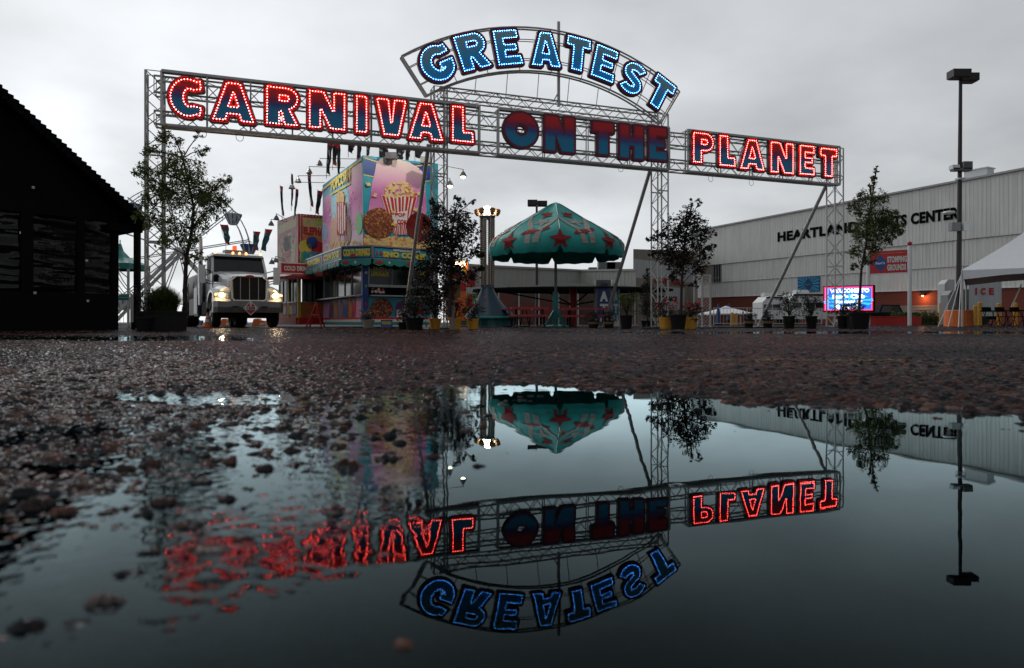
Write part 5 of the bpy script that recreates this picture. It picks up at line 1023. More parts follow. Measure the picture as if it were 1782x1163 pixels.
def picnic(px0, px1, D, label, rz=0):
    """bench table, built round its own centre"""
    c = (gd(px0, D) + gd(px1, D)) / 2; ln = (gd(px1, D) - gd(px0, D)).length; t = thing('picnic_table', (0, 0, 0), label, 'picnic table', 'red picnic tables under the star umbrella')
    for nm, y, z, w_ in (('table_top', 0, .73, .72), ('bench', -.68, .45, .26), ('bench', .68, .45, .26)):
        mb = MB(); mb.box((0, y, z), (ln, w_, .045)); mb.box((0, y - w_ / 2 + .0, z - .03), (ln * .99, .02, .04)); mb.build(nm, 'table_red', t)
    for x in (-ln * .36, ln * .36):
        mb = MB()
        for s_ in (-1, 1): mb.tube([(x, s_ * .2, .7), (x, s_ * .34, .38), (x, s_ * .62, .03)], .022, 6); mb.tube([(x, s_ * .62, .03), (x, s_ * .7, .43)], .022, 6)
        mb.tube([(x, -.7, .40), (x, .7, .40)], .022, 6); mb.tube([(x, -.62, .03), (x, .62, .03)], .022, 6); mb.build('leg', 'black', t)
    t.location = c; t.rotation_euler = (0, 0, rz); return t
picnic(889, 953, 25.2, 'red picnic table left of the umbrella stand', .06); picnic(980, 1062, 26.4, 'red picnic table right of the umbrella stand', -.05); picnic(925, 1000, 29.0, 'red picnic table farther back behind the umbrella stand', .0); picnic(876, 920, 28.2, 'red picnic table farthest left beside the blue draped ride tower', .3)
# ---------------------------------------------------------------- rides
pmat('ride_metal', (.17, .15, .14), .4, .6); pmat('bulb_glass', (.5, .42, .36), .25); pmat('tarp_blue', (.008, .035, .07), .55, 0, .2, 2, .3, 5); pmat('floodlight', (1, 1, .9), .3, emit=(1, .93, .80), estr=45)
rc = gd(848, 29)
ride = thing('ride_tower', rc, 'slim bulb-lined ride column with blazing lamp on top and dark blue draped base', 'ride tower')
zt3, zm3 = zat(382, 29), zat(497, 29); mb = MB(); nc_ = 6
for k in range(nc_): a = 2 * math.pi * k / nc_ + .2; mb.tube([rc + Vector((.24 * math.cos(a), .24 * math.sin(a), zm3 - .1)), rc + Vector((.27 * math.cos(a), .27 * math.sin(a), zt3))], .055, 8)
mb.lathe(rc, [(.30, zt3), (.36, zt3 + .12), (.30, zt3 + .16)], 14)
col_ = mb.build('column', 'ride_metal', ride)
for k in range(nc_):
    a = 2 * math.pi * k / nc_ + .2; mb = MB()
    for i in range(34):
        for da in (-.42, .42): rr_ = .30; mb.ball(rc + Vector((rr_ * math.cos(a + da * .6), rr_ * math.sin(a + da * .6), zm3 + (zt3 - zm3) * (i + .5) / 34)), .026, 0, 6, 4)
    mb.build('bulb_row', 'bulb_glass', col_)
mb = MB()
for k in range(6): a = 2 * math.pi * k / 6; c = rc + Vector((.42 * math.cos(a), .42 * math.sin(a), zt3 + .24)); mb.lathe(c, [(.04, -.12), (.13, .0), (.15, .14), (.10, .18)], 8)
mb.build('crown', pmat('brass', (.30, .16, .08), .35, .7), ride)
mb = MB(); mb.ball(rc + UP * (zat(370, 29)), .25, 0, 14, 9); mb.build('lamp', 'floodlight', ride)
mb = MB(); vs = []; n_ = 28; rows = 10
ce_ = rc + Vector((0.1, 0, 0))
for i in range(rows + 1):
    f = i / rows
    for j in range(n_):
        a = 2 * math.pi * j / n_; r_ = .22 + (.95 - .22) * f ** 1.35; r_ *= 1 + .07 * math.sin(a * 7) * f
        if math.cos(a) > 0: r_ *= 1 + .28 * f * math.cos(a)
        vs.append(rc + Vector((r_ * math.cos(a), r_ * math.sin(a), zm3 + (zat(552, 29) - zm3) * f)))
mb.add(vs, [(i * n_ + j, i * n_ + (j + 1) % n_, (i + 1) * n_ + (j + 1) % n_, (i + 1) * n_ + j) for i in range(rows) for j in range(n_)]); mb.build('drape', 'tarp_blue', ride, smooth=True)
mb = MB(); mb.lathe(rc + Vector((.35, -.1, 0)), [(1.1, .34), (1.25, .36), (1.25, .42), (.9, .45)], 24); mb.lathe(rc + Vector((.35, -.1, 0)), [(.8, .02), (.8, .34)], 16); mb.build('base_ring', 'teal_paint', ride)
# low folded canopy ride
pc = gd(997, 34); fr = thing('ride_canopy', pc, 'low flat dark ride canopy on a red post spreading behind the umbrella', 'ride'); mb = MB()
zc_ = zat(503, 34); n_ = 20; vs = [pc + UP * (zc_ + .28)]
for j in range(n_): a = 2 * math.pi * j / n_; vs.append(pc + Vector((5.0 * math.cos(a), 3.2 * math.sin(a), zc_ - .05)))
for j in range(n_): a = 2 * math.pi * j / n_; vs.append(pc + Vector((5.0 * math.cos(a), 3.2 * math.sin(a), zc_ - .12)))
mb.add(vs, [(0, 1 + j, 1 + (j + 1) % n_) for j in range(n_)] + [(1 + j, 1 + n_ + j, 1 + n_ + (j + 1) % n_, 1 + (j + 1) % n_) for j in range(n_)]); mb.build('canopy', 'black', fr)
mb = MB(); mb.tube([pc, pc + UP * (zc_ + .2)], .20, 8); mb.build('post', 'red_paint', fr)
mb = MB()
for dx in (-4.3, -1.6, .9, 4.3): mb.tube([pc + UP * 1.05, pc + Vector((dx, -.8, zc_ - .05))], .035, 5)
for dx in (-3.2, -2, 1.8, 3): mb.tube([pc + Vector((dx, -2.2, zc_ - .3)), pc + Vector((dx, -2.2, zc_))], .02, 5)
mb.build('strut', 'sign_black', fr)
# ferris wheel, far left behind the tree
fc = at(313, 438, 52); fw = thing('ferris_wheel', (fc.x, 52, GZ), 'open framed ferris wheel with blue and white basket cars behind the leafy tree', 'ferris wheel')
rw = 115 / F * 52; ax = Vector((.96, .28, 0)).normalized(); mb = MB()
pmat('basket_blue', (.06, .14, .32), .4); ay = Vector((-ax.y, ax.x, 0))
for off in (-.5, .5):
    for rr2 in (rw, rw - .45): mb.tube([fc + ax * (rr2 * math.cos(t * math.pi / 24)) + UP * (rr2 * math.sin(t * math.pi / 24)) + ay * off for t in range(49)], .035, 5, caps=False)
mb.build('rim', 'galv', fw)
for k in range(12):
    a = 2 * math.pi * k / 12 + .20; e = fc + ax * (rw * math.cos(a)) + UP * (rw * math.sin(a)); mb = MB()
    for off in (-.5, .5): mb.tube([fc + ay * off, e + ay * off], .04, 5)
    mb.tube([e - ay * .9 , e + ay * .9], .05, 5); mb.build('spoke', 'galv', fw)
    b = e - UP * 1.15; mb = MB()
    mb.lathe(b, [(.28, 0), (.34, .08), (.62, .75), (.66, .78), (.66, .84)], 14)
    c_ = mb.build('basket', 'white_paint' if k % 2 else 'basket_blue', fw)
    mb = MB()
    for j in range(10): q = 2 * math.pi * j / 10; mb.bar(b + Vector((.32 * math.cos(q), .32 * math.sin(q), .06)), b + Vector((.66 * math.cos(q), .66 * math.sin(q), .78)), .05)
    mb.tube([b + Vector((-.5, 0, .8)), e, b + Vector((.5, 0, .8))], .025, 5); mb.build('cage', 'basket_blue' if k % 2 else 'white_paint', c_)
mb = MB()
for off in (-.9, .9):
    for s_ in (-1, 1): mb.bar(fc + ay * off, Vector((fc.x + ax.x * s_ * 4.8 + ay.x * off, fc.y + ax.y * s_ * 4.8 + ay.y * off, GZ)), .22)
mb.tube([fc - ay * 1.0, fc + ay * 1.0], .25, 10); mb.build('support_leg', 'galv', fw)
# teal ticket canopy left
tcn = gd(209, 27); tk = thing('ticket_tent', tcn, 'small teal peaked tent with white star between pavilion and its post', 'tent'); w_ = .78
zA1, zA2, zA3 = zat(425, 27), zat(461, 27), zat(471, 27); pk = tcn + UP * zA1; mb = MB(); rows = []
for f, h_ in ((.04, 0), (.12, .35), (.35, .68), (1, 1)): rows.append([tcn + Vector((sx * w_ * f, sy * w_ * f, zA1 + (zA2 - zA1) * h_)) for sx, sy in ((-1, -1), (1, -1), (1, 1), (-1, 1))])
rows.append([tcn + Vector((sx * w_, sy * w_, zA3)) for sx, sy in ((-1, -1), (1, -1), (1, 1), (-1, 1))]); vs = [p for r_ in rows for p in r_]
mb.add(vs, [(i * 4 + j, i * 4 + (j + 1) % 4, (i + 1) * 4 + (j + 1) % 4, (i + 1) * 4 + j) for i in range(4) for j in range(4)] + [(0, 1, 2, 3)]); mb.tube([pk, pk + UP * .15], .02, 5); mb.build('canopy', 'awning_teal', tk)
mb = MB(); put_text(mb, 'CENTER', tcn + Vector((-.72, -w_ - .02, zA3 + .01)), Vector((1, 0, 0)), UP, 1.2, .18, 0, .01, .05)
sp = tcn + Vector((-.05, -w_ * .50, zat(441, 27))); mb.prism([(.2 * (1 if j % 2 == 0 else .42) * math.sin(j * math.pi / 5), .2 * (1 if j % 2 == 0 else .42) * math.cos(j * math.pi / 5)) for j in range(10)][::-1], sp, Vector((1, 0, 0)), UP, -.0, .02); mb.tube([sp + Vector((-.2, -.03, -.24)), sp + Vector((0, -.05, -.30)), sp + Vector((.2, -.03, -.24))], .025, 5); mb.build('lettering', 'canvas_white', tk)
for sx, sy in ((-1, -1), (1, -1), (1, 1), (-1, 1)): mb = MB(); mb.bar(tcn + Vector((sx * w_ * .95, sy * w_ * .95, 0)), tcn + Vector((sx * w_ * .95, sy * w_ * .95, zA3)), .07); mb.build('leg', 'galv', tk)
mb = MB(); 
for sx in (-1, 1): mb.tube([tcn + Vector((sx * w_ * .95, -w_, zA3 - .35)), tcn + Vector((sx * w_ * .4, -w_, zA3))], .02, 5)
mb.build('corner_brace', 'galv', tk)
def barrier(pts, h_, label, cat='fence', name='railing', mat='galv', pitch=.13, grp=None):
    t = thing(name, pts[0], label, cat, grp); mb = MB()
    for a, b in zip(pts, pts[1:]):
        a = Vector(a); b = Vector(b); n_ = max(2, int((b - a).length / pitch))
        for z in (.12, h_): mb.tube([a + UP * z, b + UP * z], .022, 5)
        for i in range(n_ + 1): p = a + (b - a) * i / n_; mb.tube([p + UP * .12, p + UP * h_], .010, 4, caps=False)
    mb.build('bars', mat, t); mb = MB()
    for p in pts: mb.tube([Vector(p), Vector(p) + UP * (h_ + .03)], .03, 6)
    mb.build('post', mat, t); return t
barrier([gd(196, 25.5), gd(228, 25.5), gd(232, 27.5)], 1.25, 'galvanised bar fence beneath the teal ticket tent beside the pavilion')
bx_ = thing('fence_sign', at(210, 518, 25.3), 'small teal sign fixed on the bar fence beneath the ticket tent', 'sign'); mb = MB(); mb.box(at(211, 518, 25.35), (.55, .03, .2)); mb.build('board', 'teal_paint', bx_); mb = MB(); mb.box(at(211, 518, 25.32), (.6, .02, .02)); mb.build('frame', 'galv', bx_)
# ---------------------------------------------------------------- trees and potted plants
def leaves(mb, cs, n, ln, wd, droop=0, mi=(0,), seed=0):
    """n leaf blades scattered through balls cs = [(centre, radius)], with clumps"""
    r_ = np.random.default_rng(seed); tot = sum(c[1] ** 2 for c in cs)
    for c, rad in cs:
        k = max(4, int(n * rad ** 2 / tot)); ncl = max(3, k // 9); d = r_.normal(size=(ncl, 3)); d /= np.linalg.norm(d, axis=1)[:, None]; cl = d * (rad * r_.random((ncl, 1)) ** .45); cl[:, 1] *= .9
        for i in range(k):
            q = cl[r_.integers(ncl)] + r_.normal(size=3) * rad * .13; p = Vector((c.x + q[0], c.y + q[1], c.z + q[2]))
            a = Vector(r_.normal(size=3)); a.z = a.z * .6 - droop; a.normalize(); b = a.orthogonal().normalized(); b = (b * math.cos(r_.random() * 6.28) + a.cross(b) * .8); b.normalize(); l_ = ln * (.6 + .8 * r_.random()); w_ = wd * (.6 + .7 * r_.random())
            mb.add([p - a * l_ / 2, p + b * w_ / 2 + a * l_ * .05, p + a * l_ / 2, p - b * w_ / 2 + a * l_ * .05], [(0, 1, 2, 3)], mi[int(r_.random() * len(mi))])
def branchy(mb, p, q, r0, r1, seed, wob=.08):
    r_ = random.Random(seed); pts = []; n_ = 5; ln = (q - p).length
    for i in range(n_ + 1):
        t = i / n_; c = p.lerp(q, t); c.z += math.sin(t * math.pi) * ln * .06
        if 0 < i < n_: c += Vector((r_.uniform(-1, 1), r_.uniform(-1, 1), r_.uniform(-1, 1))) * wob * ln * .5
        pts.append(c)
    mb.tube(pts, [r0 + (r1 - r0) * i / n_ for i in range(n_ + 1)], 5); return pts
def pot(t, base, r_, h_, m_, band=None, square=False):
    mb = MB()
    if square: mb.prism([(-r_ * .94, 0), (r_ * .94, 0), (r_, h_), (-r_, h_)], base + Vector((0, r_, 0)), Vector((1, 0, 0)), UP, 0, 2 * r_); mb.box(base + UP * h_, (2.1 * r_, 2.1 * r_, .05))
    else: mb.lathe(base, [(r_ * .78, 0), (r_ * .80, .02), (r_ * .96, h_ * .86), (r_ * 1.05, h_ * .88), (r_ * 1.05, h_), (r_ * .9, h_), (r_ * .88, h_ - .05)], 18)
    o = mb.build('pot', m_, t)
    if band: mb = MB(); mb.lathe(base, [(r_ * .93, h_ * .52), (r_ * 1.0, h_ * .82)], 18); mb.build('band', band, o)
    return o
def tree(name, base_px, D, trunk, blobs, nleaf, ln, wd, mats, label, cat='tree', droop=0, potspec=None, r0=.05, group=None, seed=1, depth=.35, mi=(0,)):
    b = gd(base_px, D); t = thing(name, b, label, cat, group); r_ = random.Random(seed)
    if potspec: pot(t, b, *potspec)
    mb = MB(); tp = [at(x, y, D + .02 * i) for i, (x, y) in enumerate(trunk)]; k = len(tp); mb.tube(tp, [r0 * (1 - .75 * i / (k - 1)) for i in range(k)], 7)
    cs = []
    for j, (x, y, r) in enumerate(blobs):
        c = at(x, y, D + r_.uniform(-depth, depth)); rad = r / F * D; cs.append((c, rad)); s_ = min(range(k), key=lambda i: (tp[i] - c).length + max(0, tp[i].z - c.z + .15) * 3); pts = branchy(mb, tp[s_], c, r0 * .32, .006, seed + j)
        for q in range(int(3 + r / 6)):
            e = c + Vector((r_.uniform(-1, 1), r_.uniform(-1, 1), r_.uniform(-.7, 1))) * rad * .9; branchy(mb, pts[r_.choice([3, 4])], e, .008, .003, seed + q * 7)
    mb.build('trunk', 'bark', t); mb = MB(); leaves(mb, cs, nleaf, ln, wd, droop, mi, seed); mb.build('crown', mats, t); return t
tree('locust_tree', 320, 15.9, [(322, 552), (322, 500), (324, 450), (334, 400), (337, 360), (328, 320), (318, 275), (305, 240)],
     [(262, 262, 15), (247, 292, 15), (236, 300, 7), (288, 238, 17), (308, 246, 12), (345, 236, 8), (352, 262, 13), (300, 285, 28), (330, 305, 30), (275, 320, 30), (308, 345, 34), (350, 335, 28), (378, 330, 20), (396, 314, 11), (362, 362, 26), (390, 352, 13), (342, 392, 24), (332, 420, 18), (345, 448, 14), (256, 350, 18), (242, 376, 12), (268, 385, 20), (302, 402, 26), (322, 455, 9), (285, 425, 14)],
     10500, .09, .028, ['leaf_green', 'leaf_dark', 'leaf_brown'], 'tall leafy locust tree in front of the left arch tower with drooping green leaves', droop=.7, r0=.055, seed=3, mi=(0, 0, 1, 0, 1, 0, 0, 0, 1, 0, 0, 1, 0, 0, 2))
tree('plum_tree', 783, 17.6, [(783, 552), (784, 500), (786, 460), (785, 420), (790, 380), (796, 350)],
     [(795, 345, 7), (803, 352, 9), (760, 368, 18), (800, 378, 22), (775, 400, 32), (815, 402, 22), (750, 424, 24), (790, 430, 36), (828, 440, 15), (744, 460, 26), (780, 468, 34), (815, 482, 18), (836, 468, 10), (738, 495, 22), (750, 525, 24), (768, 510, 24), (823, 352, 6), (752, 350, 8), (742, 388, 10)],
     9000, .085, .042, ['leaf_purple', 'leaf_dark'], 'dense dark purple leaved tree before the second arch tower and popcorn trailer', r0=.05, seed=5, mi=(0, 0, 1))
tree('plum_tree', 1180, 19.6, [(1185, 556), (1186, 500), (1189, 460), (1192, 420), (1198, 385), (1205, 355)],
     [(1197, 375, 18), (1217, 352, 7), (1204, 352, 7), (1175, 400, 24), (1207, 400, 26), (1230, 408, 13), (1150, 410, 13), (1132, 415, 9), (1190, 430, 34), (1226, 440, 17), (1160, 440, 22), (1140, 442, 12), (1180, 462, 22), (1215, 466, 18), (1243, 405, 6), (1207, 495, 9), (1170, 480, 12), (1240, 430, 7)],
     6200, .085, .042, ['leaf_purple', 'leaf_dark'], 'round dark purple leaved tree in a black tub between yellow pots of red flowers', potspec=(.24, .42, 'pot_black'), r0=.045, seed=8, mi=(0, 0, 1))
tree('young_tree', 1496, 20.6, [(1494, 556), (1496, 520), (1499, 470), (1508, 420), (1514, 370), (1521, 320), (1525, 292)],
     [(1525, 295, 6), (1520, 310, 7), (1519, 325, 9), (1503, 345, 15), (1531, 345, 15), (1488, 362, 14), (1515, 375, 25), (1545, 382, 19), (1560, 397, 13), (1532, 405, 24), (1500, 408, 22), (1483, 398, 11), (1520, 428, 18), (1550, 417, 11), (1490, 438, 14), (1510, 452, 12), (1486, 463, 8), (1567, 405, 8), (1556, 370, 7)],
     7500, .085, .030, ['leaf_green', 'leaf_olive', 'leaf_dark'], 'slender green leaved tree in a black tub before the lit screen', potspec=(.30, .50, 'pot_black'), droop=.4, r0=.045, seed=9, mi=(0, 1, 2))
tree('cypress', 1127, 23, [(1127, 560), (1127, 520), (1127, 480)], [(1127, 470, 5), (1126, 482, 8), (1125, 497, 11), (1125, 514, 13), (1126, 530, 13), (1127, 546, 11)], 2600, .07, .02, ['leaf_dark'], 'narrow dark evergreen left of the third arch tower', potspec=(.22, .25, 'pot_black'), droop=-.8, r0=.03, seed=12)
def shrub(px, D, pr, ph, fw, ytop, m_, label, pm='pot_black', band=None, kind='leafy', flowers=None, n=900, group=None, square=False, seed=1, cat='potted plant', name='potted_shrub'):
    b = gd(px, D); t = thing(name, b, label, cat, group); pot(t, b, pr, ph, pm, band, square); r_ = random.Random(seed * 13 + int(px)); zt_ = zat(ytop, D); W_ = fw / F * D / 2; h_ = zt_ - ph; mb = MB(); cs = []
    top = b + UP * ph
    if kind == 'grass':
        for i in range(n):
            a = r_.uniform(0, 6.28); sp = r_.random() ** .7; e = top + Vector((W_ * sp * math.cos(a), W_ * sp * math.sin(a), h_ * (1 - .45 * sp * sp) * r_.uniform(.6, 1))); s_ = top + Vector((r_.uniform(-1, 1), r_.uniform(-1, 1), 0)) * pr * .6; m2 = s_.lerp(e, .55) + UP * h_ * .10; w_ = Vector((math.sin(a), -math.cos(a), 0)) * .006
            mb.add([s_ - w_, s_ + w_, m2 + w_, m2 - w_, e], [(0, 1, 2, 3), (3, 2, 4)], r_.choice([0, 0, 1]))
    else:
        for i in range(10):
            a = r_.uniform(0, 6.28); q = r_.random() ** .5; z = r_.uniform(.12, .86); rr2 = W_ * (.62 if z < .6 else .42); cs.append((top + Vector((math.cos(a) * q * W_ * .55, math.sin(a) * q * W_ * .55, h_ * z)), rr2))
        mb2 = MB()
        for c, _ in cs: branchy(mb2, top, c, .012, .004, i)
        if kind == 'twiggy':
            for i in range(16):
                a = r_.uniform(0, 6.28); e = top + Vector((math.cos(a) * W_ * r_.uniform(.3, 1), math.sin(a) * W_ * r_.uniform(.3, 1), h_ * r_.uniform(.75, 1.05))); branchy(mb2, top, e, .008, .003, i); cs += [(e, W_ * .16), (top.lerp(e, .8), W_ * .2)]
        mb2.build('stems', 'bark', t); leaves(mb, cs, n, .055 if kind != 'ball' else .04, .026, 0, (0, 0, 1), seed)
    mb.build('foliage', [m_, 'leaf_dark'], t)
    if flowers:
        mb = MB(); fc_, fm = flowers
        for i in range(fc_):
            a = r_.uniform(0, 6.28); q = r_.random() ** .4; c = top + Vector((math.cos(a) * W_ * q * 1.0, math.sin(a) * W_ * q, h_ * r_.uniform(.45, 1.05)))
            for j in range(7): d = Vector((r_.gauss(0, 1), r_.gauss(0, 1), r_.gauss(0, 1))).normalized(); p = c + d * .022; u = d.orthogonal().normalized(); v = d.cross(u); s_ = .026; mb.add([p - u * s_, p + v * s_, p + u * s_, p - v * s_], [(0, 1, 2, 3)], j % len(fm))
        mb.build('flowers', list(fm), t)
    return t
# by the left tower
shrub(285, 15.3, .36, .42, 84, 494, 'leaf_olive', 'large black tub of tall ornamental grass at the foot of the left arch tower', kind='grass', n=3200, square=True, name='grass_planter')
shrub(254, 15.0, .22, .30, 42, 500, 'leaf_dark', 'thin dark twiggy shrub just left of the tall ornamental grass', kind='twiggy', n=420)
# centre group
shrub(721, 18.4, .26, .32, 56, 505, 'leaf_dark', 'broad dark green shrub left of the yellow flower pots', n=1600)
shrub(702, 18.8, .16, .2, 26, 535, 'leaf_dark', 'small dark shrub at the left end of the centre plant group', n=500)
YG = 'yellow pots of red flowers'
shrub(757, 18.9, .17, .30, 42, 524, 'leaf_dark', 'yellow pot of red flowers, leftmost of the three beneath the purple tree', 'yellow_paint', flowers=(12, ('petal_red',)), group=YG, n=800)
shrub(792, 18.6, .18, .30, 46, 522, 'leaf_dark', 'yellow pot of red flowers under the tan sign, middle of the three', 'yellow_paint', flowers=(24, ('petal_red', 'petal_pink')), group=YG, n=800, seed=2)
shrub(823, 18.9, .165, .30, 48, 514, 'leaf_dark', 'yellow pot of red flowers nearest the blue draped ride tower', 'yellow_paint', flowers=(13, ('petal_red',)), group=YG, n=900, seed=3)
shrub(641, 23.5, .21, .28, 32, 541, 'leaf_olive', 'beige tapered pot of yellow and pink flowers in front of the popcorn trailer', 'siding_tan', flowers=(26, ('petal_yellow', 'petal_pink')), n=500)
BG = 'small banded tubs with clipped shrubs'
pmat('band_tan', (.20, .13, .07), .6)
shrub(1033, 23.4, .19, .26, 34, 540, 'leaf_dark', 'small shrub in tan banded black tub left of the foot of the middle brace', band='band_tan', kind='ball', n=700, group=BG)
shrub(1060, 23.2, .18, .26, 30, 540, 'leaf_dark', 'small shrub in tan banded black tub right of the foot of the middle brace', band='band_tan', kind='ball', n=700, group=BG, seed=2)
shrub(1303, 24.0, .17, .30, 24, 543, 'leaf_dark', 'small round shrub in banded tub left of the foot of the right brace', band='band_tan', kind='ball', n=700, group=BG, seed=3)
shrub(1336, 24.0, .18, .30, 26, 542, 'leaf_dark', 'small round shrub in banded tub right of the foot of the right brace', band='band_tan', kind='ball', n=700, group=BG, seed=4)
KG = 'leafy shrubs in plain black tubs'
shrub(1090, 21.6, .20, .42, 56, 512, 'leaf_green', 'wide feathery green shrub in a black tub between umbrella and third arch tower', kind='twiggy', n=1500, group=KG, seed=5)
shrub(1373, 22.2, .19, .40, 56, 514, 'leaf_dark', 'wide twiggy dark shrub in a black tub right of the right brace', kind='twiggy', n=1400, group=KG, seed=6)
shrub(1412, 22.2, .18, .40, 46, 516, 'leaf_dark', 'twiggy shrub in a black tub just left of the right arch tower', kind='twiggy', n=1100, group=KG, seed=7)
shrub(1467, 21.4, .17, .40, 30, 528, 'leaf_dark', 'low dark shrub in a black tub below the lit screen', kind='leafy', n=700, group=KG, seed=8)
shrub(1487, 20.9, .22, .42, 40, 522, 'leaf_dark', 'dark shrub in a wide black tub wrapped round the slender green tree', kind='leafy', n=900, group=KG, seed=9)
shrub(1158, 20.2, .20, .34, 48, 523, 'leaf_dark', 'yellow pot of bright red flowers left of the round purple tree', 'yellow_paint', flowers=(20, ('petal_red',)), group=YG, n=1100, seed=10)
shrub(1201, 20.4, .20, .34, 48, 526, 'leaf_dark', 'yellow pot of bright red flowers right of the round purple tree', 'yellow_paint', flowers=(20, ('petal_red',)), group=YG, n=1000, seed=11)
# weeds in the asphalt and hedge
mb = MB(); r_ = random.Random(4)
for i in range(260):
    p = gd(r_.gauss(425, 14), r_.uniform(15.5, 16.2)); e = p + Vector((r_.uniform(-.05, .05), r_.uniform(-.05, .05), r_.uniform(.01, .05))); mb.add([p, p + Vector((.012, 0, 0)), e], [(0, 1, 2)])
tag(mb.build('weeds', 'leaf_green'), 'low green weeds sprouting from the asphalt in front of the truck', 'weeds', kind='stuff')
b = gd(1590, 47); hd = thing('hedge', b, 'clipped green hedge behind the low red wall', 'hedge'); mb = MB(); cs = [(gd(1556 + i * 8, 47) + UP * .45, .5) for i in range(11)]; leaves(mb, cs, 3200, .16, .07, 0, (0,), 4); mb.build('foliage', 'leaf_olive', hd); mb = MB(); [mb.tube([gd(1556 + i * 8, 47), gd(1556 + i * 8, 47) + UP * .5], .03, 5) for i in range(11)]; mb.build('stems', 'bark', hd)
# ---------------------------------------------------------------- signs, screen, tents and fittings in the distance
XV = Vector((1, 0, 0))
# lit message screen on a trailer
pmat('screen_blue', (.02, .05, .3), .3, emit=(.02, .18, 1), estr=1.0, var=.3, vscale=3); pmat('screen_red', (.4, .02, .05), .3, emit=(1, .03, .10), estr=1.3); pmat('screen_white', (.6, .6, .6), .3, emit=(1, .96, 1), estr=1.4); pmat('screen_violet', (.3, .1, .4), .3, emit=(.75, .35, 1), estr=.9); pmat('screen_cyan', (.02, .2, .4), .3, emit=(.04, .5, 1), estr=1.1)
D = 40; a = at(1434, 541, D); b = at(1519, 541, D - 1.2); d_ = (b - a); d_.z = 0; l_ = d_.length; d_.normalize(); n_ = Vector((d_.y, -d_.x, 0)); Wd = Wall(Vector((a.x, a.y, 0)), d_, n_); z0 = a.z; z1 = zat(499, D - .6)
sct = thing('message_screen', (a.x + l_ / 2, a.y, GZ), 'bright blue lit message screen with red edge reading a welcome', 'screen')
mb = MB(); Wd.box(mb, -.05, l_ + .12, z0 - .08, z1 + .06, -.45, -.02); mb.build('cabinet', 'black', sct)
mb = MB(); Wd.poly(mb, [(0, z0), (l_, z0), (l_, z1), (0, z1)], .0, 0, .02); Wd.poly(mb, [(.07, z0 + .06), (l_ - .07, z0 + .06), (l_ - .07, z1 - .06), (.07, z1 - .06)], .006, 1); Wd.poly(mb, [(.08, z0 + .07), (.24, z0 + .07), (.24, z1 - .07), (.08, z1 - .07)], .012, 3)
for k in range(10): a_ = k * .628; Wd.poly(mb, [(l_ * .5, z0 + .55), (l_ * .5 + 1.3 * math.cos(a_), z0 + .55 + .42 * math.sin(a_)), (l_ * .5 + 1.3 * math.cos(a_ + .3), z0 + .55 + .42 * math.sin(a_ + .3))], .012 + k * .0005, 4)
H_ = z1 - z0
for t_, x0, x1, f, hh in (('WELCOME TO', .12, .93, .74, .18), ("Sam's Club", .17, .84, .50, .18), ('Stomping', .22, .80, .27, .18), ('Grounds', .24, .76, .06, .18)): put_text(mb, t_, Wd.P(l_ * x0, z0 + H_ * f, .03), d_, UP, l_ * (x1 - x0), H_ * hh, 2, .01, .06)
mb.build('display', ['screen_red', 'screen_blue', 'screen_white', 'screen_violet', 'screen_cyan'], sct)
mb = MB(); Wd.box(mb, .2, l_ - .2, .55, .7, -.9, .3)
for x in (.5, l_ - .5): Wd.box(mb, x - .05, x + .05, .02, z0, -.25, -.15)
for x in (.9, 1.5): mb.lathe(Wd.P(x, .3, .2), [(.28, -.08), (.28, .08)], 12)
mb.build('trailer', 'galv', sct)
# red banner between white posts
D = 42; b0, b1 = gd(1511, D), gd(1583, D - 1.5); d_ = (b1 - b0).normalized(); n_ = Vector((d_.y, -d_.x, 0)); Wd = Wall(Vector((b0.x, b0.y, 0)), d_, n_); l_ = (b1 - b0).length
bn = thing('banner_sign', b0.lerp(b1, .5), 'red banner with blue diamond emblem hung between two white posts beside the hall', 'banner')
for p, yt in ((b0, 436), (b1, 428)):
    mb = MB(); mb.tube([p, Vector((p.x, p.y, zat(yt, p.y)))], .11, 10); o = mb.build('post', 'white_paint', bn)
    mb = MB(); mb.ball(Vector((p.x, p.y, zat(yt - 4, p.y))), .13, 0, 10, 6); mb.build('finial', 'red_paint', o)
mb = MB(); z1, z0 = zat(436, D - 1), zat(475, D - 1); Wd.box(mb, .05, l_ - .12, z0, z1, .0, .02, 0)
Wd.poly(mb, [(l_ * .30 + .42, (z0 + z1) / 2 - .05), (l_ * .30, (z0 + z1) / 2 + .48), (l_ * .30 - .42, (z0 + z1) / 2 - .05), (l_ * .30, (z0 + z1) / 2 - .58)][::-1], .03, 1); put_text(mb, "Sam's", Wd.P(l_ * .30 - .26, (z0 + z1) / 2 - .12, .04), d_, UP, .52, .16, 2, .01, .04)
Wd.poly(mb, [(.1, z1 - .16), (l_ - .2, z1 - .16), (l_ - .2, z1 - .12), (.1, z1 - .12)], .03, 3)
put_text(mb, 'STOMPING', Wd.P(l_ * .47, z0 + .62, .03), d_, UP, l_ * .47, .38, 2, .01, .05); put_text(mb, 'GROUNDS', Wd.P(l_ * .47, z0 + .14, .03), d_, UP, l_ * .45, .38, 2, .01, .05)
mb.build('banner', ['art_red', 'art_blue', 'sign_white', 'art_orange'], bn)
mb = MB(); 
for z in (z0 - .03, z1 + .03): mb.tube([Wd.P(0, z, 0), Wd.P(l_, z, 0)], .03, 6)
mb.build('rail', 'white_paint', bn)
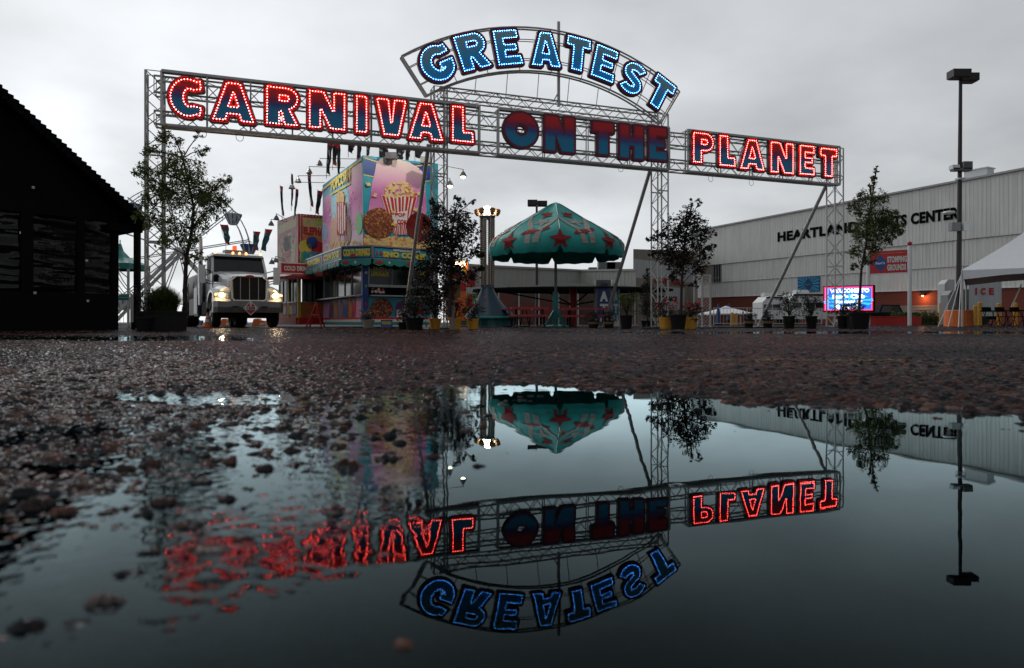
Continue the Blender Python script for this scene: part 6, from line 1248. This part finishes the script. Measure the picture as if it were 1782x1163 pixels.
# blue banner on the hall wall
a_, b_ = sA(1390), sA(1428); z0, z1 = zA(1409, 508), zA(1409, 482); o_ = PL + nl * .1; Wd = Wall(o_, dl, nl); t = thing('wall_banner', PL + dl * a_, 'blue sunburst banner with dark diamond hung low on the arena hall wall', 'banner')
mb = MB(); Wd.box(mb, a_, b_, z0, z1, .04, .08, 0); cx_, cz_ = (a_ + b_) / 2, (z0 + z1) / 2; w_ = (b_ - a_) * .48; h_ = (z1 - z0) * .48
for k in range(22):
    q0, q1 = k * math.pi / 11, k * math.pi / 11 + .14; f = lambda q: (cx_ + max(-w_, min(w_, 1.6 * math.cos(q))), cz_ + max(-h_, min(h_, 1.6 * math.sin(q)))); Wd.poly(mb, [(cx_, cz_), f(q0), f(q1)], .10 + k * .0004, 1)
Wd.poly(mb, [(cx_ + .6, cz_), (cx_, cz_ + .75), (cx_ - .6, cz_), (cx_, cz_ - .75)], .13, 2); put_text(mb, "Sam's", Wd.P(cx_ - .38, cz_ - .1, .14), dl, UP, .76, .2, 1, .01, .03)
mb.build('cloth', ['art_blue', pmat('banner_cyan', (.03, .34, .50), .5), pmat('banner_navy', (.01, .04, .14), .5)], t)
# low red wall
a, b = gd(1500, 43), gd(1603, 41); wl = thing('red_wall', a.lerp(b, .5), 'low dark red painted wall below the hedge and white posts', 'wall'); mb = MB(); mb.bar(a + UP * .26, b + UP * .26, .25, .52); mb.build('wall', 'red_paint', wl); mb = MB(); mb.bar(a + UP * .54, b + UP * .54, .32, .05); mb.build('coping', 'red_paint', wl)
# dark parked pickup
def car(px, D, ln, h_, m_, label, name, cat, cabx=(.30, .72)):
    c = gd(px, D); t = thing(name, c, label, cat); o = c - XV * ln / 2; body = [(0, .35), (ln, .35), (ln, .75), (ln * .98, h_ * .62), (0, h_ * .62), (0, .5)]
    mb = MB(); mb.prism(body, o + Vector((0, .9, 0)), XV, UP, 0, 1.8); mb.prism([(ln * cabx[0], h_ * .60), (ln * cabx[1], h_ * .60), (ln * (cabx[1] - .07), h_), (ln * (cabx[0] + .05), h_)], o + Vector((0, .78, 0)), XV, UP, 0, 1.56); mb.build('body', m_, t)
    mb = MB(); mb.prism([(ln * (cabx[0] + .03), h_ * .63), (ln * (cabx[1] - .03), h_ * .63), (ln * (cabx[1] - .09), h_ * .95), (ln * (cabx[0] + .07), h_ * .95)], o + Vector((0, -.785, 0)), XV, UP, 0, .01); mb.build('side_window', 'glass_dark', t)
    for x in (.18, .80):
        for s_ in (-.85, .85):
            mb = MB(); cc = o + XV * ln * x + Vector((0, s_, .34)); mb.add([cc + XV * (.34 * math.cos(q * .524)) + UP * (.34 * math.sin(q * .524)) + Vector((0, e_, 0)) for e_ in (-.1, .1) for q in range(12)], [(q, (q + 1) % 12, 12 + (q + 1) % 12, 12 + q) for q in range(12)] + [tuple(range(12)), tuple(range(23, 11, -1))]); mb.build('wheel', 'rubber', t)
    return t
car(1540, 52, 4.4, 1.5, 'black', 'dark parked car half hidden behind the red wall and lit screen', 'parked_car', 'car')
# white motorhomes
for i, (x0, x1, yt, D, lb) in enumerate(((1327, 1372, 516, 58, 'white motorhome with rooftop unit right of the white peaked tent'), (1374, 1440, 511, 56, 'long white motorhome with roof cooler behind the black tub shrubs'))):
    a, b = gd(x0, D), gd(x1, D); l_ = (b - a).x; h_ = zat(yt, D); t = thing('motorhome', a.lerp(b, .5), lb, 'motorhome', 'white motorhomes beside the hall')
    mb = MB(); mb.prism([(0, .45), (l_, .45), (l_, h_ - .12), (l_ - .12, h_), (.5, h_), (0, h_ - .5)], a + Vector((0, 2.4, 0)), XV, UP, 0, 2.4); mb.build('body', 'white_paint', t)
    for f in (.2, .55, .8): mb = MB(); mb.box(a + XV * l_ * f + Vector((0, -.01, h_ * .62)), (.7, .04, .45)); mb.build('window', 'glass_dark', t)
    mb = MB(); mb.box(a + XV * l_ * .45 + Vector((0, 1.2, h_ + .14)), (1.1, .8, .28)); mb.box(a + XV * l_ * .45 + Vector((0, 1.2, h_ + .3)), (.9, .7, .06)); mb.build('roof_cooler', 'white_paint', t)
    mb = MB(); mb.tube([a + Vector((.3, -.05, h_ - .12)), a + Vector((l_ - .3, -.05, h_ - .12))], .07, 6); mb.build('rolled_awning', 'sign_black', t)
    for f in (.2, .72): mb = MB(); mb.box(a + XV * l_ * f + Vector((0, .3, .28)), (.6, .3, .5)); mb.build('wheel', 'rubber', t)
# white peaked tents
def ptent(px0, px1, D, ypk, yeave, yval, label, legs=True, name='peaked_tent'):
    a, b = gd(px0, D), gd(px1, D); w_ = (b.x - a.x) / 2; c = a.lerp(b, .5) + Vector((0, w_, 0)); t = thing(name, c, label, 'tent'); zp, ze, zv = zat(ypk, D), zat(yeave, D), zat(yval, D); mb = MB(); vs = []
    n_ = 5
    for i in range(n_ + 1):
        f = i / n_; q = .02 + .98 * f
        for j in range(16):
            e = j / 4; s_ = int(e); u = e - s_; k = [(-1, -1), (1, -1), (1, 1), (-1, 1), (-1, -1)]; x = k[s_][0] + (k[s_ + 1][0] - k[s_][0]) * u; y = k[s_][1] + (k[s_ + 1][1] - k[s_][1]) * u
            z = zp + (ze - zp) * (f ** .8); vs.append(c + Vector((x * w_ * q, y * w_ * q, z)))
    for j in range(16):
        p = vs[n_ * 16 + j]; e = (j / 4) % 1; vs.append(Vector((p.x, p.y, zv + (ze - zv) * .55 * math.sin(e * math.pi))))
    mb.add(vs, [(i * 16 + j, i * 16 + (j + 1) % 16, (i + 1) * 16 + (j + 1) % 16, (i + 1) * 16 + j) for i in range(n_ + 1) for j in range(16)]); mb.build('canopy', 'tent_white', t)
    for sx in (-1, 1):
        for sy in (-1, 1): p = c + Vector((sx * w_ * .99, sy * w_ * .99, 0)); mb = MB(); mb.tube([p, Vector((p.x, p.y, ze))], .05, 6); mb.build('leg', 'galv', t)
    return t, c, w_
pmat('tent_white', (.74, .76, .80), .55, 0, .04)
ptent(1236, 1316, 47, 532, 546, 549, 'small white peaked tent in the distance right of the wire fence')
big, c_, w_ = ptent(1673, 1673 + 6 / 30 * F, 30, 372, 471, 487, 'large white marquee at the right edge with sagging dark underside', name='marquee')
K0 = gd(1673, 30); RT = Matrix.Rotation(R(-35), 3, 'Z'); cloc = Vector(big.location); new = K0 + RT @ (cloc - K0); big.location = new; big.rotation_euler = (0, 0, R(-35))
for q in big.children: q.matrix_basis = Matrix.Identity(4)
for (x, y, bx2, D2) in (): mb = MB(); p = at(x, y, 30); mb.tube([p, gd(bx2, D2)], .014, 4); mb.build('guy_rope', 'sign_white', big)
iv = Matrix.Rotation(R(35), 3, 'Z')
for nm, m_, pa, pb, r_ in (('guy_rope', 'sign_white', at(1673, 478, 30), gd(1632, 29), .018), ('guy_rope', 'sign_white', at(1673, 478, 30), gd(1650, 28.6), .018), ('guy_rope', 'sign_white', at(1673, 480, 30), gd(1668, 28), .018), ('side_brace', 'galv', at(1778, 495, 29.5), at(1760, 535, 29.5), .03)):
    mb = MB(); mb.tube([iv @ (pa - new), iv @ (pb - new)], r_, 5); o = mb.build(nm, m_); o.parent = big
# bollards
for px, D, yt, lb in ((1638, 46, 527, 'yellow bollard left of the orange lamp base'), (1697, 49, 532, 'short yellow bollard before the ice trailer, left one of the close pair'), (1705, 46, 526, 'tall yellow bollard before the ice trailer, right one of the close pair'), (1738, 46, 528, 'yellow bollard behind the left end of the black folding tables'), (1767, 46, 527, 'yellow bollard behind the right end of the black folding tables'), (1274, 44, 544, 'orange post left of a pair before the small white tent'), (1281, 44, 545, 'orange post right of a pair before the small white tent')):
    b = gd(px, D); h_ = zat(yt, D); t = thing('bollard', b, lb, 'bollard', 'yellow and orange guard posts'); r_ = .13 if px > 1400 else .11; mb = MB(); mb.lathe(b, [(r_ * 1.3, 0), (r_ * 1.3, .03), (r_, .04), (r_, h_ - .06), (r_ * .8, h_ - .02), (r_ * .2, h_)], 14); mb.build('sleeve', pmat('bollard_yellow', (.55, .27, .02), .5) if 'bollard_yellow' not in MATS else 'bollard_yellow', t)
# ice trailer, electrical cabinets
D = 50; a, b = gd(1686, D), gd(1743, D); h_ = zat(488, D); t = thing('ice_trailer', a.lerp(b, .5), 'white box trailer marked ICE in red letters beside the grey cabinets', 'trailer'); l_ = (b - a).x; mb = MB(); mb.box(a.lerp(b, .5) + Vector((0, 1.2, (h_ + .65) / 2)), (l_, 2.4, h_ - .65)); mb.build('body', 'siding_pale', t)
mb = MB(); 
for ch, px in (('I', 1697.5), ('C', 1707), ('E', 1721.5)): p = at(px, 513, D - .05); put_text(mb, ch, p, XV, UP, (.12 if ch == 'I' else .34), .5, 0, .02, .05)
mb.build('lettering', 'art_red', t); mb = MB(); mb.box(a.lerp(b, .5) + Vector((0, 1.2, .5)), (l_ * .96, 2, .2)); 
mb.build('chassis', 'black', t)
for f in (.3, .5): mb = MB(); c = a + XV * l_ * f + Vector((0, .2, .36)); mb.add([c + XV * (.36 * math.cos(q * .524)) + UP * (.36 * math.sin(q * .524)) + Vector((0, e_, 0)) for e_ in (-.12, .12) for q in range(12)], [(q, (q + 1) % 12, 12 + (q + 1) % 12, 12 + q) for q in range(12)] + [tuple(range(12)), tuple(range(23, 11, -1))]); mb.build('wheel', 'rubber', t)
for x0, x1, yt, D, m_, lb in ((1644, 1661, 487, 48, 'siding_pale', 'tall pale equipment trailer end left of the lamp pole'), (1650, 1666, 506, 45, 'grey_paint', 'grey rounded electrical cabinet left of the lamp pole'), (1670, 1686, 504, 45, 'galv_dark', 'dark grey electrical cabinet with pipes right of the lamp pole')):
    a, b = gd(x0, D), gd(x1, D); h_ = zat(yt, D); l_ = (b - a).x; t = thing('electrical_cabinet', a.lerp(b, .5), lb, 'cabinet'); mb = MB(); mb.prism([(0, .05), (l_, .05), (l_, h_), (.25, h_), (0, h_ - .3)], a + Vector((0, .8, 0)), XV, UP, 0, .8); mb.build('housing', m_, t)
    mb = MB(); mb.box(a + Vector((l_ / 2, -.02, h_ * .5)), (l_ * .8, .03, h_ * .8)); o = mb.build('door', m_, t); mb = MB(); mb.box(a + Vector((l_ * .75, -.06, h_ * .5)), (.05, .05, .25)); mb.build('handle', 'black', o)
# black folding tables with chairs stacked under the marquee
for i, (x0, x1, D, lb) in enumerate(((1714, 1752, 33, 'black folding table left under the marquee edge'), (1750, 1795, 32, 'black folding table right under the marquee edge'))):
    a, b = gd(x0, D), gd(x1, D); t = thing('folding_table', a.lerp(b, .5), lb, 'table', 'black tables under the marquee'); l_ = (b - a).x; mb = MB(); mb.box(a.lerp(b, .5) + UP * .74, (l_, .7, .05)); mb.build('top', 'black', t)
    for x in (.12, .88):
        mb = MB(); p = a + XV * l_ * x
        for s_ in (-.28, .28): mb.tube([p + Vector((0, s_, 0)), p + Vector((.1 * (1 if x < .5 else -1), s_, .72))], .018, 5)
        mb.tube([p + Vector((0, -.28, .1)), p + Vector((0, .28, .1))], .016, 5); mb.build('leg', 'black', t)
for i, (px, lb) in enumerate(((1722, 'black folding chair left of the row under the marquee'), (1745, 'black folding chair middle of the row under the marquee'), (1771, 'black folding chair right of the row under the marquee'))):
    b = gd(px, 31); t = thing('folding_chair', b, lb, 'chair', 'black folding chairs under the marquee'); mb = MB(); mb.box(b + UP * .45, (.42, .4, .03)); mb.build('seat', 'black', t); mb = MB(); mb.box(b + Vector((0, .22, .78)), (.42, .03, .22)); mb.build('backrest', 'black', t)
    for s_ in (-.2, .2): mb = MB(); mb.tube([b + Vector((s_, -.25, 0)), b + Vector((s_, .24, .88))], .014, 5); mb.tube([b + Vector((s_, .25, 0)), b + Vector((s_, -.15, .45))], .014, 5); mb.build('leg', 'black', t)
# closed navy umbrellas by the small tent
for px, lb in ((1250, 'closed navy parasol left of the small white tent'), (1268.5, 'closed navy parasol poking up behind the peak of the small white tent')):
    b = gd(px, 46 if px < 1260 else 60); D = b.y; t = thing('closed_parasol', b, lb, 'umbrella'); zt_ = zat(528, D); mb = MB(); mb.lathe(b, [(.05, zt_ - 1.6), (.22, zt_ - 1.45), (.14, zt_ - .7), (.05, zt_ - .1), (.01, zt_)], 9); mb.build('cloth', 'banner_navy', t); mb = MB(); mb.tube([b, b + UP * (zt_ - 1.3)], .03, 6); mb.lathe(b, [(.3, 0), (.3, .06), (.05, .1)], 12); mb.build('pole', 'black', t)
# tan notice on a pale post among the flower pots
D = 18.2; a, b = at(773.5, 519, D), at(801.5, 519, D); z1, zh = zat(496, D), zat(490, D); t = thing('notice_sign', gd(790, D), 'tan notice board with three red figures standing above the middle yellow pot', 'sign')
mb = MB(); Wd = Wall(Vector((a.x, D, 0)), XV, Vector((0, -1, 0))); l_ = b.x - a.x; Wd.box(mb, 0, l_, a.z, z1, 0, .02, 0); Wd.box(mb, 0, l_, z1, zh, 0, .022, 1)
for k in range(3):
    cx_ = l_ * (.36 + .15 * k); cz_ = (a.z + z1) / 2 + .02
    for dz, r_ in ((.075, .03), (0, .045), (-.065, .03)): Wd.poly(mb, [(cx_ + r_, cz_ + dz), (cx_, cz_ + dz + r_ * 1.1), (cx_ - r_, cz_ + dz), (cx_, cz_ + dz - r_ * 1.1)][::-1], .026, 2)
for k in range(9): Wd.box(mb, l_ * (.12 + .085 * k), l_ * (.17 + .085 * k), a.z + .025, a.z + .04, .02, .024, 1)
mb.build('board', [pmat('board_tan', (.36, .24, .11), .6), 'sign_black', 'art_red'], t); mb = MB(); mb.box(Vector(((a.x + b.x) / 2, D + .03, zat(519, D) / 2)), (.10, .05, zat(505, D))); mb.build('post', 'grey_paint', t)
# small brochure board at the foot of the popcorn trailer
t = thing('floor_sign', gd(673, 23.6), 'low blue floor sign with yellow lettering before the popcorn trailer', 'sign'); b = gd(673, 23.6); mb = MB(); mb.box(b + UP * .17, (.40, .05, .22)); mb.box(b + UP * .03, (.44, .2, .05)); mb.build('panel', 'art_blue', t); mb = MB(); put_text(mb, 'MENU', b + Vector((-.16, -.035, .11)), XV, UP, .32, .12, 0, .01, .05); mb.build('lettering', 'art_yellow', t)
# rainbow fun house front behind the purple tree
D = 38; t = thing('funhouse_front', gd(797, D), 'orange lit fun house front with painted rainbows glimpsed behind the purple tree', 'ride'); mb = MB(); Wd = Wall(gd(775, D), XV, Vector((0, -1, 0))); Wd.o.z = 0; l_ = (gd(814, D) - gd(775, D)).x; h_ = zat(455, D); Wd.box(mb, 0, l_, .3, h_, -1, 0, 0)
for (cx_, cz_, r0_, sg) in ((l_ * .62, zat(506, D), .85, 1), (l_ * .2, zat(478, D), .55, 1)):
    for k, m_ in enumerate((2, 1, 3, 4)): q0 = r0_ - k * .11; Wd.poly(mb, [(cx_ + q0 * math.cos(x * .2618), cz_ + q0 * math.sin(x * .2618)) for x in range(13)], .02 + k * .006, m_)
for i in range(12): Wd.poly(mb, [(l_ * random.random() * .9 + .05 + x, h_ - .2 - random.random() * .8 + y) for x, y in blob(.12, 7)], .05 + i * .001, random.choice([1, 3, 4, 2]))
mb.build('painted_front', ['fun_orange', 'art_yellow', 'art_blue', 'art_white', 'art_red'] if pmat('fun_orange', (.80, .22, .03), .5) else None, t)
mb = MB(); p = gd(820, D - 1); mb.box(p + UP * zat(480, D - 1) * .5 + UP * .0, (.45, .4, zat(463, D - 1))); mb.build('side_pillar', 'red_paint', t)
for i in range(5): mb = MB(); mb.ball(at(780 + i * 7, 459, D - .1), .09); mb.build('bulb', 'lamp_on', t)
t = thing('ride_name_board', gd(828, 33.5), 'pale horizontal ride board with dark lettering between fun house and blue drape', 'sign'); mb = MB(); mb.box(at(829, 506, 33.5), (1.0, .05, .32)); mb.build('board', 'siding_pale', t); mb = MB(); put_text(mb, 'ATER', at(822, 509.5, 33.45), XV, UP, .5, .2, 0, .01, .05); mb.build('lettering', 'sign_black', t); mb = MB(); 
for x in (813, 844): mb.tube([gd(x, 33.55), at(x, 501, 33.55)], .03, 6)
mb.box(at(831, 520, 33.6), (.5, .04, .55)); mb.build('legs', 'art_green', t)
# cash machine panels
for i, (x0, x1, D, m0, m1, lb) in enumerate(((1037.5, 1063.5, 31, 'galv_dark', 'banner_navy', 'grey framed cash machine booth with large stacked white letters, navy panel'), (1064.5, 1078, 31.6, 'white_paint', 'banner_cyan2', 'pale cash machine booth side with bright blue panel beside the grey one'))):
    if i: pmat('banner_cyan2', (.02, .20, .32), .5)
    a, b = gd(x0, D), gd(x1, D); l_ = (b - a).x; h_ = zat(488, D); t = thing('cash_machine_booth', a.lerp(b, .5), lb, 'cash machine'); mb = MB(); mb.box(a.lerp(b, .5) + Vector((0, .4, h_ / 2)), (l_, .8, h_)); mb.build('housing', m0, t)
    mb = MB(); mb.box(a.lerp(b, .5) + Vector((0, -.01, h_ * .5)), (l_ * .82, .03, h_ * .72)); o = mb.build('panel', m1, t); mb = MB()
    for ch, y0, y1 in (('A', 507, 525), ('T', 529, 545), ('M', 549, 560)): put_text(mb, ch, Vector((a.x + l_ * .24, a.y - .03, zat(y1, D))), XV, UP, l_ * .55, zat(y0, D) - zat(y1, D), 0, .02, .06)
    mb.build('lettering', 'sign_white', o)
    mb = MB(); put_text(mb, 'ATM', Vector((a.x + l_ * .25, a.y - .03, zat(498, D))), XV, UP, l_ * .5, .13, 0, .01, .05); mb.build('small_lettering', m1, t)
# fences
def mesh_fence(p0, p1, h_, label, cell=.11, n_post=3, r_=.004, base=True):
    p0 = Vector(p0); p1 = Vector(p1); t = thing('wire_fence', p0.lerp(p1, .5), label, 'fence'); d_ = (p1 - p0); l_ = d_.length; d_.normalize(); mb = MB(); n_ = int((l_ + h_) / cell)
    for i in range(n_):
        s0 = i * cell; 
        for sg in (1, -1):
            x0 = s0 if sg > 0 else s0; a = max(0, s0 - l_); b = min(h_, s0)
            if b > a:
                pa = (s0 - a, a); pb = (s0 - b, b)
                if sg < 0: pa = (l_ - pa[0], pa[1]); pb = (l_ - pb[0], pb[1])
                mb.tube([p0 + d_ * pa[0] + UP * (pa[1] + .05), p0 + d_ * pb[0] + UP * (pb[1] + .05)], r_, 3, caps=False)
    mb.build('mesh', 'galv' if n_post < 5 else 'galv_dark', t)
    for i in range(n_post): p = p0 + d_ * l_ * i / (n_post - 1); mb = MB(); mb.tube([p, p + UP * (h_ + .1)], .035, 7); mb.box(p + UP * .02, (.5, .12, .03)); mb.build('post', 'galv', t)
    mb = MB(); mb.tube([p0 + UP * (h_ + .07), p1 + UP * (h_ + .07)], .025, 6); mb.build('top_rail', 'galv', t); return t
mesh_fence(gd(1208, 22.6), gd(1236, 22.4), zat(484, 22.4), 'galvanised wire fence panel behind the right yellow pot')
mesh_fence(gd(868, 42), gd(1105, 44), 2.1, 'long thin wire fence running behind the picnic tables', .22, 8, .0035)
barrier([gd(1095, 36), gd(1122, 36)], 1.9, 'tall pale picket railing beside the narrow evergreen', pitch=.16)
barrier([gd(1242, 41), gd(1300, 41), gd(1345, 42), gd(1430, 42)], 1.05, 'long line of low crowd barriers in front of the small white tent and motorhomes', pitch=.2)
mb = MB(); p = at(1210, 500, 30); t = thing('camera_box', p, 'small blue and white box hanging by the wire fence', 'box'); 
for nm, dz, m_ in (('lid', .08, 'white_paint'), ('case', -.05, 'art_blue')): mb = MB(); mb.box(p + UP * dz, (.18, .15, .10)); mb.build(nm, m_, t)
bpy.data.objects.remove(t) if False else None
# spots without fixtures that wash the popcorn mural
for px in (645, 702):
    q = at(px, 290, 25.0); ld = bpy.data.lights.new('mural_spot', 'SPOT'); ld.energy = 170; ld.color = (1, .93, .82); ld.spot_size = R(130); ld.spot_blend = .9; ld.shadow_soft_size = .06; lo_ = bpy.data.objects.new('mural_spot', ld); C.objects.link(lo_)
    lo_.location = cE + dR * (.4 if px < 680 else 2.3) + nR * 3.2 + UP * 7.6; tgt = cE + dR * 1.5 + UP * 4.3; lo_.rotation_euler = (lo_.location - tgt).to_track_quat('Z', 'Y').to_euler()
ld = bpy.data.lights.new('mural_spot', 'SPOT'); ld.energy = 150; ld.color = (1, .95, .88); ld.spot_size = R(120); ld.spot_blend = .9; ld.shadow_soft_size = .06; lo_ = bpy.data.objects.new('mural_spot', ld); C.objects.link(lo_); lo_.location = cE + dLf * 3 + nL * 2.2 + UP * 7.2; tgt = cE + dLf * 3 + UP * 4.6; lo_.rotation_euler = (lo_.location - tgt).to_track_quat('Z', 'Y').to_euler()  # added spot with no lamp body, brightens the side mural

# power cables lying on the pavement between the arch towers and the stands
def cable(pts, label, r_=.018):
    P = []
    for (x0, y0), (x1, y1) in zip(pts, pts[1:]):
        for i in range(8): t_ = i / 8; P.append(Vector((x0 + (x1 - x0) * t_ + .09 * math.sin(i * 1.3 + x0), y0 + (y1 - y0) * t_ + .06 * math.sin(i * 2.1), GZ + r_ + .004)))
    mb = MB(); mb.tube(P, r_, 6); tag(mb.build('power_cable', 'black'), label, 'cable')
g0, g1, g2 = gd(764, 19.0), gd(700, 22.5), gd(650, 24.8)
cable([(g0.x, g0.y), (g1.x, g1.y), (g2.x, g2.y)], 'black power cable running from the second arch tower to the popcorn trailer')
g0, g1, g2 = gd(1148, 21.3), gd(1262, 22.0), gd(1440, 24.2)
cable([(g0.x, g0.y), (g1.x, g1.y), (g2.x, g2.y)], 'black power cable lying between the third and the right arch tower')
